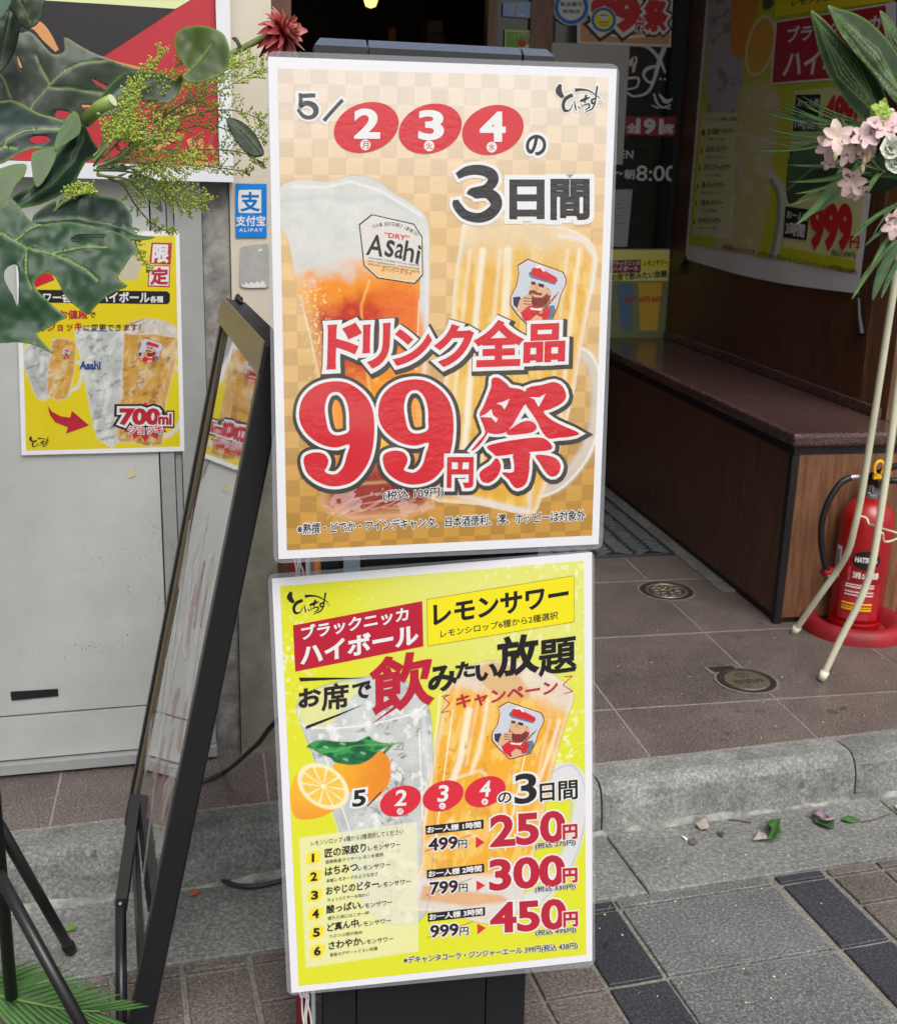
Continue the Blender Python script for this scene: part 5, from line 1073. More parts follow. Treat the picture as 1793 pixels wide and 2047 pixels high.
tx(cE, 'OPEN', (92, 922), (248, 924), (94, 876), 'decal', bold=.012); tx(cE, '～', (150, 1020), (188, 1020), (150, 1000), 'decal', bold=.02); tx(cE, '朝', (198, 1044), (256, 1046), (200, 988), 'decal', bold=.02); tx(cE, '8:00', (268, 1054), (500, 1056), (272, 966), 'decal', bold=.01)
for q_ in ([(235, 262, 14), (330, 270, 20), (400, 340, 20), (438, 425, 12)], [(435, 270, 28), (400, 360, 26), (370, 470, 20), (330, 540, 16), (255, 560, 12), (215, 540, 14)], [(380, 385, 18), (330, 400, 22), (310, 440, 16), (345, 480, 14), (375, 460, 14)], [(225, 380, 30), (262, 335, 26), (250, 420, 16)], [(215, 455, 14), (280, 455, 14), (270, 505, 12), (215, 520, 10)], [(160, 300, 30), (140, 420, 60), (180, 500, 40)],
           [(372, 545, 14), (385, 590, 14), (420, 625, 12), (470, 610, 8)], [(400, 545, 8), (440, 590, 26), (480, 575, 10)], [(355, 612, 6), (400, 630, 8)], [(440, 630, 7), (470, 632, 7)]):
    P.stroke([cE(x, y) + (w_ * .342,) for x, y, w_ in q_], 'decal', 3)
P.ellipse(*cE(410, 458), 2.6, 2.6, 'decal', 0, 3, 10); P.ellipse(*cE(434, 460), 2.6, 2.6, 'decal', 0, 3, 10)
P.build(world=True)
FQ = Frame((1.3, 4.515, 1.2), (1, 0, 0), (0, 0, 1))
def flyer(name, label, quad, col, fn=None, z=.0006, cat='notice', rough=.5):
    e = empty(name, (0, 0, 0), label, cat, frame=FQ); sheet(FQ, quad, z, z + .0012, 'sheet', mat(name + '_' + '_'.join(map(str, col)), rgb(*col), rough, .04, 6), e)
    if fn: P_ = Print(FQ, e, inkfn('plain'), z + .0016); fn(P_); P_.build()
    return e
def mini99(P_):
    P_.poly(Pl(cE, [(-60, -60), (474, -60), (458, 258), (-60, 240)]), 'tan', 1)
    P_.text('9', cE(150, 165), cE(270, 165), cE(150, -10), 'red', bold=.07, halos=[('dark', .16), ('white', .09)], layer=4); P_.text('9', cE(20, 165), cE(140, 165), cE(20, -10), 'red', bold=.07, halos=[('dark', .16), ('white', .09)], layer=4)
    P_.text('円', cE(262, 172), cE(310, 172), cE(262, 105), 'red', bold=.04, halos=[('white', .08)], layer=4); P_.text('祭', cE(318, 172), cE(440, 175), cE(318, 0), 'red', bold=.06, halos=[('dark', .16), ('white', .09)], layer=5)
    P_.stroke([cE(60, 185) + (3,), cE(200, 215) + (5,), cE(420, 190) + (3,)], 'white', 2)
flyer('small_poster', 'small tan copy of the 99 yen festival poster high on the glass door', Pl(cE, [(-80, -80), (484, -80), (468, 274), (-80, 250)]), (210, 206, 200), mini99, .0022, 'poster')
flyer('paper_notice', 'blank pale grey sheet on the glass door beside the upper poster corner', [(1099, 84), (1259, 88), (1244, 328), (1100, 328)], (172, 170, 166), None, .0008)
flyer('paper_notice', 'small pale printed notice low on the glass door under the opening hours', Pl(cE, [(100, 1108), (246, 1104), (214, 1440), (100, 1440)]), (150, 152, 158), lambda P_: [P_.stroke([cE(150, y) + (1.2,), cE(x, y) + (1.2,)], 'grey', 1) for y, x in ((1190, 178), (1215, 190), (1258, 172), (1305, 200))], .0008)
def lowp(P_):
    P_.poly(Pl(cE, [(110, 1458), (462, 1458), (452, 1640), (110, 1640)]), 'palelemon', 1); P_.poly(Pl(cE, [(110, 1520), (296, 1516), (292, 1590), (110, 1596)]), 'maroon', 2); tx2 = lambda st_, bl, br, tl, ink, ly=3: P_.text(st_, cE(*bl), cE(*br), cE(*tl), ink, layer=ly, bold=.03)
    tx2('ブラックニッカ', (120, 1552), (288, 1548), (120, 1526), 'white'); tx2('ハイボール', (130, 1584), (280, 1580), (130, 1556), 'white'); P_.poly(Pl(cE, [(302, 1512), (460, 1510), (458, 1560), (302, 1566)]), 'lemon', 2); tx2('レモンサワー', (310, 1552), (450, 1548), (312, 1520), 'black')
    tx2('お席で飲みたい放題', (120, 1640), (445, 1618), (120, 1600), 'black', 4); P_.poly(Pl(cE, [(150, 1660), (250, 1660), (240, 1930), (180, 1930)]), 'steel', 1); P_.poly(Pl(cE, [(280, 1650), (420, 1650), (390, 1930), (290, 1930)]), 'gold', 1); tx2('250円 300円 450円', (200, 1770), (420, 1765), (200, 1735), 'crimson')
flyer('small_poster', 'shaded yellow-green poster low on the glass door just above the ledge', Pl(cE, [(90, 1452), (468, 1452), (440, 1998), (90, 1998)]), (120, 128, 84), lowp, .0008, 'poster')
def ring(P_, c, r, inner, txt=None):
    P_.ellipse(*c, r, r, 'white', 0, 1, 36); P_.ellipse(*c, r * .95, r * .95, 'blue', 0, 2, 36); P_.ellipse(*c, r * .72, r * .72, inner, 0, 3, 36)
def rs1(P_):
    ring(P_, (1141, 14), 36, 'white'); P_.text('食品衛生', (1118, 12), (1164, 12), (1118, 3), 'dark', layer=4, bold=.02); P_.text('実施店', (1124, 26), (1158, 26), (1124, 18), 'dark', layer=4, bold=.02)
def rs2(P_):
    ring(P_, (1205, 39), 26, 'lemon'); P_.ellipse(1205, 30, 9, 9, 'white', 0, 4, 20); P_.stroke([(1197, 30, 2), (1213, 30, 2)], 'grey', 5); P_.stroke([(1195, 44, 2), (1215, 44, 2)], 'grey', 4); P_.stroke([(1197, 50, 1.5), (1213, 50, 1.5)], 'grey', 4)
def gr_(P_):
    P_.poly([(1009, 60), (1071, 62), (1070, 130), (1008, 128)], 'palegreen', .6); P_.poly([(1011, 62), (1069, 64), (1068, 130), (1010, 128)], 'applegreen', 1)
    for k, ch in enumerate('どいちず'): P_.box(ch, 1026 + k * 9, 63 + abs(k - 1.5) * 2, 1034 + k * 9, 72 + abs(k - 1.5) * 2, 'white', layer=3)
    P_.ellipse(1043, 86, 9, 7.5, 'red', .3, 3, 20); P_.ellipse(1047, 94, 11, 6, 'white', -.3, 2, 20); P_.ellipse(1033, 98, 6, 4, 'red', .2, 3, 16)
INK['applegreen'] = (126, 180, 60)
flyer('round_sticker', 'blue ringed round white sticker at the top of the glass front', [(1109, -6), (1173, -6), (1173, 36), (1109, 36)], (60, 120, 180), rs1, .0040, 'sticker')
flyer('round_sticker', 'smaller blue ringed round yellow sticker overlapping the tan festival poster', [(1186, 24), (1224, 24), (1224, 54), (1186, 54)], (60, 120, 180), rs2, .0062, 'sticker')
# window strip between the two posts, with a green sticker
wn = empty('side_window', (1.14, 4.53, 1.6), 'narrow dark window between two brown posts behind the stand', 'window')
MB().box((1.0755, 4.526, ZF), (1.1995, 4.534, 2.899)).build('window_pane', M_dglass, wn)
flyer('green_sticker', 'green square sticker with red and white drawing on the narrow side window', [(1009, 58), (1071, 60), (1070, 130), (1008, 128)], (150, 190, 70), gr_, .0010, 'sticker')
flyer('blue_card', 'painted window reflection, a light blue card in the top of the narrow side window', [(1005, 4), (1061, 3), (1060, 36), (1005, 31)], (150, 176, 216), lambda P_: (P_.stroke([(1035, 6, 3), (1031, 18, 3), (1028, 34, 3)], 'tan', 1), P_.ellipse(1043, 30, 6, 1.6, 'white', 0, 2, 14)), .0010, 'card')  # bluish reflection in the pane, painted as a flat sheet
# things glimpsed in the dark room
lp = empty('pendant_lamp', tuple(ony(738, 0, 5.6)), 'small warm lit lamp glowing inside the dark shop above the stand', 'lamp')
p = ony(741, -2, 5.6); me_ = MB().lathe([(.001, -.035), (.022, -.028), (.032, 0), (.022, .028), (.001, .035)], p, 16)
Mb = bpy.data.materials.new('warm_lamp_glow'); Mb.use_nodes = True; bs = Mb.node_tree.nodes['Principled BSDF']; bs.inputs['Emission Color'].default_value = (1, .66, .16, 1); bs.inputs['Emission Strength'].default_value = 1.6
me_.build('bulb', Mb, lp, smooth=True); MB().tube([p + Vector((0, 0, .03)), p + Vector((0, 0, .9))], .006, 6).build('cord', M_black, lp)
for (x0, y0, x1, y1, Y, c_, nm, lb, ct) in ((855, 40, 886, 64, 5.8, (112, 84, 76), 'cardboard_box', 'dim brown box on top of another inside the dark shop', 'box'), (855, 67, 890, 100, 5.8, (92, 70, 62), 'cardboard_box', 'dim brown lower box inside the dark shop just behind the stand', 'box'), (776, 54, 792, 96, 5.9, (120, 72, 30), 'wooden_post', 'dim orange-brown upright post inside the dark shop', 'post')):
    a, b = ony(x0, y1, Y), ony(x1, y0, Y); z0_ = a.z if nm != 'wooden_post' else 0
    bevbox(nm, (a.x, Y, z0_), (b.x, Y + .25, b.z), mat('dim_%d' % c_[0], rgb(*c_), .7, .1, 10), None, .004); tag(bpy.data.objects[-1] if False else COL.objects[-1], lb, ct)
a, b = ony(886, 130, 5.79), ony(980, 82, 5.79); MB().box((a.x, 5.79, .0), (b.x, 6.2, b.z - .01)).build('shop_counter', mat('counter_brown', rgb(70, 50, 40), .6, .1)); tag(COL.objects[-1], 'low dark wooden counter inside the shop behind the stand', 'counter')

# rubber mat with raised herringbone blocks
M_rub = mat('black_rubber', rgb(38, 40, 42), .55, .2, 60, .0006, 120); M_rub2 = mat('worn_rubber_block', rgb(88, 91, 94), .5, .3, 60, .0005, 120)
mt = empty('door_mat', (1.1, 3.75, ZF), 'black rubber mat with raised herringbone blocks on the entrance floor', 'mat')
MB().prism([(.55, 3.34), (1.437, 3.34), (1.437, 4.12), (.55, 4.12)], ZF + .0006, ZF + .007, .002).build('mat_base', M_rub, mt)
q = MB(); r_ = random.Random(3)
for i in range(14):
    for j in range(26):
        cx_, cy_ = .585 + i * .0625, 3.365 + j * .029
        if cx_ > 1.42 or cy_ > 4.1: continue
        ang = math.radians(38 if i % 2 == 0 else -38); ca, sa = math.cos(ang), math.sin(ang); l_, w_ = .027, .0085
        q.prism([(cx_ + x * ca - y * sa, cy_ + x * sa + y * ca) for x, y in ((-l_, -w_), (l_, -w_), (l_, w_), (-l_, w_))], ZF + .0065, ZF + .0115 + r_.uniform(-.001, .001), .0015)
q.build('raised_blocks', M_rub2, mt, kind='stuff')

# ================================================================ LEANING A-BOARD WITH MIRROR-LIKE ACRYLIC FACE
vpd = RT @ np.array([187 - CX, 310 - CY, F_PX]); vpd[2] = 0; vpd /= np.linalg.norm(vpd)
wv = Vector(vpd)                                     # runs away from the camera along the board
KB = 1.215
A0 = Vector(CAM + ray(268, 1600) / F_PX * 1.75 * KB)
rC = Vector(ray(458, 612)); tC = (A0 - Vector(CAM)).dot(wv) / rC.dot(wv); C0 = Vector(CAM) + rC * tC
uv_ = (C0 - A0); LB = uv_.length; uv_.normalize(); nb_ = uv_.cross(wv).normalized()
if nb_.x > 0: nb_ = -nb_                             # faces left, towards the door
WB = .385 * KB
ab = empty('leaning_signboard', (A0.x, A0.y, 0), 'tall black framed signboard with glossy mirror face leaning between door and menu stand', 'signboard')
def abp(a, b, n): return tuple(A0 - wv * a + uv_ * b + nb_ * n)      # a towards the camera, b up the board
def abox(name, a0, a1, b0, b1, n0, n1, m, bev=0):
    q = MB(); q.add([abp(a, b, n) for n in (n0, n1) for b in (b0, b1) for a in (a0, a1)], [(0, 2, 3, 1), (4, 5, 7, 6), (0, 1, 5, 4), (2, 6, 7, 3), (0, 4, 6, 2), (1, 3, 7, 5)]); o = q.build(name, m, ab)
    if bev: md = o.modifiers.new('b', 'BEVEL'); md.width = bev; md.segments = 2
    return o
M_mir = bpy.data.materials.new('glossy_acrylic_face'); M_mir.use_nodes = True; _t = M_mir.node_tree; _b = _t.nodes['Principled BSDF']
_b.inputs['Base Color'].default_value = (.62, .62, .60, 1); _b.inputs['Metallic'].default_value = .93; _b.inputs['Roughness'].default_value = .045
_tc = _t.nodes.new('ShaderNodeTexCoord'); _mp = _t.nodes.new('ShaderNodeMapping'); _mp.inputs['Scale'].default_value = (10, 10, 1.6); _n = _t.nodes.new('ShaderNodeTexNoise'); _n.inputs['Scale'].default_value = 2.2; _n.inputs['Detail'].default_value = 2
_bp = _t.nodes.new('ShaderNodeBump'); _bp.inputs['Distance'].default_value = .00028
_t.links.new(_tc.outputs['Object'], _mp.inputs[0]); _t.links.new(_mp.outputs[0], _n.inputs['Vector']); _t.links.new(_n.outputs['Fac'], _bp.inputs['Height']); _t.links.new(_bp.outputs[0], _b.inputs['Normal'])
M_brz = mat('bronze_grey_edge_trim', rgb(122, 116, 92), .38, .06, 20, metal=.3)
abox('mirror_face', .0, WB, .0, LB, -.004, 0, M_mir)
abox('back_panel', .0, WB, -.0, LB, -.018, -.0045, M_blk2)
zlow = -(A0.z - .012) / uv_.z
abox('side_rail', -.020, -.0005, zlow, LB + .010, -.022, .008, M_blk, .003)
abox('side_rail', WB + .0005, WB + .024, zlow, LB + .010, -.026, .008, M_blk, .003)
abox('edge_trim', .0, .010, .006, LB - .03, .0005, .0035, M_brz)
abox('edge_trim', WB - .010, WB, .006, LB - .03, .0005, .0035, M_brz)
abox('bottom_rail', .0, WB, -.030, -.0005, -.020, .004, M_blk, .002)
abox('top_rail', -.020, WB + .024, LB - .030, LB + .012, .0085, .0120, M_brz, .001)
abox('top_rail_back', -.019, WB + .023, LB - .028, LB + .0105, -.027, .0080, M_blk2, .001)
for a in (-.010, .028, WB + .02):
    q = MB(); q.tube([Vector(abp(a - .014 + .028 * k / 6, LB + .012 + .007 * math.sin(math.pi * k / 6), -.012)) for k in range(7)], .0035, 8); q.build('hanging_lug', M_blk, ab, smooth=True)
p0 = Vector(CAM + ray(241, 1800) / F_PX * 1.84); p1 = onz(244, 2110, .002)
MB().tube([p0, p1], .0085, 12).build('foot_tube', M_blk, ab, smooth=True)
MB().tube([p0 + Vector((0, 0, -.012)), Vector(CAM + ray(272, 1596) / F_PX * 2.06)], .0125, 4).build('hinge_arm', M_blk, ab)
q = MB(); q.lathe([(.0001, .003), (.003, .002), (.004, 0)], p0 + Vector((0, -.009, 0)), 10); q.build('rivet', mat('steel_rivet', rgb(170, 172, 176), .25, 0, metal=.9), ab)

# ================================================================ FIRE EXTINGUISHER
EX = Vector((1.681, 2.691, ZF)); M_red = mat('glossy_red_enamel', rgb(164, 12, 18), .34, .08, 6, .00005, 200, coat=.25, dirt=.12); M_redrub = mat('dull_red_rubber', rgb(150, 22, 34), .55, .12, 14, .0003, 60, dirt=.3)
M_chr = mat('chromed_brass', rgb(176, 176, 178), .22, .05, 30, metal=.85); M_hose = mat('black_hose_rubber', rgb(22, 22, 24), .45, .05, 30)
ex = empty('fire_extinguisher', tuple(EX), 'red fire extinguisher with black hose standing in a round red base by the ledge', 'fire extinguisher')
R_ = .068
MB().lathe([(.001, .012), (R_ - .006, .012), (R_ - .001, .018), (R_, .030), (R_, .033), (R_ - .0015, .035), (R_, .037), (R_, .300), (R_ - .004, .322), (R_ - .016, .343), (R_ - .034, .357), (.019, .364), (.017, .368)], EX, 48).build('cylinder', M_red, ex, smooth=True)
MB().lathe([(R_ + .012, .008), (R_ + .020, .018), (R_ + .036, .034), (R_ + .052, .038), (R_ + .064, .032), (R_ + .071, .016), (R_ + .072, .0)], EX, 48).build('round_base', M_redrub, ex, smooth=True)
MB().lathe([(.001, .004), (R_ + .012, .004), (R_ + .012, .009), (.001, .011)], EX, 40).build('base_floor', M_redrub, ex)
MB().lathe([(.019, .360), (.020, .362), (.020, .380), (.017, .382), (.014, .384), (.014, .398), (.001, .402)], EX, 24).build('neck_collar', M_chr, ex, smooth=True)
q = MB(); c = EX + Vector((-.002, -.02, .392)); V = []
q.tube([c, c + Vector((0, -.012, 0))], .015, 20); q.build('pressure_gauge', M_chr, ex); q = MB(); q.tube([c + Vector((0, -.0125, 0)), c + Vector((0, -.0135, 0))], .011, 20); q.build('gauge_dial', mat('gauge_dial', rgb(120, 124, 122), .3), ex)
q = MB(); q.box((EX.x - .013, EX.y - .05, EX.z + .400), (EX.x + .013, EX.y + .03, EX.z + .418)); q.build('valve_body', M_hose, ex)
q = MB(); q.tube([EX + Vector((-.012, 0, .415)), EX + Vector((.02, -.02, .440)), EX + Vector((.055, -.04, .462)), EX + Vector((.095, -.055, .470))], [.010, .009, .008, .006], 10); q.build('upper_lever', M_hose, ex, smooth=True)
q = MB(); q.tube([EX + Vector((0, -.01, .410)), EX + Vector((.05, -.035, .415)), EX + Vector((.10, -.055, .400)), EX + Vector((.125, -.06, .385))], [.009, .008, .007, .006], 10); q.build('carry_lever', M_hose, ex, smooth=True)
q = MB(); yc = EX + Vector((-.006, -.03, .448)); q.tube([yc + Vector((.013 * math.cos(t), -.002, .019 * math.sin(t))) for t in [-.9 + T * .82 * k / 14 for k in range(15)]], .0042, 8); q.build('yellow_safety_pin', mat('yellow_plastic', rgb(236, 176, 20), .4), ex, smooth=True)
q = MB(); q.box((yc.x - .012, yc.y - .004, yc.z - .028), (yc.x + .010, yc.y + .004, yc.z - .016)); q.build('yellow_pin_foot', _mats['yellow_plastic'], ex)
hp = [onpl(x, y, (0, EX.y - .02, 0), (0, 1, 0)) for x, y in ((1716, 953), (1700, 955), (1680, 966), (1660, 995), (1646, 1030), (1641, 1070), (1645, 1110), (1653, 1140))]
hp = [Vector(p) for p in smoothpath([tuple(p) for p in hp], 5)]
MB().tube(hp[5:], .0085, 12).build('hose', M_hose, ex, smooth=True); MB().tube(hp[:7], .0075, 12).build('hose_fitting', M_chr, ex, smooth=True)
hb = onpl(1655, 1146, (0, EX.y - .02, 0), (0, 1, 0)); q = MB(); q.tube([hb + Vector((-.013, 0, .004)), hb + Vector((.02, .01, .002))], .011, 12); q.build('hose_clip', M_red, ex, smooth=True)
MB().tube([hb + Vector((.004, 0, -.004)), hb + Vector((.005, .002, -.022))], [.009, .006], 12).build('nozzle', mat('silver_nozzle', rgb(130, 130, 132), .3, metal=.7), ex, smooth=True)
class Cyl:
    """the printed skin of the cylinder: degrees round from the front, height"""
    def __init__(s, r): s.r = r
    def pt(s, deg, z): t = math.radians(-120 + deg); return (EX.x + s.r * math.cos(t), EX.y + s.r * math.sin(t), EX.z + z)
def cylpatch(name, d0, d1, z0, z1, m, r=R_ + .0005, n=12):
    cy_ = Cyl(r); V = []; Fc = []
    for i in range(n + 1):
        d = d0 + (d1 - d0) * i / n; V += [cy_.pt(d, z0), cy_.pt(d, z1)]
    for i in range(n): Fc.append((2 * i, 2 * i + 2, 2 * i + 3, 2 * i + 1))
    return make(name, V, Fc, m, ex, smooth=True)
Mw_ = mat('label_white_ink', rgb(226, 216, 216), .5); Mdk_ = mat('label_black_ink', rgb(28, 22, 24), .4); Mye_ = mat('label_yellow_ink', rgb(238, 190, 20), .45); Mpk_ = mat('label_rose_ink', rgb(188, 70, 80), .5, .1, 200)
def cyltext(s_, d0, d1, z0, z1, m, r=R_ + .0011, bold=.03):
    co, fc = glyph(s_, bold, 2); x0, y0, x1, y1 = co[:, 0].min(), co[:, 1].min(), co[:, 0].max(), co[:, 1].max()
    V = [Cyl(r + .00005 * p[2]).pt(d0 + (d1 - d0) * (p[0] - x0) / (x1 - x0), z0 + (z1 - z0) * (p[1] - y0) / (y1 - y0)) for p in co]; make('label_lettering', V, fc, m, ex)
cylpatch('label_patch', -42, 50, .045, .145, mat('label_red_panel', rgb(164, 22, 34), .4))
V = []
for k in range(17):
    t = math.pi * k / 16; V += [Cyl(R_ + .0008).pt(8 - 30 * math.cos(t), .210 - .026 * math.sin(t)), Cyl(R_ + .0008).pt(8 - 30 * math.cos(t), .210 + .026 * math.sin(t) + 1e-5)]
make('round_emblem', V, [(2 * k, 2 * k + 2, 2 * k + 3, 2 * k + 1) for k in range(16)], Mdk_, ex); cyltext('HATSUTA', -16, 32, .204, .219, Mw_, bold=.05)
cyltext('消火器', -18, 40, .160, .178, Mw_, bold=.03); cylpatch('label_bar', -28, -22, .150, .190, Mpk_, R_ + .0009, 2)
for z, h_ in ((.141, .003), (.134, .004), (.121, .0035), (.1125, .0035)): cylpatch('label_bar', -30, 32, z, z + h_, Mw_, R_ + .0009)
for z, h_ in ((.088, .005), (.080, .003), (.072, .005)): cylpatch('label_bar', -34, 32, z, z + h_, Mye_, R_ + .0009)
for z in (.126, .129, .104, .099, .060, .056, .052, .048): cylpatch('label_bar', -32, 28, z, z + .0015, Mpk_, R_ + .0009)
cylpatch('side_label', -70, -50, .150, .235, Mw_, R_ + .0009, 4); cylpatch('side_label_print', -66, -55, .17, .225, mat('side_label_grey', rgb(120, 124, 150), .5, .3, 300), R_ + .0014, 4)

# ================================================================ FLOOR COVERS, CABLES, LITTER
M_iron = mat('dark_cast_iron', rgb(66, 60, 54), .5, .2, 60, .0004, 120, metal=.5); M_brass = mat('worn_brass_cap', rgb(120, 112, 98), .42, .2, 50, .0003, 90, metal=.5)
M_rim = mat('grey_mortar_rim', rgb(110, 104, 100), .9, .2, 60)
for k, (c_, r0, lb) in enumerate(((onz(1332, 1182, ZF), .083, 'round cast iron floor cover with relief pattern, the one nearer the mat'), (onz(1492, 1362, ZF), .076, 'round valve cover with hinge tab and characters, the one nearer the kerb'))):
    e = empty('floor_cover', tuple(c_), lb, 'floor cover', 'round covers in the shop floor'); z = Vector((0, 0, 0))
    MB().lathe([(r0, .0006), (r0, .0022), (r0 - .006, .0024), (r0 - .006, .0006)], c_, 40).build('mortar_rim', M_rim, e)
    MB().lathe([(.001, .0012), (r0 - .0065, .0012), (r0 - .0065, .0028), (r0 - .012, .003), (r0 - .015, .0016), (.001, .0016)], c_, 40).build('outer_ring', M_iron, e)
    if k == 0:
        q = MB(); q.lathe([(r0 - .022, .0018), (r0 - .024, .0042), (r0 - .030, .0042), (r0 - .032, .0018)], c_, 40)
        for j in range(9):
            t = T * j / 9; ro = .034; q.tube([c_ + Vector((ro * math.cos(t) + .011 * math.cos(u), ro * math.sin(t) + .011 * math.sin(u), .0028)) for u in [T * i / 10 for i in range(11)]], .0022, 6, False)
        for j in range(5):
            t = T * j / 5; q.tube([c_ + Vector((.003 * math.cos(t), .003 * math.sin(t), .003)), c_ + Vector((.018 * math.cos(t + .4), .018 * math.sin(t + .4), .003))], .003, 6)
        q.build('relief_pattern', M_brass, e)
    else:
        MB().lathe([(.001, .0040), (r0 - .025, .0042), (r0 - .023, .0035), (r0 - .022, .0015)], c_, 40).build('brass_cap', M_brass, e)
        q = MB(); q.prism([(c_.x - .055, c_.y + .052), (c_.x + .005, c_.y + .062), (c_.x + .004, c_.y + .088), (c_.x - .062, c_.y + .086)], ZF + .0007, ZF + .0030, .001); q.build('hinge_tab', M_iron, e)
        q = MB(); q.prism([(c_.x - .068, c_.y + .05), (c_.x + .012, c_.y + .058), (c_.x + .010, c_.y + .094), (c_.x - .070, c_.y + .092)], ZF + .0006, ZF + .0015, 0); q.build('mortar_tab', M_rim, e)
        for s_, x0, x1, y0, y1 in (('仕切弁', -.038, .040, -.022, .002), ('⊗', -.016, .016, .010, .038)):
            co, fc = glyph(s_, .03, 2); a0, b0, a1, b1 = co[:, 0].min(), co[:, 1].min(), co[:, 0].max(), co[:, 1].max()
            make('raised_lettering', [(c_.x + x0 + (x1 - x0) * (p[0] - a0) / (a1 - a0), c_.y + y0 + (y1 - y0) * (p[1] - b0) / (b1 - b0), c_.z + .0045 + .012 * p[2]) for p in co], fc, M_iron, e)
M_cab = mat('dark_grey_cable', rgb(44, 46, 50), .5, .08, 40)
cp = [tuple(ony(600, 1400, 1.56)), tuple(ony(543, 1452, 1.66)), tuple(ony(520, 1482, 1.76)), tuple(ony(493, 1507, 1.88)), tuple(onz(455, 1540, ZF + .02)), tuple(onz(418, 1558, ZF + .007)), tuple(onz(360, 1580, ZF + .007)), tuple(onz(330, 1610, ZF + .007)), tuple(onz(318, 1652, ZF + .007)),
      tuple(onz(330, 1680, .02)), tuple(onz(389, 1721, .007)), tuple(onz(446, 1761, .007)), tuple(onz(500, 1773, .007)), tuple(onz(560, 1762, .007)), tuple(onz(640, 1735, .007)), tuple(onz(720, 1760, .007))]
cp[8] = (cp[8][0], yb(cp[8][0]) - .03, ZF + .006); cp[9] = (cp[9][0], yb(cp[9][0]) - .105, .05)
tag(MB().tube(smoothpath(cp, 8), .0042, 10).build('power_cable', M_cab, smooth=True), 'dark grey power cable looping from the menu stand over kerb and gutter', 'cable')

def leafmat(name, c1, c2, rough=.4, vein=None, sc=30):
    m = mat(name, c1, rough, .0, attr='Col', spec=.36, bump=.00012, bscale=sc); b = m.node_tree.nodes['Principled BSDF']
    b.inputs['Subsurface Weight'].default_value = 0.0
    t = m.node_tree; tr = t.nodes.new('ShaderNodeBsdfTranslucent'); mx = t.nodes.new('ShaderNodeMixShader'); mx.inputs[0].default_value = .16
    a = [n for n in t.nodes if n.type == 'ATTRIBUTE'][0]; t.links.new(a.outputs['Color'], tr.inputs['Color'])
    out = [n for n in t.nodes if n.type == 'OUTPUT_MATERIAL'][0]; t.links.new(b.outputs[0], mx.inputs[1]); t.links.new(tr.outputs[0], mx.inputs[2]); t.links.new(mx.outputs[0], out.inputs[0]); return m
M_leaf = leafmat('living_leaf', (.05, .1, .03), (.05, .1, .03), .38)
M_leafdull = leafmat('dull_leaf', (.05, .1, .03), (.05, .1, .03), .7)
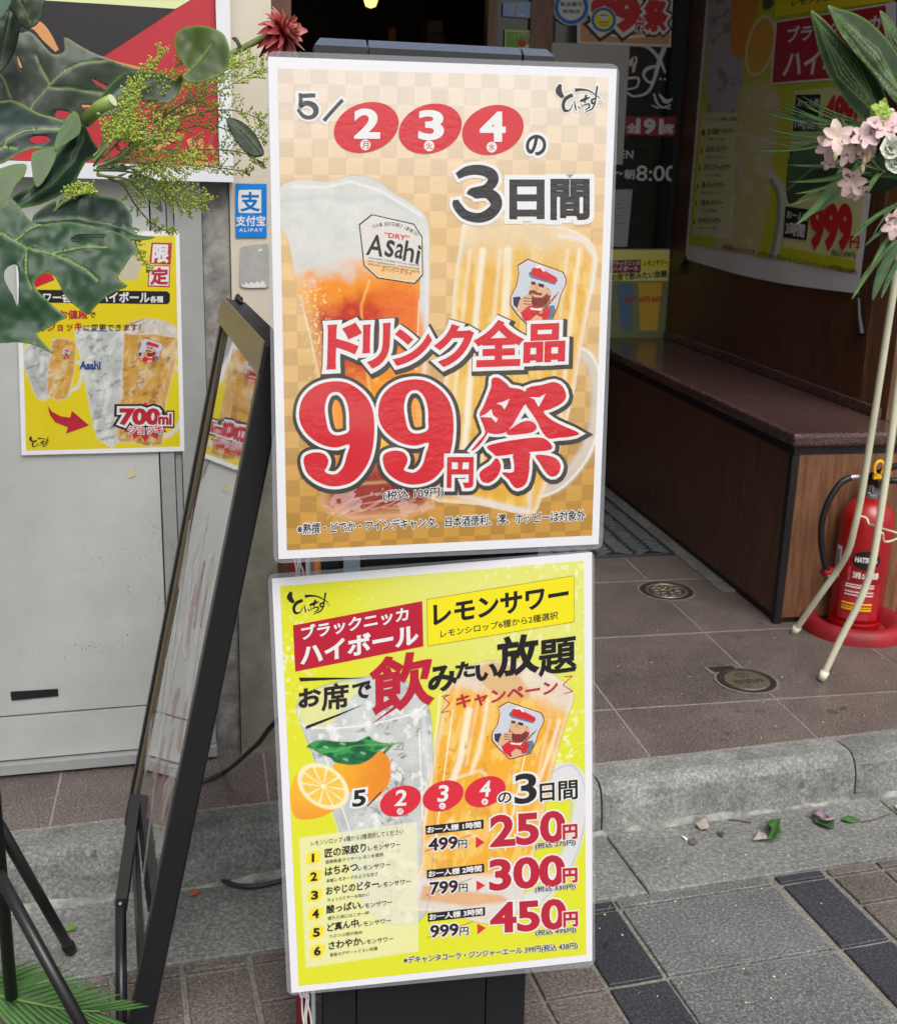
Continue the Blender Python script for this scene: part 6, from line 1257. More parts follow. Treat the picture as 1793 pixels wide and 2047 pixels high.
def leaf(name, pix, p0, n, parent, c, cv_=None, veins=(), holes=(), step=8.0, fold=0.0, wave=0.004, mid=None, smooth_=True, m=None, seed=0, edge=None, vw=2.2, thick=True, cup=0.0):
    step *= .62; wave *= .38; vw *= .8
    """leaf blade: outline traced in photo pixels on the plane (p0, n), then folded along its midrib, waved and thickened"""
    n = Vector(n).normalized(); loops = [closedpath(pix, 3) if smooth_ else [np.array(p, float) for p in pix]] + [closedpath(h, 2) for h in holes]
    V2 = []; E2 = []
    for lp in loops:
        k = len(V2); V2 += [Vector((p[0], p[1])) for p in lp]; E2 += [(k + i, k + (i + 1) % len(lp)) for i in range(len(lp))]
    A_ = np.array([tuple(v) for v in V2]); x0, y0 = A_.min(0); x1, y1 = A_.max(0)
    gx, gy = np.meshgrid(np.arange(x0 + step / 2, x1, step), np.arange(y0 + step / 2, y1, step)); gx = gx + (np.arange(gx.shape[0]) % 2)[:, None] * step / 2
    ok = sdist(gx, gy, loops[0]) > step * .3
    for h in loops[1:]: ok &= sdist(gx, gy, h) < -step * .3
    V2 += [Vector((float(a), float(b))) for a, b in zip(gx[ok], gy[ok])]
    for v_ in veins:
        for (ax, ay), (bx, by) in zip(v_[:-1], v_[1:]):
            m_ = max(1, int(math.hypot(bx - ax, by - ay) / (step * .45)))
            for i in range(m_):
                x_, y__ = ax + (bx - ax) * i / m_, ay + (by - ay) * i / m_
                q__ = np.array([x_]), np.array([y__])
                if sdist(*q__, loops[0])[0] > 1 and all(sdist(*q__, h)[0] < -1 for h in loops[1:]): V2.append(Vector((float(x_), float(y__))))
    r = delaunay_2d_cdt(V2, E2, [], 0, 1e-5); vs, fs = r[0], r[2]; P2 = np.array([tuple(v) for v in vs])
    cen = np.array([P2[list(f)].mean(0) for f in fs]); keep = sdist(cen[:, 0], cen[:, 1], loops[0]) > 0
    for h in loops[1:]: keep &= sdist(cen[:, 0], cen[:, 1], h) < 0
    fs = [f for f, k in zip(fs, keep) if k]
    W3 = np.array([tuple(onpl(x, y, p0, n)) for x, y in P2]); mpp = (Vector(p0) - Vector(CAM)).length / F_PX
    off = np.zeros(len(P2)); N1 = Noise(40 + seed)
    off += (N1.fbm(P2[:, 0] / 70 + seed, P2[:, 1] / 70, 3) - .5) * wave * 6
    dv = np.full(len(P2), 1e9)
    def segd(pts):
        d = np.full(len(P2), 1e9)
        for (ax, ay), (bx, by) in zip(pts[:-1], pts[1:]):
            ex_, ey_ = bx - ax, by - ay; l = ex_ ** 2 + ey_ ** 2 + 1e-9; t = np.clip(((P2[:, 0] - ax) * ex_ + (P2[:, 1] - ay) * ey_) / l, 0, 1); d = np.minimum(d, np.hypot(P2[:, 0] - ax - t * ex_, P2[:, 1] - ay - t * ey_))
        return d
    if mid: dm = segd(mid); off -= fold * dm * mpp; off += cup * (dm * mpp) ** 2 * 6
    for v in veins: dv = np.minimum(dv, segd(v))
    off -= .0012 * np.exp(-(dv / (vw * 1.2)) ** 2)
    W3 = W3 + np.outer(off, np.array(n))
    base = lin(c); alt = lin(cv_ if cv_ is not None else tuple(min(255, v * 1.7 + 20) for v in c)); nn = (N1.fbm(P2[:, 0] / 26 + 9, P2[:, 1] / 26, 4))[:, None]
    base = base * .54; cols = base * (.90 + .20 * nn)
    if edge is not None: e_ = np.clip(1 - sdist(P2[:, 0], P2[:, 1], loops[0]) / 8, 0, 1)[:, None] ** 2; cols = cols * (1 - e_) + lin(edge) * e_
    vm = np.exp(-(dv / vw) ** 2)[:, None] * .85; cols = cols * (1 - vm) + alt * vm
    o = make(name, W3, [tuple(f) for f in fs], m or M_leaf, parent, smooth=True, cols=cols)
    if thick: md = o.modifiers.new('s', 'SOLIDIFY'); md.thickness = .0006; md.offset = 0
    return o

# fallen bits on the gutter and floor
def scrap(name, pts, col, label, cat, z=.003, curl=.006, seed=0):
    P_ = [onz(1000 + x * .4425, 1500 + y * .4425, z) for x, y in pts]; c = sum(P_, Vector()) / len(P_); e = MB(); rr = random.Random(seed)
    V = [(c.x, c.y, z + curl * .2)] + [(p.x, p.y, z + curl * abs(math.sin(i * 1.7 + seed))) for i, p in enumerate(P_)] + [(c.x + (p.x - c.x) * .5, c.y + (p.y - c.y) * .5, z + curl * .6 * abs(math.cos(i * 1.1 + seed))) for i, p in enumerate(P_)]
    n = len(P_); Fc = [(0, n + 1 + i, n + 1 + (i + 1) % n) for i in range(n)] + [(n + 1 + i, 1 + i, 1 + (i + 1) % n, n + 1 + (i + 1) % n) for i in range(n)]
    o = make(name, V, Fc, mat(name + '_%d_%d_%d' % col, rgb(*col), .6, .25, 80), None, smooth=True); o.modifiers.new('s', 'SOLIDIFY').thickness = .0006; return tag(o, label, cat)
scrap('fallen_leaf', [(880, 348), (900, 322), (925, 318), (942, 345), (938, 372), (905, 362)], (172, 160, 150), 'curled pale beige dead leaf on the gutter below the kerb', 'leaf', curl=.010, seed=1)
scrap('fallen_leaf', [(1195, 365), (1215, 340), (1262, 342), (1256, 372), (1268, 400), (1240, 430), (1205, 425), (1222, 395)], (52, 96, 34), 'crumpled green fallen leaf in the middle of the gutter litter', 'leaf', curl=.022, seed=2)
scrap('fallen_leaf', [(1140, 412), (1165, 385), (1180, 375), (1190, 395), (1212, 408), (1185, 420)], (168, 160, 152), 'withered grey leaf bit touching the crumpled green leaf', 'leaf', curl=.010, seed=3)
scrap('fallen_leaf', [(1405, 300), (1420, 335), (1470, 360), (1505, 362), (1505, 335), (1450, 320)], (50, 84, 36), 'green fallen leaf half covered by the mauve petal', 'leaf', curl=.010, seed=4)
scrap('fallen_petal', [(1392, 300), (1420, 282), (1450, 284), (1480, 318), (1512, 325), (1470, 338), (1430, 305)], (150, 124, 136), 'mauve wilted petal lying on a green leaf near the kerb', 'petal', z=.009, curl=.012, seed=5)
scrap('fallen_leaf', [(1535, 318), (1570, 305), (1600, 308), (1628, 325), (1590, 332), (1560, 330)], (66, 110, 44), 'small flat green leaf with long stem at the right end of the litter', 'leaf', curl=.006, seed=6)
scrap('fallen_leaf', [(1780, 262), (1800, 250), (1830, 270), (1805, 290)], (190, 210, 80), 'bright yellow-green leaf bit at the right picture edge', 'leaf', curl=.008, seed=7)
scrap('paper_scrap', [(816, 392), (826, 388), (846, 404), (842, 412)], (214, 214, 220), 'small white paper scrap left of the withered leaf bits', 'paper scrap', curl=.002, seed=8)
scrap('fallen_leaf', [(848, 412), (875, 405), (895, 418), (880, 430), (855, 428)], (96, 90, 84), 'flat grey-brown leaf bit beside the white paper scrap', 'leaf', curl=.003, seed=9)
scrap('fallen_leaf', [(975, 375), (1005, 378), (1012, 398), (995, 392)], (72, 74, 52), 'tiny dark folded leaf bit between the beige and green leaves', 'leaf', curl=.006, seed=10)
for pts, lb, r_ in (([(1030, 314), (1080, 318), (1132, 328)], 'thin dark twig lying below the kerb beside the beige leaf', .0016), ([(1628, 326), (1700, 312), (1758, 288)], 'long thin stem trailing from the small flat leaf', .0009)):
    tag(MB().tube([onz(1000 + x * .4425, 1500 + y * .4425, .004) for x, y in pts], r_, 6).build('twig', mat('dry_twig', rgb(84, 70, 62), .7)), lb, 'twig')
q = MB(); rr = random.Random(9)
for x, y in [(1195, 245), (1720, 245), (1745, 340), (770, 352), (1100, 985), (1180, 622), (1325, 735), (790, 680), (505, 535), (715, 980), (990, 330), (1690, 390), (620, 560), (1450, 690), (960, 860), (1290, 1010), (690, 365), (1010, 560), (1110, 470), (1560, 470), (1660, 420), (530, 620)] + [(rr.uniform(440, 1790), rr.uniform(400, 1200)) for _ in range(30)]:
    p = onz(1000 + x * .4425, 1500 + y * .4425, .003); r_ = rr.uniform(.0008, .0024); q.add([(p.x + r_ * rr.uniform(.6, 1.4) * math.cos(T * k / 5), p.y + r_ * math.sin(T * k / 5), .0015) for k in range(5)] + [(p.x, p.y, .0032)], [(k, (k + 1) % 5, 5) for k in range(5)])
for x, y in [(885, 600), (930, 800), (1210, 1043), (1360, 1155), (690, 1122), (995, 1182), (1495, 1055), (268, 310), (1035, 552), (1750, 1140), (530, 1358), (1258, 660), (1120, 890), (840, 940)] + [(rr.uniform(100, 1790), rr.uniform(500, 1300)) for _ in range(26)]:
    p = onz(1180 + x * .342, 1050 + y * .342, ZF); r_ = rr.uniform(.0008, .0022)
    if p.y < yb(p.x) + .01: continue
    q.add([(p.x + r_ * math.cos(T * k / 5), p.y + r_ * math.sin(T * k / 5), ZF + .0006) for k in range(5)] + [(p.x, p.y, ZF + .0022)], [(k, (k + 1) % 5, 5) for k in range(5)])
tag(q.build('pale_grit', mat('pale_yellow_grit', rgb(206, 196, 150), .7)), 'scattered pale specks of dropped petals and grit on floor and paving', 'litter', kind='stuff')

# ================================================================ LEFT FLOWER STAND
FLX = Vector((-.30, 1.50, 0))
fsL = empty('flower_stand', tuple(FLX), 'left flower stand: big monstera leaves, goldenrod and one red dahlia on black legs', 'flower stand')
tp = Vector(ony(-8, 1640, 1.52)); fa = onz(141, 1900, .008); fb = onz(262, 2230, .008)
Mleg = mat('black_painted_tube', rgb(20, 20, 22), .35, .05, 20)
MB().tube([(tp.x, tp.y, .10), (tp.x, tp.y, 1.12)], .009, 12).build('pole', Mleg, fsL, smooth=True)
MB().tube([tp + Vector((0, 0, .0)), tp.lerp(fa, .97), fa], [.0085, .0085, .0085], 12).build('leg', Mleg, fsL, smooth=True)
q = MB(); d_ = (fa - tp).normalized(); q.tube([fa - d_ * .02, fa], .0105, 12); q.build('foot_cap', Mleg, fsL, smooth=True)
tb = Vector(ony(-4, 1745, 1.50)); MB().tube([tb, fb], .0085, 12).build('leg', Mleg, fsL, smooth=True)
fc_ = Vector((tp.x - .35, tp.y + .1, .008)); MB().tube([tb, fc_], .0085, 12).build('leg', Mleg, fsL, smooth=True)
bk = MB(); bk.lathe([(.001, 1.10), (.07, 1.10), (.085, 1.22), (.08, 1.22), (.06, 1.12)], (tp.x - .08, tp.y, 0), 24); bk.build('flower_bucket', mat('green_bucket', rgb(40, 60, 40), .6), fsL)
K = .346
L1 = lambda L: [(x * K, y * K) for x, y in L]
L2 = lambda L: [(x * K, 440 + y * K) for x, y in L]
MON = (36, 82, 44); GREYM = (78, 92, 76)
leaf('monstera_leaf', L1([(-160, 40), (-60, -10), (30, 30), (90, 110), (110, 165), (170, 158), (235, 225), (300, 300), (345, 302), (374, 278), (368, 203), (405, 212), (520, 290), (650, 345), (740, 372), (830, 396), (760, 412), (690, 440), (640, 500), (585, 580), (530, 660), (470, 720), (340, 720), (180, 700), (0, 640), (-160, 560)]),
     (-.1, 1.50, 1.4), (.1, -1, .25), fsL, GREYM, (130, 152, 96), [L1([(150, 690), (190, 600), (290, 480), (380, 400), (470, 362), (640, 342)]), L1([(290, 480), (240, 390), (205, 300)]), L1([(290, 498), (420, 505), (600, 520)]), L1([(60, 550), (20, 440), (-60, 340)])],
     [L1([(528, 444), (575, 462), (632, 488), (620, 494), (560, 474)]), L1([(296, 640), (340, 626), (390, 630), (412, 645), (380, 668), (330, 666)]), L1([(470, 590), (540, 592), (556, 604), (540, 626), (500, 622)]), L1([(98, 300), (108, 320), (128, 380), (118, 392), (104, 350)])],
     7, .18, .004, L1([(150, 690), (290, 480), (470, 362), (640, 342)]), seed=1, edge=(120, 128, 96))
leaf('monstera_leaf', L1([(-160, 520), (0, 550), (60, 545), (130, 575), (230, 640), (340, 680), (400, 720), (360, 830), (290, 850), (180, 850), (80, 895), (0, 940), (-160, 960)]), (-.15, 1.46, 1.3), (.2, -1, .5), fsL, (38, 70, 62), (128, 150, 78),
     [L1([(-60, 900), (10, 850), (40, 800), (140, 750), (240, 738), (360, 742)]), L1([(20, 840), (100, 845)])], [L1([(168, 792), (210, 778), (270, 782), (292, 798), (250, 818), (190, 818)])], 7, .2, .003, L1([(-60, 900), (40, 800), (240, 738), (360, 742)]), seed=2, edge=(140, 160, 90))
leaf('dark_glossy_leaf', L1([(500, 690), (505, 740), (540, 790), (590, 840), (626, 892), (560, 896), (500, 930), (440, 1040), (360, 1110), (240, 1170), (100, 1205), (-60, 1230), (20, 1180), (90, 1120), (190, 1060), (280, 960), (330, 860), (400, 800), (450, 740)]), (-.12, 1.42, 1.25), (.5, -1, .5), fsL, (30, 62, 40), (70, 104, 62), [L1([(490, 700), (480, 800), (430, 920), (300, 1060), (100, 1190)])], (), 7, .35, .004, L1([(490, 700), (480, 800), (430, 920), (300, 1060), (100, 1190)]), seed=3, edge=(110, 140, 70))
for k, (o_, c_) in enumerate((([(318, 862), (325, 790), (365, 700), (405, 648), (440, 642), (466, 690), (462, 750), (410, 800), (350, 850)], (116, 138, 104)), ([(180, 900), (195, 870), (250, 845), (316, 828), (322, 900), (280, 980), (235, 1035), (200, 1042), (182, 960)], (126, 146, 116)), ([(-60, 1010), (0, 965), (80, 930), (152, 934), (135, 1010), (80, 1070), (35, 1160), (0, 1180), (-60, 1180)], (134, 152, 118)))):
    leaf('pale_leaf', L1(o_), (-.15, 1.38, 1.25), (.1, -1, .9), fsL, c_, (86, 120, 60), [L1([o_[0], o_[len(o_) // 2]])], (), 6, .3, .003, L1([o_[0], o_[len(o_) // 2]]), m=M_leafdull, seed=10 + k, edge=(100, 130, 70))
leaf('monstera_leaf', L1([(188, 1290), (200, 1240), (260, 1190), (330, 1145), (430, 1114), (560, 1110), (650, 1125), (720, 1180), (762, 1250), (764, 1305), (800, 1345), (896, 1366), (830, 1376), (740, 1372), (620, 1400), (440, 1400), (300, 1380), (200, 1360)]), (-.1, 1.32, 1.15), (0, -1, .9), fsL, (26, 52, 36), (78, 110, 70), [L1([(190, 1290), (420, 1250), (640, 1290), (800, 1350)])], (), 7, .1, .006, L1([(190, 1290), (420, 1250), (640, 1290), (800, 1350)]), seed=4, edge=(84, 116, 66))
leaf('monstera_leaf', L2([(-160, -40), (-20, -60), (60, -150), (190, 0), (350, -12), (450, -4), (600, 30), (730, 68), (796, 132), (788, 158), (752, 200), (700, 290), (684, 325), (700, 350), (736, 376), (660, 408), (590, 452), (535, 500), (510, 526), (440, 484), (370, 415), (330, 340), (300, 305), (262, 298), (215, 325), (196, 350), (210, 390), (290, 462), (340, 505), (378, 542), (330, 562), (270, 596), (205, 622), (240, 670), (300, 742), (200, 692), (90, 672), (0, 672), (-160, 640)]), (-.08, 1.27, 1.1), (.05, -1, .55), fsL, MON, (120, 148, 72),
     [L2([(-100, 0), (0, 62), (80, 110), (155, 155), (290, 188), (400, 225), (500, 285), (570, 350)]), L2([(155, 155), (146, 240), (150, 310), (180, 380)]), L2([(90, 105), (160, 40), (260, -10), (400, -20)]), L2([(290, 188), (440, 150), (620, 140)]), L2([(0, 62), (-40, 200), (-60, 400)])],
     [L2([(22, 330), (20, 290), (40, 258), (75, 248), (100, 262), (106, 330), (103, 420), (94, 474), (70, 420), (40, 370)]), L2([(412, 98), (440, 76), (500, 66), (604, 68), (590, 82), (500, 92), (440, 110)])], 7, .16, .005, L2([(0, 62), (155, 155), (400, 225), (570, 350)]), seed=5, edge=(96, 124, 72), vw=2.0)
leaf('round_leaf', L1([(1004, 200), (1038, 150), (1110, 134), (1200, 145), (1282, 182), (1316, 240), (1328, 320), (1295, 400), (1210, 452), (1110, 474), (1050, 440), (1078, 395), (1042, 345), (1006, 265)]), (.0, 1.50, 1.45), (-.2, -1, .4), fsL, (74, 100, 24), (112, 136, 48), [L1([(1010, 470), (1080, 410), (1150, 340), (1220, 250)])], (), 6, .12, .003, L1([(1010, 470), (1150, 340), (1220, 250)]), seed=6, edge=(110, 130, 40))
leaf('dark_glossy_leaf', L1([(498, 700), (520, 640), (560, 580), (640, 475), (730, 405), (830, 400), (935, 418), (1000, 455), (1040, 420), (1060, 440), (1000, 560), (900, 570), (800, 560), (740, 640), (620, 660)]), (-.05, 1.53, 1.4), (0, -1, .7), fsL, (34, 62, 24), (70, 100, 40), [L1([(520, 690), (700, 520), (960, 450)])], (), 7, .2, .003, L1([(520, 690), (700, 520), (960, 450)]), seed=7, edge=(90, 120, 50))
leaf('dark_glossy_leaf', L1([(1306, 680), (1380, 688), (1450, 736), (1500, 810), (1526, 888), (1476, 902), (1410, 862), (1345, 780)]), (.1, 1.56, 1.35), (.1, -1, .5), fsL, (38, 66, 32), (66, 96, 48), [L1([(1306, 680), (1430, 780), (1510, 880)])], (), 5, .2, .002, L1([(1306, 680), (1510, 880)]), seed=8)
leaf('dark_glossy_leaf', L1([(740, 1012), (830, 1002), (920, 1050), (926, 1140), (935, 1225), (850, 1140), (780, 1080)]), (0, 1.52, 1.25), (.1, -1, .5), fsL, (52, 84, 58), (90, 120, 84), [L1([(740, 1012), (930, 1215)])], (), 5, .2, .002, L1([(740, 1012), (930, 1215)]), seed=9)
leaf('dark_glossy_leaf', L1([(40, 10), (60, -60), (250, -60), (246, 60), (215, 130), (165, 158), (120, 138), (80, 80)]), (-.1, 1.44, 1.45), (.1, -1, .2), fsL, (44, 64, 28), (80, 100, 44), [L1([(100, -40), (170, 120)])], (), 6, .1, .004, L1([(100, -40), (170, 120)]), seed=12)
leaf('dark_glossy_leaf', L1([(-80, 60), (0, 80), (60, 60), (130, 110), (120, 150), (95, 260), (60, 340), (0, 420), (-80, 440)]), (-.15, 1.47, 1.45), (.1, -1, .2), fsL, (34, 56, 34), (60, 84, 50), [L1([(60, 60), (0, 400)])], (), 6, .1, .004, L1([(60, 60), (0, 400)]), seed=13)
leaf('pale_leaf', L1([(-60, -60), (70, -60), (60, 20), (40, 60), (0, 110), (-60, 120)]), (-.15, 1.42, 1.45), (.1, -1, .3), fsL, (100, 136, 110), (140, 160, 120), (), (), 6, 0, .004, None, m=M_leafdull, seed=14)
leaf('pale_leaf', L1([(-60, 1220), (0, 1215), (60, 1225), (30, 1275), (0, 1318), (-60, 1330)]), (-.15, 1.40, 1.15), (.1, -1, .3), fsL, (70, 112, 54), (140, 160, 120), (), (), 6, 0, .004, None, m=M_leafdull, seed=15)
M_stem = mat('green_stem', rgb(96, 112, 58), .5, .15, 40); M_stem2 = mat('cut_stem_pale', rgb(122, 148, 70), .45, .1, 30)
y_ = 1.40; MB().tube([ony(172, 240, y_ + .03), ony(198, 214, y_), ony(224, 200, y_ - .01)], [.0075, .0072, .007], 12).build('cut_stem', M_stem2, fsL, smooth=True)
MB().tube([ony(224.2, 199.8, y_ - .0102), ony(225.5, 199, y_ - .0106)], .0066, 12).build('cut_stem_face', mat('stem_pith', rgb(190, 196, 150), .6), fsL)
# goldenrod: arching stems, side sprays and clustered florets
M_flor = mat('goldenrod_floret', rgb(140, 166, 52), .6, .3, 900, col2=rgb(190, 206, 84)); M_gl = leafmat('goldenrod_leaf', 0, 0, .5)
rg = random.Random(21)
OCT = [(1, 0, 0), (-1, 0, 0), (0, 1, 0), (0, -1, 0), (0, 0, 1), (0, 0, -1)]; OF = [(0, 2, 4), (2, 1, 4), (1, 3, 4), (3, 0, 4), (2, 0, 5), (1, 2, 5), (3, 1, 5), (0, 3, 5)]
def spray(path, Y0, Y1, side, dens, tot=1.0):
    P_ = smoothpath([tuple(ony(x * K, y * K, Y0 + (Y1 - Y0) * i / (len(path) - 1))) for i, (x, y) in enumerate(path)], 8); P_ = [Vector(p) for p in P_]
    sm_, fl_ = MB(), MB(); n = len(P_); sm_.tube(P_, [.0016 - .0011 * i / n for i in range(n)], 5)
    for i in range(3, n):
        t = i / n
        if t < tot * .30: 
            if rg.random() < .5:
                p = P_[i]; d = (P_[min(i + 1, n - 1)] - P_[i - 1]).normalized(); o = Vector((rg.uniform(-1, 1), rg.uniform(-.6, .2), rg.uniform(-1, 1))); v = (d + o * .8).normalized() * rg.uniform(.012, .022); s_ = v.cross(Vector((0, 1, 0))).normalized() * .0016
                sm_.add([p, p + v * .5 + s_, p + v, p + v * .5 - s_], [(0, 1, 2, 3)])
            continue
        for sgn_ in (1, -1):
            if rg.random() > dens: continue
            p = P_[i]; d = (P_[min(i + 1, n - 1)] - P_[i - 1]).normalized(); up = Vector((0, 0, 1)); si = d.cross(Vector((0, 1, 0))).normalized() * sgn_
            L_ = side * (1.2 - t * .75) * rg.uniform(.6, 1.25); q = [p]; v = (d * .8 + si * .75 + Vector((rg.uniform(-.2, .2), rg.uniform(-.5, .3), rg.uniform(-.1, .3)))).normalized(); m_ = max(4, int(L_ / .0042))
            for j in range(m_): v = (v + Vector((rg.uniform(-.12, .12), rg.uniform(-.1, .1), .06))).normalized(); q.append(q[-1] + v * L_ / m_)
            sm_.tube(q, .0005, 4, False)
            for j, pj in enumerate(q[1:]):
                for _ in range(2):
                    c = pj + Vector((rg.gauss(0, .0016), rg.gauss(0, .0016), abs(rg.gauss(.0012, .0014)))); r_ = rg.uniform(.0008, .0015); a = rg.random() * 3
                    fl_.add([(c.x + r_ * (x * math.cos(a) - z * math.sin(a)), c.y + r_ * y, c.z + r_ * 1.3 * (x * math.sin(a) + z * math.cos(a))) for x, y, z in OCT], OF)
    s_ = sm_.build('goldenrod_stem', M_stem, fsL); f_ = fl_.build('goldenrod_florets', M_flor, None, kind='stuff'); f_.parent = s_; f_.location = -Vector(fsL.location)
for a in (([(560, 990), (760, 860), (980, 680), (1200, 560), (1420, 440), (1520, 390)], 1.48, 1.58, .030, .75), ([(560, 990), (740, 840), (900, 640), (1060, 480), (1290, 430), (1440, 330)], 1.50, 1.60, .026, .7),
          ([(540, 960), (650, 800), (720, 700), (760, 560), (850, 420), (925, 300)], 1.44, 1.47, .018, .8), ([(560, 900), (700, 740), (880, 560), (1000, 400), (1080, 300)], 1.46, 1.5, .016, .7), ([(600, 900), (800, 720), (960, 700), (1200, 640), (1380, 640), (1520, 700)], 1.5, 1.6, .026, .75),
          ([(600, 930), (800, 860), (1000, 760), (1200, 720), (1380, 770), (1520, 800)], 1.5, 1.6, .022, .7), ([(580, 960), (800, 900), (1000, 880), (1200, 860), (1400, 880), (1520, 940)], 1.48, 1.58, .022, .7), ([(560, 970), (760, 960), (960, 930), (1200, 960), (1440, 990)], 1.46, 1.56, .022, .75),
          ([(540, 980), (740, 990), (900, 1040), (1050, 1120), (1180, 1180)], 1.42, 1.48, .028, .85), ([(560, 1000), (700, 1060), (780, 1180), (880, 1290), (1000, 1350)], 1.44, 1.5, .014, .55), ([(560, 960), (700, 900), (800, 820), (900, 780), (1000, 770)], 1.40, 1.42, .030, 1.0),
          ([(540, 900), (620, 820), (680, 740), (740, 640), (770, 500)], 1.40, 1.42, .022, 1.0), ([(300, 1230), (380, 1150), (450, 1110), (520, 1100)], 1.36, 1.38, .012, .9), ([(560, 950), (700, 930), (860, 940), (1000, 960), (1120, 940)], 1.4, 1.44, .028, 1.0), ([(700, 1180), (760, 1330), (800, 1450), (860, 1560)], 1.42, 1.44, .010, .5),
          ([(540, 930), (600, 860), (640, 800), (700, 780), (780, 760)], 1.38, 1.40, .026, 1.0), ([(560, 1010), (720, 1030), (860, 1080), (1000, 1150), (1100, 1210)], 1.40, 1.46, .026, .9), ([(900, 700), (1050, 600), (1200, 500), (1300, 380), (1380, 350)], 1.5, 1.56, .02, .7)):
    spray(a[0], a[1], a[2], a[3], a[4])
for k in range(60):
    x, y = rg.gauss(760, 140), rg.gauss(880, 130); a = rg.uniform(-1.2, .6); l_ = rg.uniform(40, 100); w_ = rg.uniform(5, 9)
    if x > 620 and k < 40:
        dx_, dy_ = math.cos(a) * l_, math.sin(a) * l_; nx__, ny__ = -math.sin(a) * w_, math.cos(a) * w_
        leaf('goldenrod_leaf', L1([(x, y), (x + dx_ * .4 + nx__, y + dy_ * .4 + ny__), (x + dx_, y + dy_), (x + dx_ * .4 - nx__, y + dy_ * .4 - ny__)]), (0, 1.45 + rg.uniform(-.03, .05), 1.3), (rg.uniform(-.4, .4), -1, rg.uniform(0, .8)), fsL, (58, 86, 44), None, (), (), 8, 0, .002, None, smooth_=False, m=M_leafdull, seed=50 + k, thick=False)
# dahlia
dc = Vector(ony(563, 62, 1.66)); ax = Vector((.80, -.45, .25)).normalized(); e_1 = ax.orthogonal().normalized(); e_2 = ax.cross(e_1)
dh = 0; Mpet = leafmat('dahlia_petal', 0, 0, .55); rgd = random.Random(4)
for k in range(74):
    th = math.radians(12 + 125 * (k / 73) ** .8); ph = k * 2.39996; d = (ax * math.cos(th) + (e_1 * math.cos(ph) + e_2 * math.sin(ph)) * math.sin(th)).normalized()
    if th > 1.9 and rgd.random() < .35: continue
    L_ = (.016 + .020 * math.sin(min(th, 1.7))) * rgd.uniform(.8, 1.12); s_ = d.cross(ax).normalized() if abs(d.dot(ax)) < .98 else e_1; nn = s_.cross(d).normalized(); w_ = .0058 * rgd.uniform(.8, 1.25); droop = Vector((0, 0, -.004 - .012 * max(0, th - 1.2)))
    V = []; cols = []; f = 6
    for i in range(f + 1):
        t = i / f; ww = w_ * math.sin(math.pi * min(.97, .12 + t * .88)) ** .7; c = dc + d * (L_ * t) + nn * (.006 * t * t * (1 if th < 1.2 else -1)) + droop * t * t
        V += [c - s_ * ww + nn * ww * .45, c, c + s_ * ww + nn * ww * .45]; tip = max(0, t - .35) / .65; pale = rgd.uniform(.2, .9) if th < 1.7 else .1
        base = lin((150, 30, 44)) * (1 - pale * tip) + lin((226, 158, 144)) * pale * tip; 
        if th > 2.0: base = lin((92, 20, 34)) * (1 + .6 * t)
        if th < .6: base = base * .5 + lin((196, 120, 80)) * .5
        cols += [base] * 3
    Fc = [(3 * i + a, 3 * i + a + 1, 3 * i + a + 4, 3 * i + a + 3) for i in range(f) for a in (0, 1)]
    make('dahlia_petal', V, Fc, Mpet, fsL, smooth=True, cols=np.array(cols))
MB().tube([ony(440, 118, 1.58), ony(480, 98, 1.62), ony(515, 80, 1.65), dc - ax * .006], [.004, .0038, .0042, .006], 10).build('dahlia_stem', M_stem, fsL, smooth=True)
leaf('small_leaf', L1([(1338, 218), (1360, 210), (1380, 232), (1396, 268), (1376, 274), (1362, 244)]), (.05, 1.63, 1.5), (0, -1, .2), fsL, (52, 76, 34), None, (), (), 5, 0, .002, None, seed=60)

# ================================================================ RIGHT FLOWER STAND
fr_ = empty('flower_stand', (1.40, 2.5, ZF), 'right flower stand: aspidistra leaves, pink and white flowers on cream tube legs', 'flower stand')
Mcr = mat('cream_painted_tube', rgb(206, 204, 178), .35, .04, 20)
def legp(pts): return smoothpath([tuple(onpl(x, y, (0, Y, 0), (0, 1, 0))) for x, y, Y in pts], 8)
f1 = onz(1587, 1264, ZF + .004); f2 = onz(1642, 1358, ZF + .004)
l1 = [tuple(f1)] + [tuple(ony(x, y, Y)) for x, y, Y in ((1640, 1188, 2.60), (1672, 1143, 2.57), (1696, 1100, 2.53), (1708, 1055, 2.51), (1718, 1010, 2.50), (1727, 960, 2.49), (1754, 789, 2.47), (1775, 652, 2.46), (1791, 550, 2.45), (1808, 430, 2.44))]
l2 = [tuple(f2)] + [tuple(ony(x, y, Y)) for x, y, Y in ((1680, 1278, 2.37), (1713, 1214, 2.36), (1733, 1165, 2.355), (1745, 1120, 2.35), (1758, 1040, 2.35), (1775, 926, 2.35), (1793, 789, 2.35), (1815, 620, 2.35), (1835, 450, 2.36))]
MB().tube(smoothpath(l1, 6), .0082, 14).build('leg', Mcr, fr_, smooth=True); MB().tube(smoothpath(l2, 6), .0082, 14).build('leg', Mcr, fr_, smooth=True)
MB().tube([(1.70, 2.42, ZF + .004), (1.62, 2.42, .35), (1.60, 2.42, 1.3)], .0082, 12).build('leg', Mcr, fr_, smooth=True)
for l_ in (l1, l2):
    a, b = Vector(l_[0]), Vector(l_[1]); d = (b - a).normalized(); MB().tube([a - d * .001, a + d * .022], .0105, 14).build('rubber_foot', mat('cream_rubber_foot', rgb(212, 212, 190), .5), fr_, smooth=True)
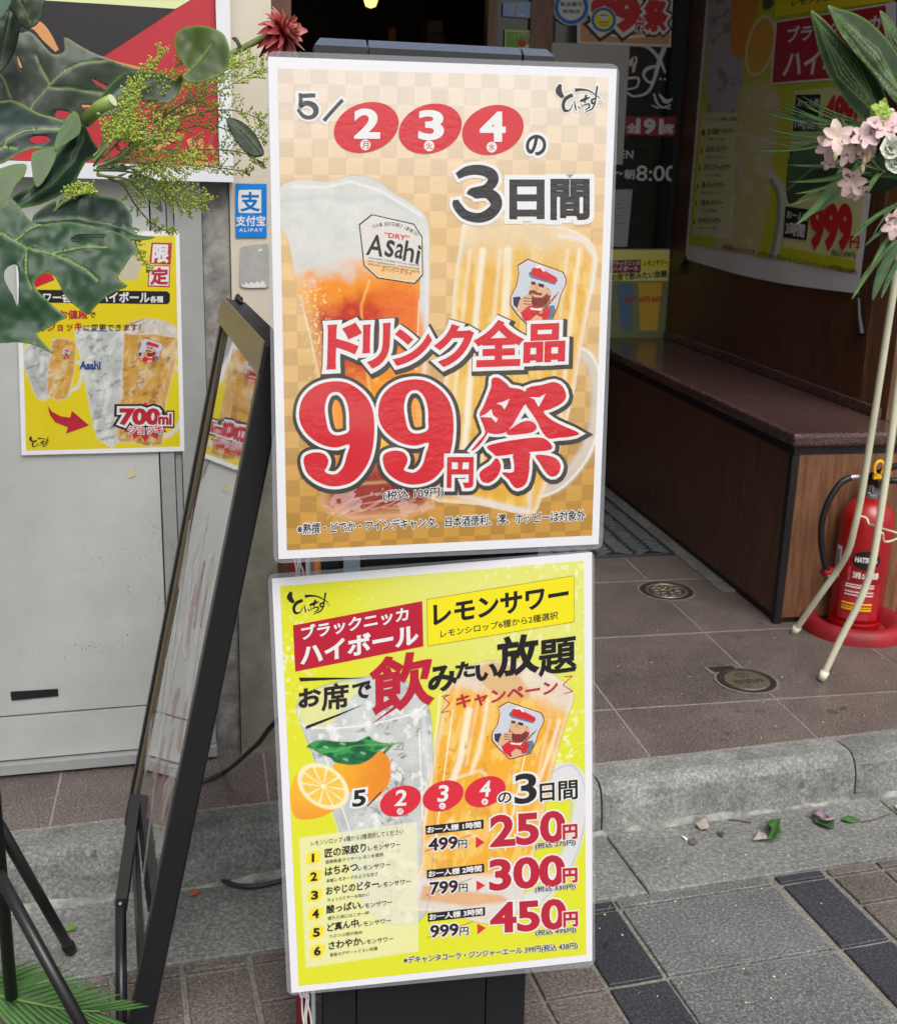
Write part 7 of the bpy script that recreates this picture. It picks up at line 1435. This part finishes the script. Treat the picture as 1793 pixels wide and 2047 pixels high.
for pts in ([(1720, 1032, 2.50), (1732, 1036, 2.49), (1737, 1048, 2.48), (1744, 1050, 2.46), (1760, 1056, 2.42), (1795, 1066, 2.38), (1850, 1085, 2.36)], [(1756, 1068, 2.36), (1764, 1066, 2.36), (1766, 1080, 2.37), (1774, 1083, 2.38), (1795, 1076, 2.40), (1850, 1050, 2.44)]):
    MB().tube(smoothpath([tuple(ony(*p)) for p in pts], 5), .0026, 8).build('cross_wire', Mcr, fr_, smooth=True)
LE = lambda L: [cE(x, y) for x, y in L]
YR = 2.30
ASP = (50, 74, 40)
def asp(o_, mid, Y, n, c, seed, st_=6):
    vs = [LE(mid)]; m0, m1 = np.array(mid[0], float), np.array(mid[-1], float); d = m1 - m0
    for off in (-70, -45, -22, 22, 45, 70): vs.append(LE([tuple(m0 + d * .05), tuple((m0 + m1) / 2 + np.array([d[1], -d[0]]) / np.linalg.norm(d) * off), tuple(m0 + d * .96)]))
    leaf('aspidistra_leaf', LE(o_), (1.4, Y, 1.4), n, fr_, c, (92, 118, 66), vs, (), st_, .25, .004, LE(mid), seed=seed, edge=(96, 122, 66), vw=1.0)
asp([(1690, 62), (1730, 80), (1800, 160), (1900, 320), (1880, 420), (1790, 330), (1730, 200)], [(1692, 66), (1900, 420)], 2.36, (-.2, -1, .2), (28, 48, 30), 71)
asp([(1288, 62), (1330, 80), (1400, 140), (1480, 230), (1600, 350), (1690, 460), (1735, 560), (1760, 680), (1700, 740), (1640, 730), (1560, 660), (1480, 560), (1400, 440), (1345, 310), (1310, 180)], [(1292, 68), (1400, 250), (1560, 470), (1730, 730)], 2.31, (-.35, -1, .1), ASP, 72)
asp([(1385, 32), (1440, 42), (1540, 60), (1640, 108), (1740, 200), (1830, 340), (1900, 560), (1860, 640), (1760, 560), (1680, 440), (1580, 330), (1480, 200), (1420, 110)], [(1388, 34), (1560, 190), (1720, 380), (1870, 620)], 2.28, (-.1, -1, .3), (56, 82, 40), 73)
for k, (o_, mid) in enumerate((([(1150, 1010), (1160, 930), (1230, 870), (1330, 840), (1430, 880), (1500, 960), (1480, 1060), (1400, 1110), (1280, 1130), (1170, 1200), (1145, 1120)], [(1500, 960), (1300, 980), (1150, 1110)]), ([(1500, 980), (1620, 930), (1760, 940), (1850, 1040), (1760, 1110), (1650, 1140), (1540, 1100)], [(1480, 1010), (1850, 1040)]))):
    leaf('dark_glossy_leaf', LE(o_), (1.4, 2.38, 1.2), (-.5, -1, -.45), fr_, (34, 60, 32), (70, 100, 52), [LE(mid)], (), 6, .2, .004, LE(mid), seed=80 + k, m=M_leafdull)
rp = random.Random(12); Mpalm = leafmat('palm_leaflet', 0, 0, .42)
def blade(x0, y0, x1, y1, w_, Y0, Y1, parent, col, bend=0, f=LE, m=None, nm='palm_leaflet', n=8):
    V = []; A_ = np.array([x0, y0], float); B_ = np.array([x1, y1], float); d = B_ - A_; nrm = np.array([-d[1], d[0]]) / (np.linalg.norm(d) + 1e-9); cols = []
    for i in range(n + 1):
        t = i / n; c = A_ + d * t + nrm * bend * math.sin(math.pi * t) * .5; ww = w_ * math.sin(math.pi * min(.985, .08 + t * .92)) ** .6 / 2; Y = Y0 + (Y1 - Y0) * t
        for s_, dz in ((-1, 0), (0, .0015), (1, 0)): px_, py_ = f([tuple(c + nrm * ww * s_)])[0]; V.append(tuple(ony(px_, py_, Y + dz))); cols.append(lin(col) * (.8 + .4 * rp.random()) * (1.3 if s_ == 0 else 1))
    return make(nm, V, [(3 * i + a, 3 * i + a + 1, 3 * i + a + 4, 3 * i + a + 3) for i in range(n) for a in (0, 1)], m or Mpalm, parent, smooth=True, cols=np.array(cols))
G1 = (70, 98, 52); G2 = (52, 80, 44)
for a in ((1620, 740, 900, 868, 14, -120), (1620, 740, 878, 770, 8, -190), (1600, 730, 1010, 870, 12, -110), (1580, 720, 1010, 650, 14, -60), (1560, 720, 1120, 580, 10, -70), (1540, 730, 1195, 560, 12, -40), (1600, 740, 1060, 640, 12, -60), (1620, 745, 1190, 640, 20, -40), (1600, 745, 960, 720, 12, -120), (1560, 700, 1230, 555, 10, -20), (1500, 700, 1240, 610, 12, -20),
          (1620, 900, 1150, 960, 20, -60), (1640, 960, 1180, 1060, 26, -60), (1620, 930, 1200, 1130, 22, -90), (1560, 950, 1270, 1260, 40, -80), (1480, 960, 1205, 1310, 44, -60), (1500, 1000, 1150, 1200, 20, -60), (1600, 960, 1140, 1060, 12, -60), (1700, 1000, 1620, 1130, 30, 20), (1660, 900, 1790, 880, 26, 20),
          (1790, 1190, 1530, 1400, 26, 40), (1800, 1300, 1600, 1440, 22, 30), (1800, 1320, 1640, 1560, 26, 20), (1790, 1400, 1530, 1745, 34, 40), (1800, 1420, 1650, 1750, 60, 30), (1830, 1480, 1700, 1740, 34, 20), (1820, 1200, 1560, 1330, 14, 30), (1830, 1150, 1650, 1380, 12, 30), (1700, 800, 1790, 700, 30, 10)):
    x0, y0, x1, y1, w_, bd = a; blade(x0, y0, x1, y1, w_, 2.33, 2.26 + rp.uniform(-.03, .03), fr_, G1 if rp.random() < .6 else G2, bd)
for k in range(14): x0, y0 = rp.uniform(1500, 1640), rp.uniform(690, 780); blade(x0, y0, x0 - rp.uniform(280, 640), y0 + rp.uniform(-150, 90), rp.uniform(6, 12), 2.34, 2.28, fr_, G2, -rp.uniform(30, 90))
Mfl = leafmat('flower_petal', 0, 0, .6)
def bloom(cx_, cy_, Y, r, n, col_in, col_out, name, seed, face=(-.25, -1, .25), cup=.3, wd=.30, layers=1, ruffle=0.0):
    rr = random.Random(seed); c0 = Vector(ony(*cE(cx_, cy_), Y)); ax_ = Vector(face).normalized(); u1 = ax_.orthogonal().normalized(); u2 = ax_.cross(u1); rot = rr.random() * 6
    root = None
    for ly in range(layers):
        for k in range(n):
            ph = rot + T * (k + .5 * ly) / n + rr.uniform(-.1, .1); d0 = u1 * math.cos(ph) + u2 * math.sin(ph); el = cup + ly * .5 + rr.uniform(-.12, .12); d = (d0 * math.cos(el) + ax_ * math.sin(el)).normalized(); s_ = ax_.cross(d0).normalized(); nn = d.cross(s_) * -1; L_ = r * rr.uniform(.85, 1.15) * (1 - .16 * ly); V = []; cols = []; f = 7; g_ = 5
            for i in range(f + 1):
                t = i / f; ww = L_ * wd * math.sin(math.pi * min(.93, .10 + t * .86)) ** .75
                for j in range(g_):
                    v = (j - (g_ - 1) / 2) / ((g_ - 1) / 2); rf = ruffle * L_ * math.sin(v * 9 + t * 6 + k) * t
                    V.append(c0 + d * (L_ * t) + s_ * ww * v + ax_ * (abs(v) * ww * .25 - .18 * L_ * t * t + rf)); mixv = min(1, t * 1.15 + .15 * abs(v)) * rr.uniform(.9, 1); col = lin(col_in) * (1 - mixv) + lin(col_out) * mixv
                    if name == 'alstroemeria_petal' and k % 3 == 0 and .25 < t < .7 and rr.random() < .28: col = lin((110, 40, 50))
                    cols.append(col * rr.uniform(.92, 1.04))
            make(name, V, [(i * g_ + j, i * g_ + j + 1, (i + 1) * g_ + j + 1, (i + 1) * g_ + j) for i in range(f) for j in range(g_ - 1)], Mfl, fr_, smooth=True, cols=np.array(cols))
PK = None
def pale_(c, k=.62): return tuple(v * (1 - k) + q * k for v, q in zip(c, (228, 214, 210)))
for k, (x, y, Y, r, fc, ci, co_) in enumerate(((1440, 800, 2.22, .032, (-.35, -1, .2), (226, 200, 150), (216, 170, 176)), (1500, 870, 2.23, .028, (.1, -1, -.2), (228, 206, 150), (214, 176, 180)), (1400, 850, 2.24, .026, (-.8, -1, -.3), (220, 180, 170), (206, 150, 158)), (1600, 800, 2.20, .028, (-.2, -1, .5), (224, 190, 190), (216, 160, 176)), (1610, 870, 2.22, .022, (.1, -1, -.5), (220, 180, 180), (208, 148, 160)),
                                              (1720, 740, 2.19, .034, (-.1, -1, .4), (216, 150, 150), (216, 168, 178)), (1740, 690, 2.21, .026, (-.3, -1, .9), (228, 200, 196), (222, 180, 186)), (1530, 1060, 2.24, .028, (-.5, -1, -.1), (200, 160, 130), (196, 140, 150)), (1560, 1110, 2.25, .022, (0, -1, -.7), (204, 160, 150), (190, 130, 140)), (1780, 1310, 2.3, .026, (-.4, -1, .1), (224, 190, 170), (214, 160, 168)), (1400, 940, 2.25, .018, (-.3, -1, -.9), (214, 180, 160), (206, 156, 160)))):
    bloom(x, y, Y, r * 1.12, 6, pale_(ci), pale_(co_, .55), 'alstroemeria_petal', 100 + k, fc)
for k, (x, y, r) in enumerate(((1752, 866, .024), (1776, 955, .022), (1800, 900, .024))): bloom(x, y, 2.18, r, 7, (206, 214, 170), (222, 226, 216), 'carnation_petal', 130 + k, (-.3, -1, .2), .5, .62, 3, .10)
for k in range(26): bloom(1700 + rp.gauss(0, 34), 670 + rp.gauss(0, 42), 2.20 + rp.uniform(-.01, .02), .0085, 4, (176, 196, 90), (150, 184, 74), 'hydrangea_floret', 140 + k, (rp.uniform(-.5, .3), -1, rp.uniform(-.3, .6)), .15, .5)
for x0, y0, x1, y1 in ((1500, 900, 1720, 1000), (1620, 880, 1720, 1010), (1560, 1080, 1720, 1000), (1440, 860, 1700, 1000), (1720, 800, 1780, 1000), (1400, 960, 1640, 1010), (1780, 1310, 1850, 1100), (1470, 700, 1680, 980)):
    a, b = ony(*cE(x0, y0), 2.25), ony(*cE(x1, y1), 2.33); MB().tube([a, a.lerp(b, .5) + Vector((0, 0, -.006)), b], .0016, 6).build('flower_stem', M_stem, fr_, smooth=True)
for x, y in ((1430, 910), (1600, 940), (1625, 915), (1680, 810), (1590, 985)):
    c = ony(*cE(x, y), 2.21); MB().lathe([(.0008, -.011), (.004, -.006), (.005, 0), (.0035, .007), (.0006, .012)], c, 10).build('flower_bud', mat('green_pink_bud', rgb(160, 176, 110), .5, .2, 60, col2=rgb(206, 170, 150)), fr_, smooth=True)

# ================================================================ PALM FROND LOW AT THE LEFT CORNER
pf = empty('palm_frond', tuple(onz(60, 2090, .1)), 'green palm frond lying low at the left corner beside the black tripod legs', 'palm frond')
LC = lambda L: [c4x(x, y) for x, y in L]
def c4x(x, y): return (x * .357, 1450 + y * .357)
def fblade(x0, y0, x1, y1, w_, z0, z1, col, n=8):
    V = []; A_ = np.array([x0, y0], float); B_ = np.array([x1, y1], float); d = B_ - A_; nrm = np.array([-d[1], d[0]]) / np.linalg.norm(d); cols = []
    for i in range(n + 1):
        t = i / n; c = A_ + d * t; ww = w_ * math.sin(math.pi * min(.985, .1 + t * .9)) ** .6 / 2; z = z0 + (z1 - z0) * t
        for s_, dz in ((-1, 0), (0, .0015), (1, 0)): px_, py_ = c4x(*(c + nrm * ww * s_)); V.append(tuple(onz(px_, py_, z + dz))); cols.append(lin(col) * (.85 + .3 * rp.random()) * (1.35 if s_ == 0 else 1))
    make('palm_leaflet', V, [(3 * i + a, 3 * i + a + 1, 3 * i + a + 4, 3 * i + a + 3) for i in range(n) for a in (0, 1)], Mpalm, pf, smooth=True, cols=np.array(cols))
rach = [(-260, 1500), (-100, 1505), (0, 1518), (150, 1550), (300, 1580), (440, 1600), (560, 1604)]
RPx = [np.array(p) for p in smoothpath(rach, 6)]
MB().tube([onz(*c4x(*p), .09 + .00003 * p[0]) for p in RPx], [.0030 - .0022 * i / len(RPx) for i in range(len(RPx))], 8).build('rachis', mat('palm_rachis', rgb(96, 128, 60), .5), pf, smooth=True)
for k in range(17):
    i = int(k * (len(RPx) - 2) / 17) + 1; p = RPx[i]; t = k / 17
    fblade(p[0], p[1], p[0] + 440 - 120 * t, p[1] - 190 + 170 * t + rp.uniform(-10, 10), 30 - 8 * t, .09, .12, (62, 98, 50))
    fblade(p[0], p[1], p[0] + 150 + 170 * t, p[1] + 250 - 130 * t + rp.uniform(-10, 10), 36 - 10 * t, .09, .06, (66, 102, 52))
# stray leaf bits on the left paving
for (x, y, col, lb) in ((391, 1142, (86, 122, 50), 'small green leaf bit on the paving beside the black tripod foot'), (1090, 945, (150, 80, 46), 'tiny rusty orange leaf bit under the cable loop')):
    p = onz(*c4x(x, y), .004); r_ = .011; o = make('fallen_leaf', [(p.x - r_, p.y - r_ * .5, .003), (p.x + r_ * .8, p.y - r_ * .6, .006), (p.x + r_, p.y + r_ * .5, .003), (p.x - r_ * .3, p.y + r_ * .9, .009)], [(0, 1, 2), (0, 2, 3)], mat('leafbit_%d' % x, rgb(*col), .6), None); o.modifiers.new('s', 'SOLIDIFY').thickness = .0006; tag(o, lb, 'leaf')

# unseen rest of the left arrangement, leaves added to shade the left kerb
for k, (cx_, cz_, yy_, r_) in enumerate(((-.62, 1.30, 1.50, .20), (-.50, 1.08, 1.40, .18), (-.85, 1.12, 1.55, .20), (-.70, .92, 1.45, .16), (-.95, 1.42, 1.60, .2), (-.52, 1.50, 1.62, .18), (-1.1, 1.2, 1.45, .2))):
    V = [(cx_, yy_, cz_)]; n_ = 22
    for i in range(n_):
        t = T * i / n_; rr_ = r_ * (1 - .28 * (i % 2)) * (1 - .15 * math.cos(t)); V.append((cx_ + rr_ * math.cos(t), yy_ - .25 * rr_ * math.sin(t) + .02 * math.sin(3 * t), cz_ + rr_ * math.sin(t) * .95))
    make('monstera_leaf', V, [(0, 1 + i, 1 + (i + 1) % n_) for i in range(n_)], M_leaf, fsL, smooth=True, cols=np.tile(lin((44, 78, 58)), (len(V), 1)))

# worn pale lettering strokes left on the face of the leaning board
M_fade = clear('faded_white_print', (.84, .83, .80), .30, .30); M_fade2 = clear('faded_rose_print', (.46, .20, .18), .36, .35)
rq_ = random.Random(17); q1_, q2_ = MB(), MB()
def fstroke(q, a0, b0, a1, b1, w0, w1):
    d = Vector((a1 - a0, b1 - b0)).normalized(); nn = Vector((-d.y, d.x)); k = len(q.V)
    for a, b, w_ in ((a0, b0, w0), ((a0 + a1) / 2 + nn.x * .006, (b0 + b1) / 2 + nn.y * .006, (w0 + w1) / 2), (a1, b1, w1)):
        for s_ in (-1, 1): q.V.append(abp(min(WB - .012, max(.012, a + nn.x * w_ * s_)), min(LB - .04, max(.01, b + nn.y * w_ * s_)), .0008 + .00001 * (len(q.V) % 40)))
    q.F += [(k, k + 1, k + 3, k + 2), (k + 2, k + 3, k + 5, k + 4)]
for _ in range(13):
    a, b = rq_.uniform(.06, WB - .04), rq_.uniform(.10, LB * .60); ang = rq_.choice((1.2, 1.5, 1.9, 2.3, .8)) + rq_.uniform(-.2, .2); l_ = rq_.uniform(.05, .16)
    fstroke(q1_, a, b, a + l_ * math.cos(ang), b + l_ * math.sin(ang), rq_.uniform(.014, .034), rq_.uniform(.004, .022))
for _ in range(12):
    a, b = rq_.uniform(.06, WB - .04), rq_.uniform(.05, LB * .55); fstroke(q2_, a, b, a + rq_.uniform(-.03, .03), b + rq_.uniform(.04, .10), rq_.uniform(.010, .026), .008)
fstroke(q1_, .03, LB * .60, .20, LB * .20, .010, .012); fstroke(q1_, .20, LB * .20, .30, LB * .03, .012, .010)
MB().add([abp(.012, .01, .0006), abp(.060, .01, .0006), abp(.060, LB * .50, .0006), abp(.040, LB * .80, .0006), abp(.012, LB * .93, .0006)], [(0, 1, 2, 3, 4)]).build('painted_reflection_strip', mat('dark_brown_reflection_paint', rgb(58, 44, 38), .12, .5, 14, col2=rgb(120, 92, 80), stretch=(1, 1, .5)), ab)  # mirrored plants and people painted on the face as a dark brown strip
q1_.build('faded_print', M_fade, ab, kind='stuff'); q2_.build('faded_print', M_fade2, ab, kind='stuff')
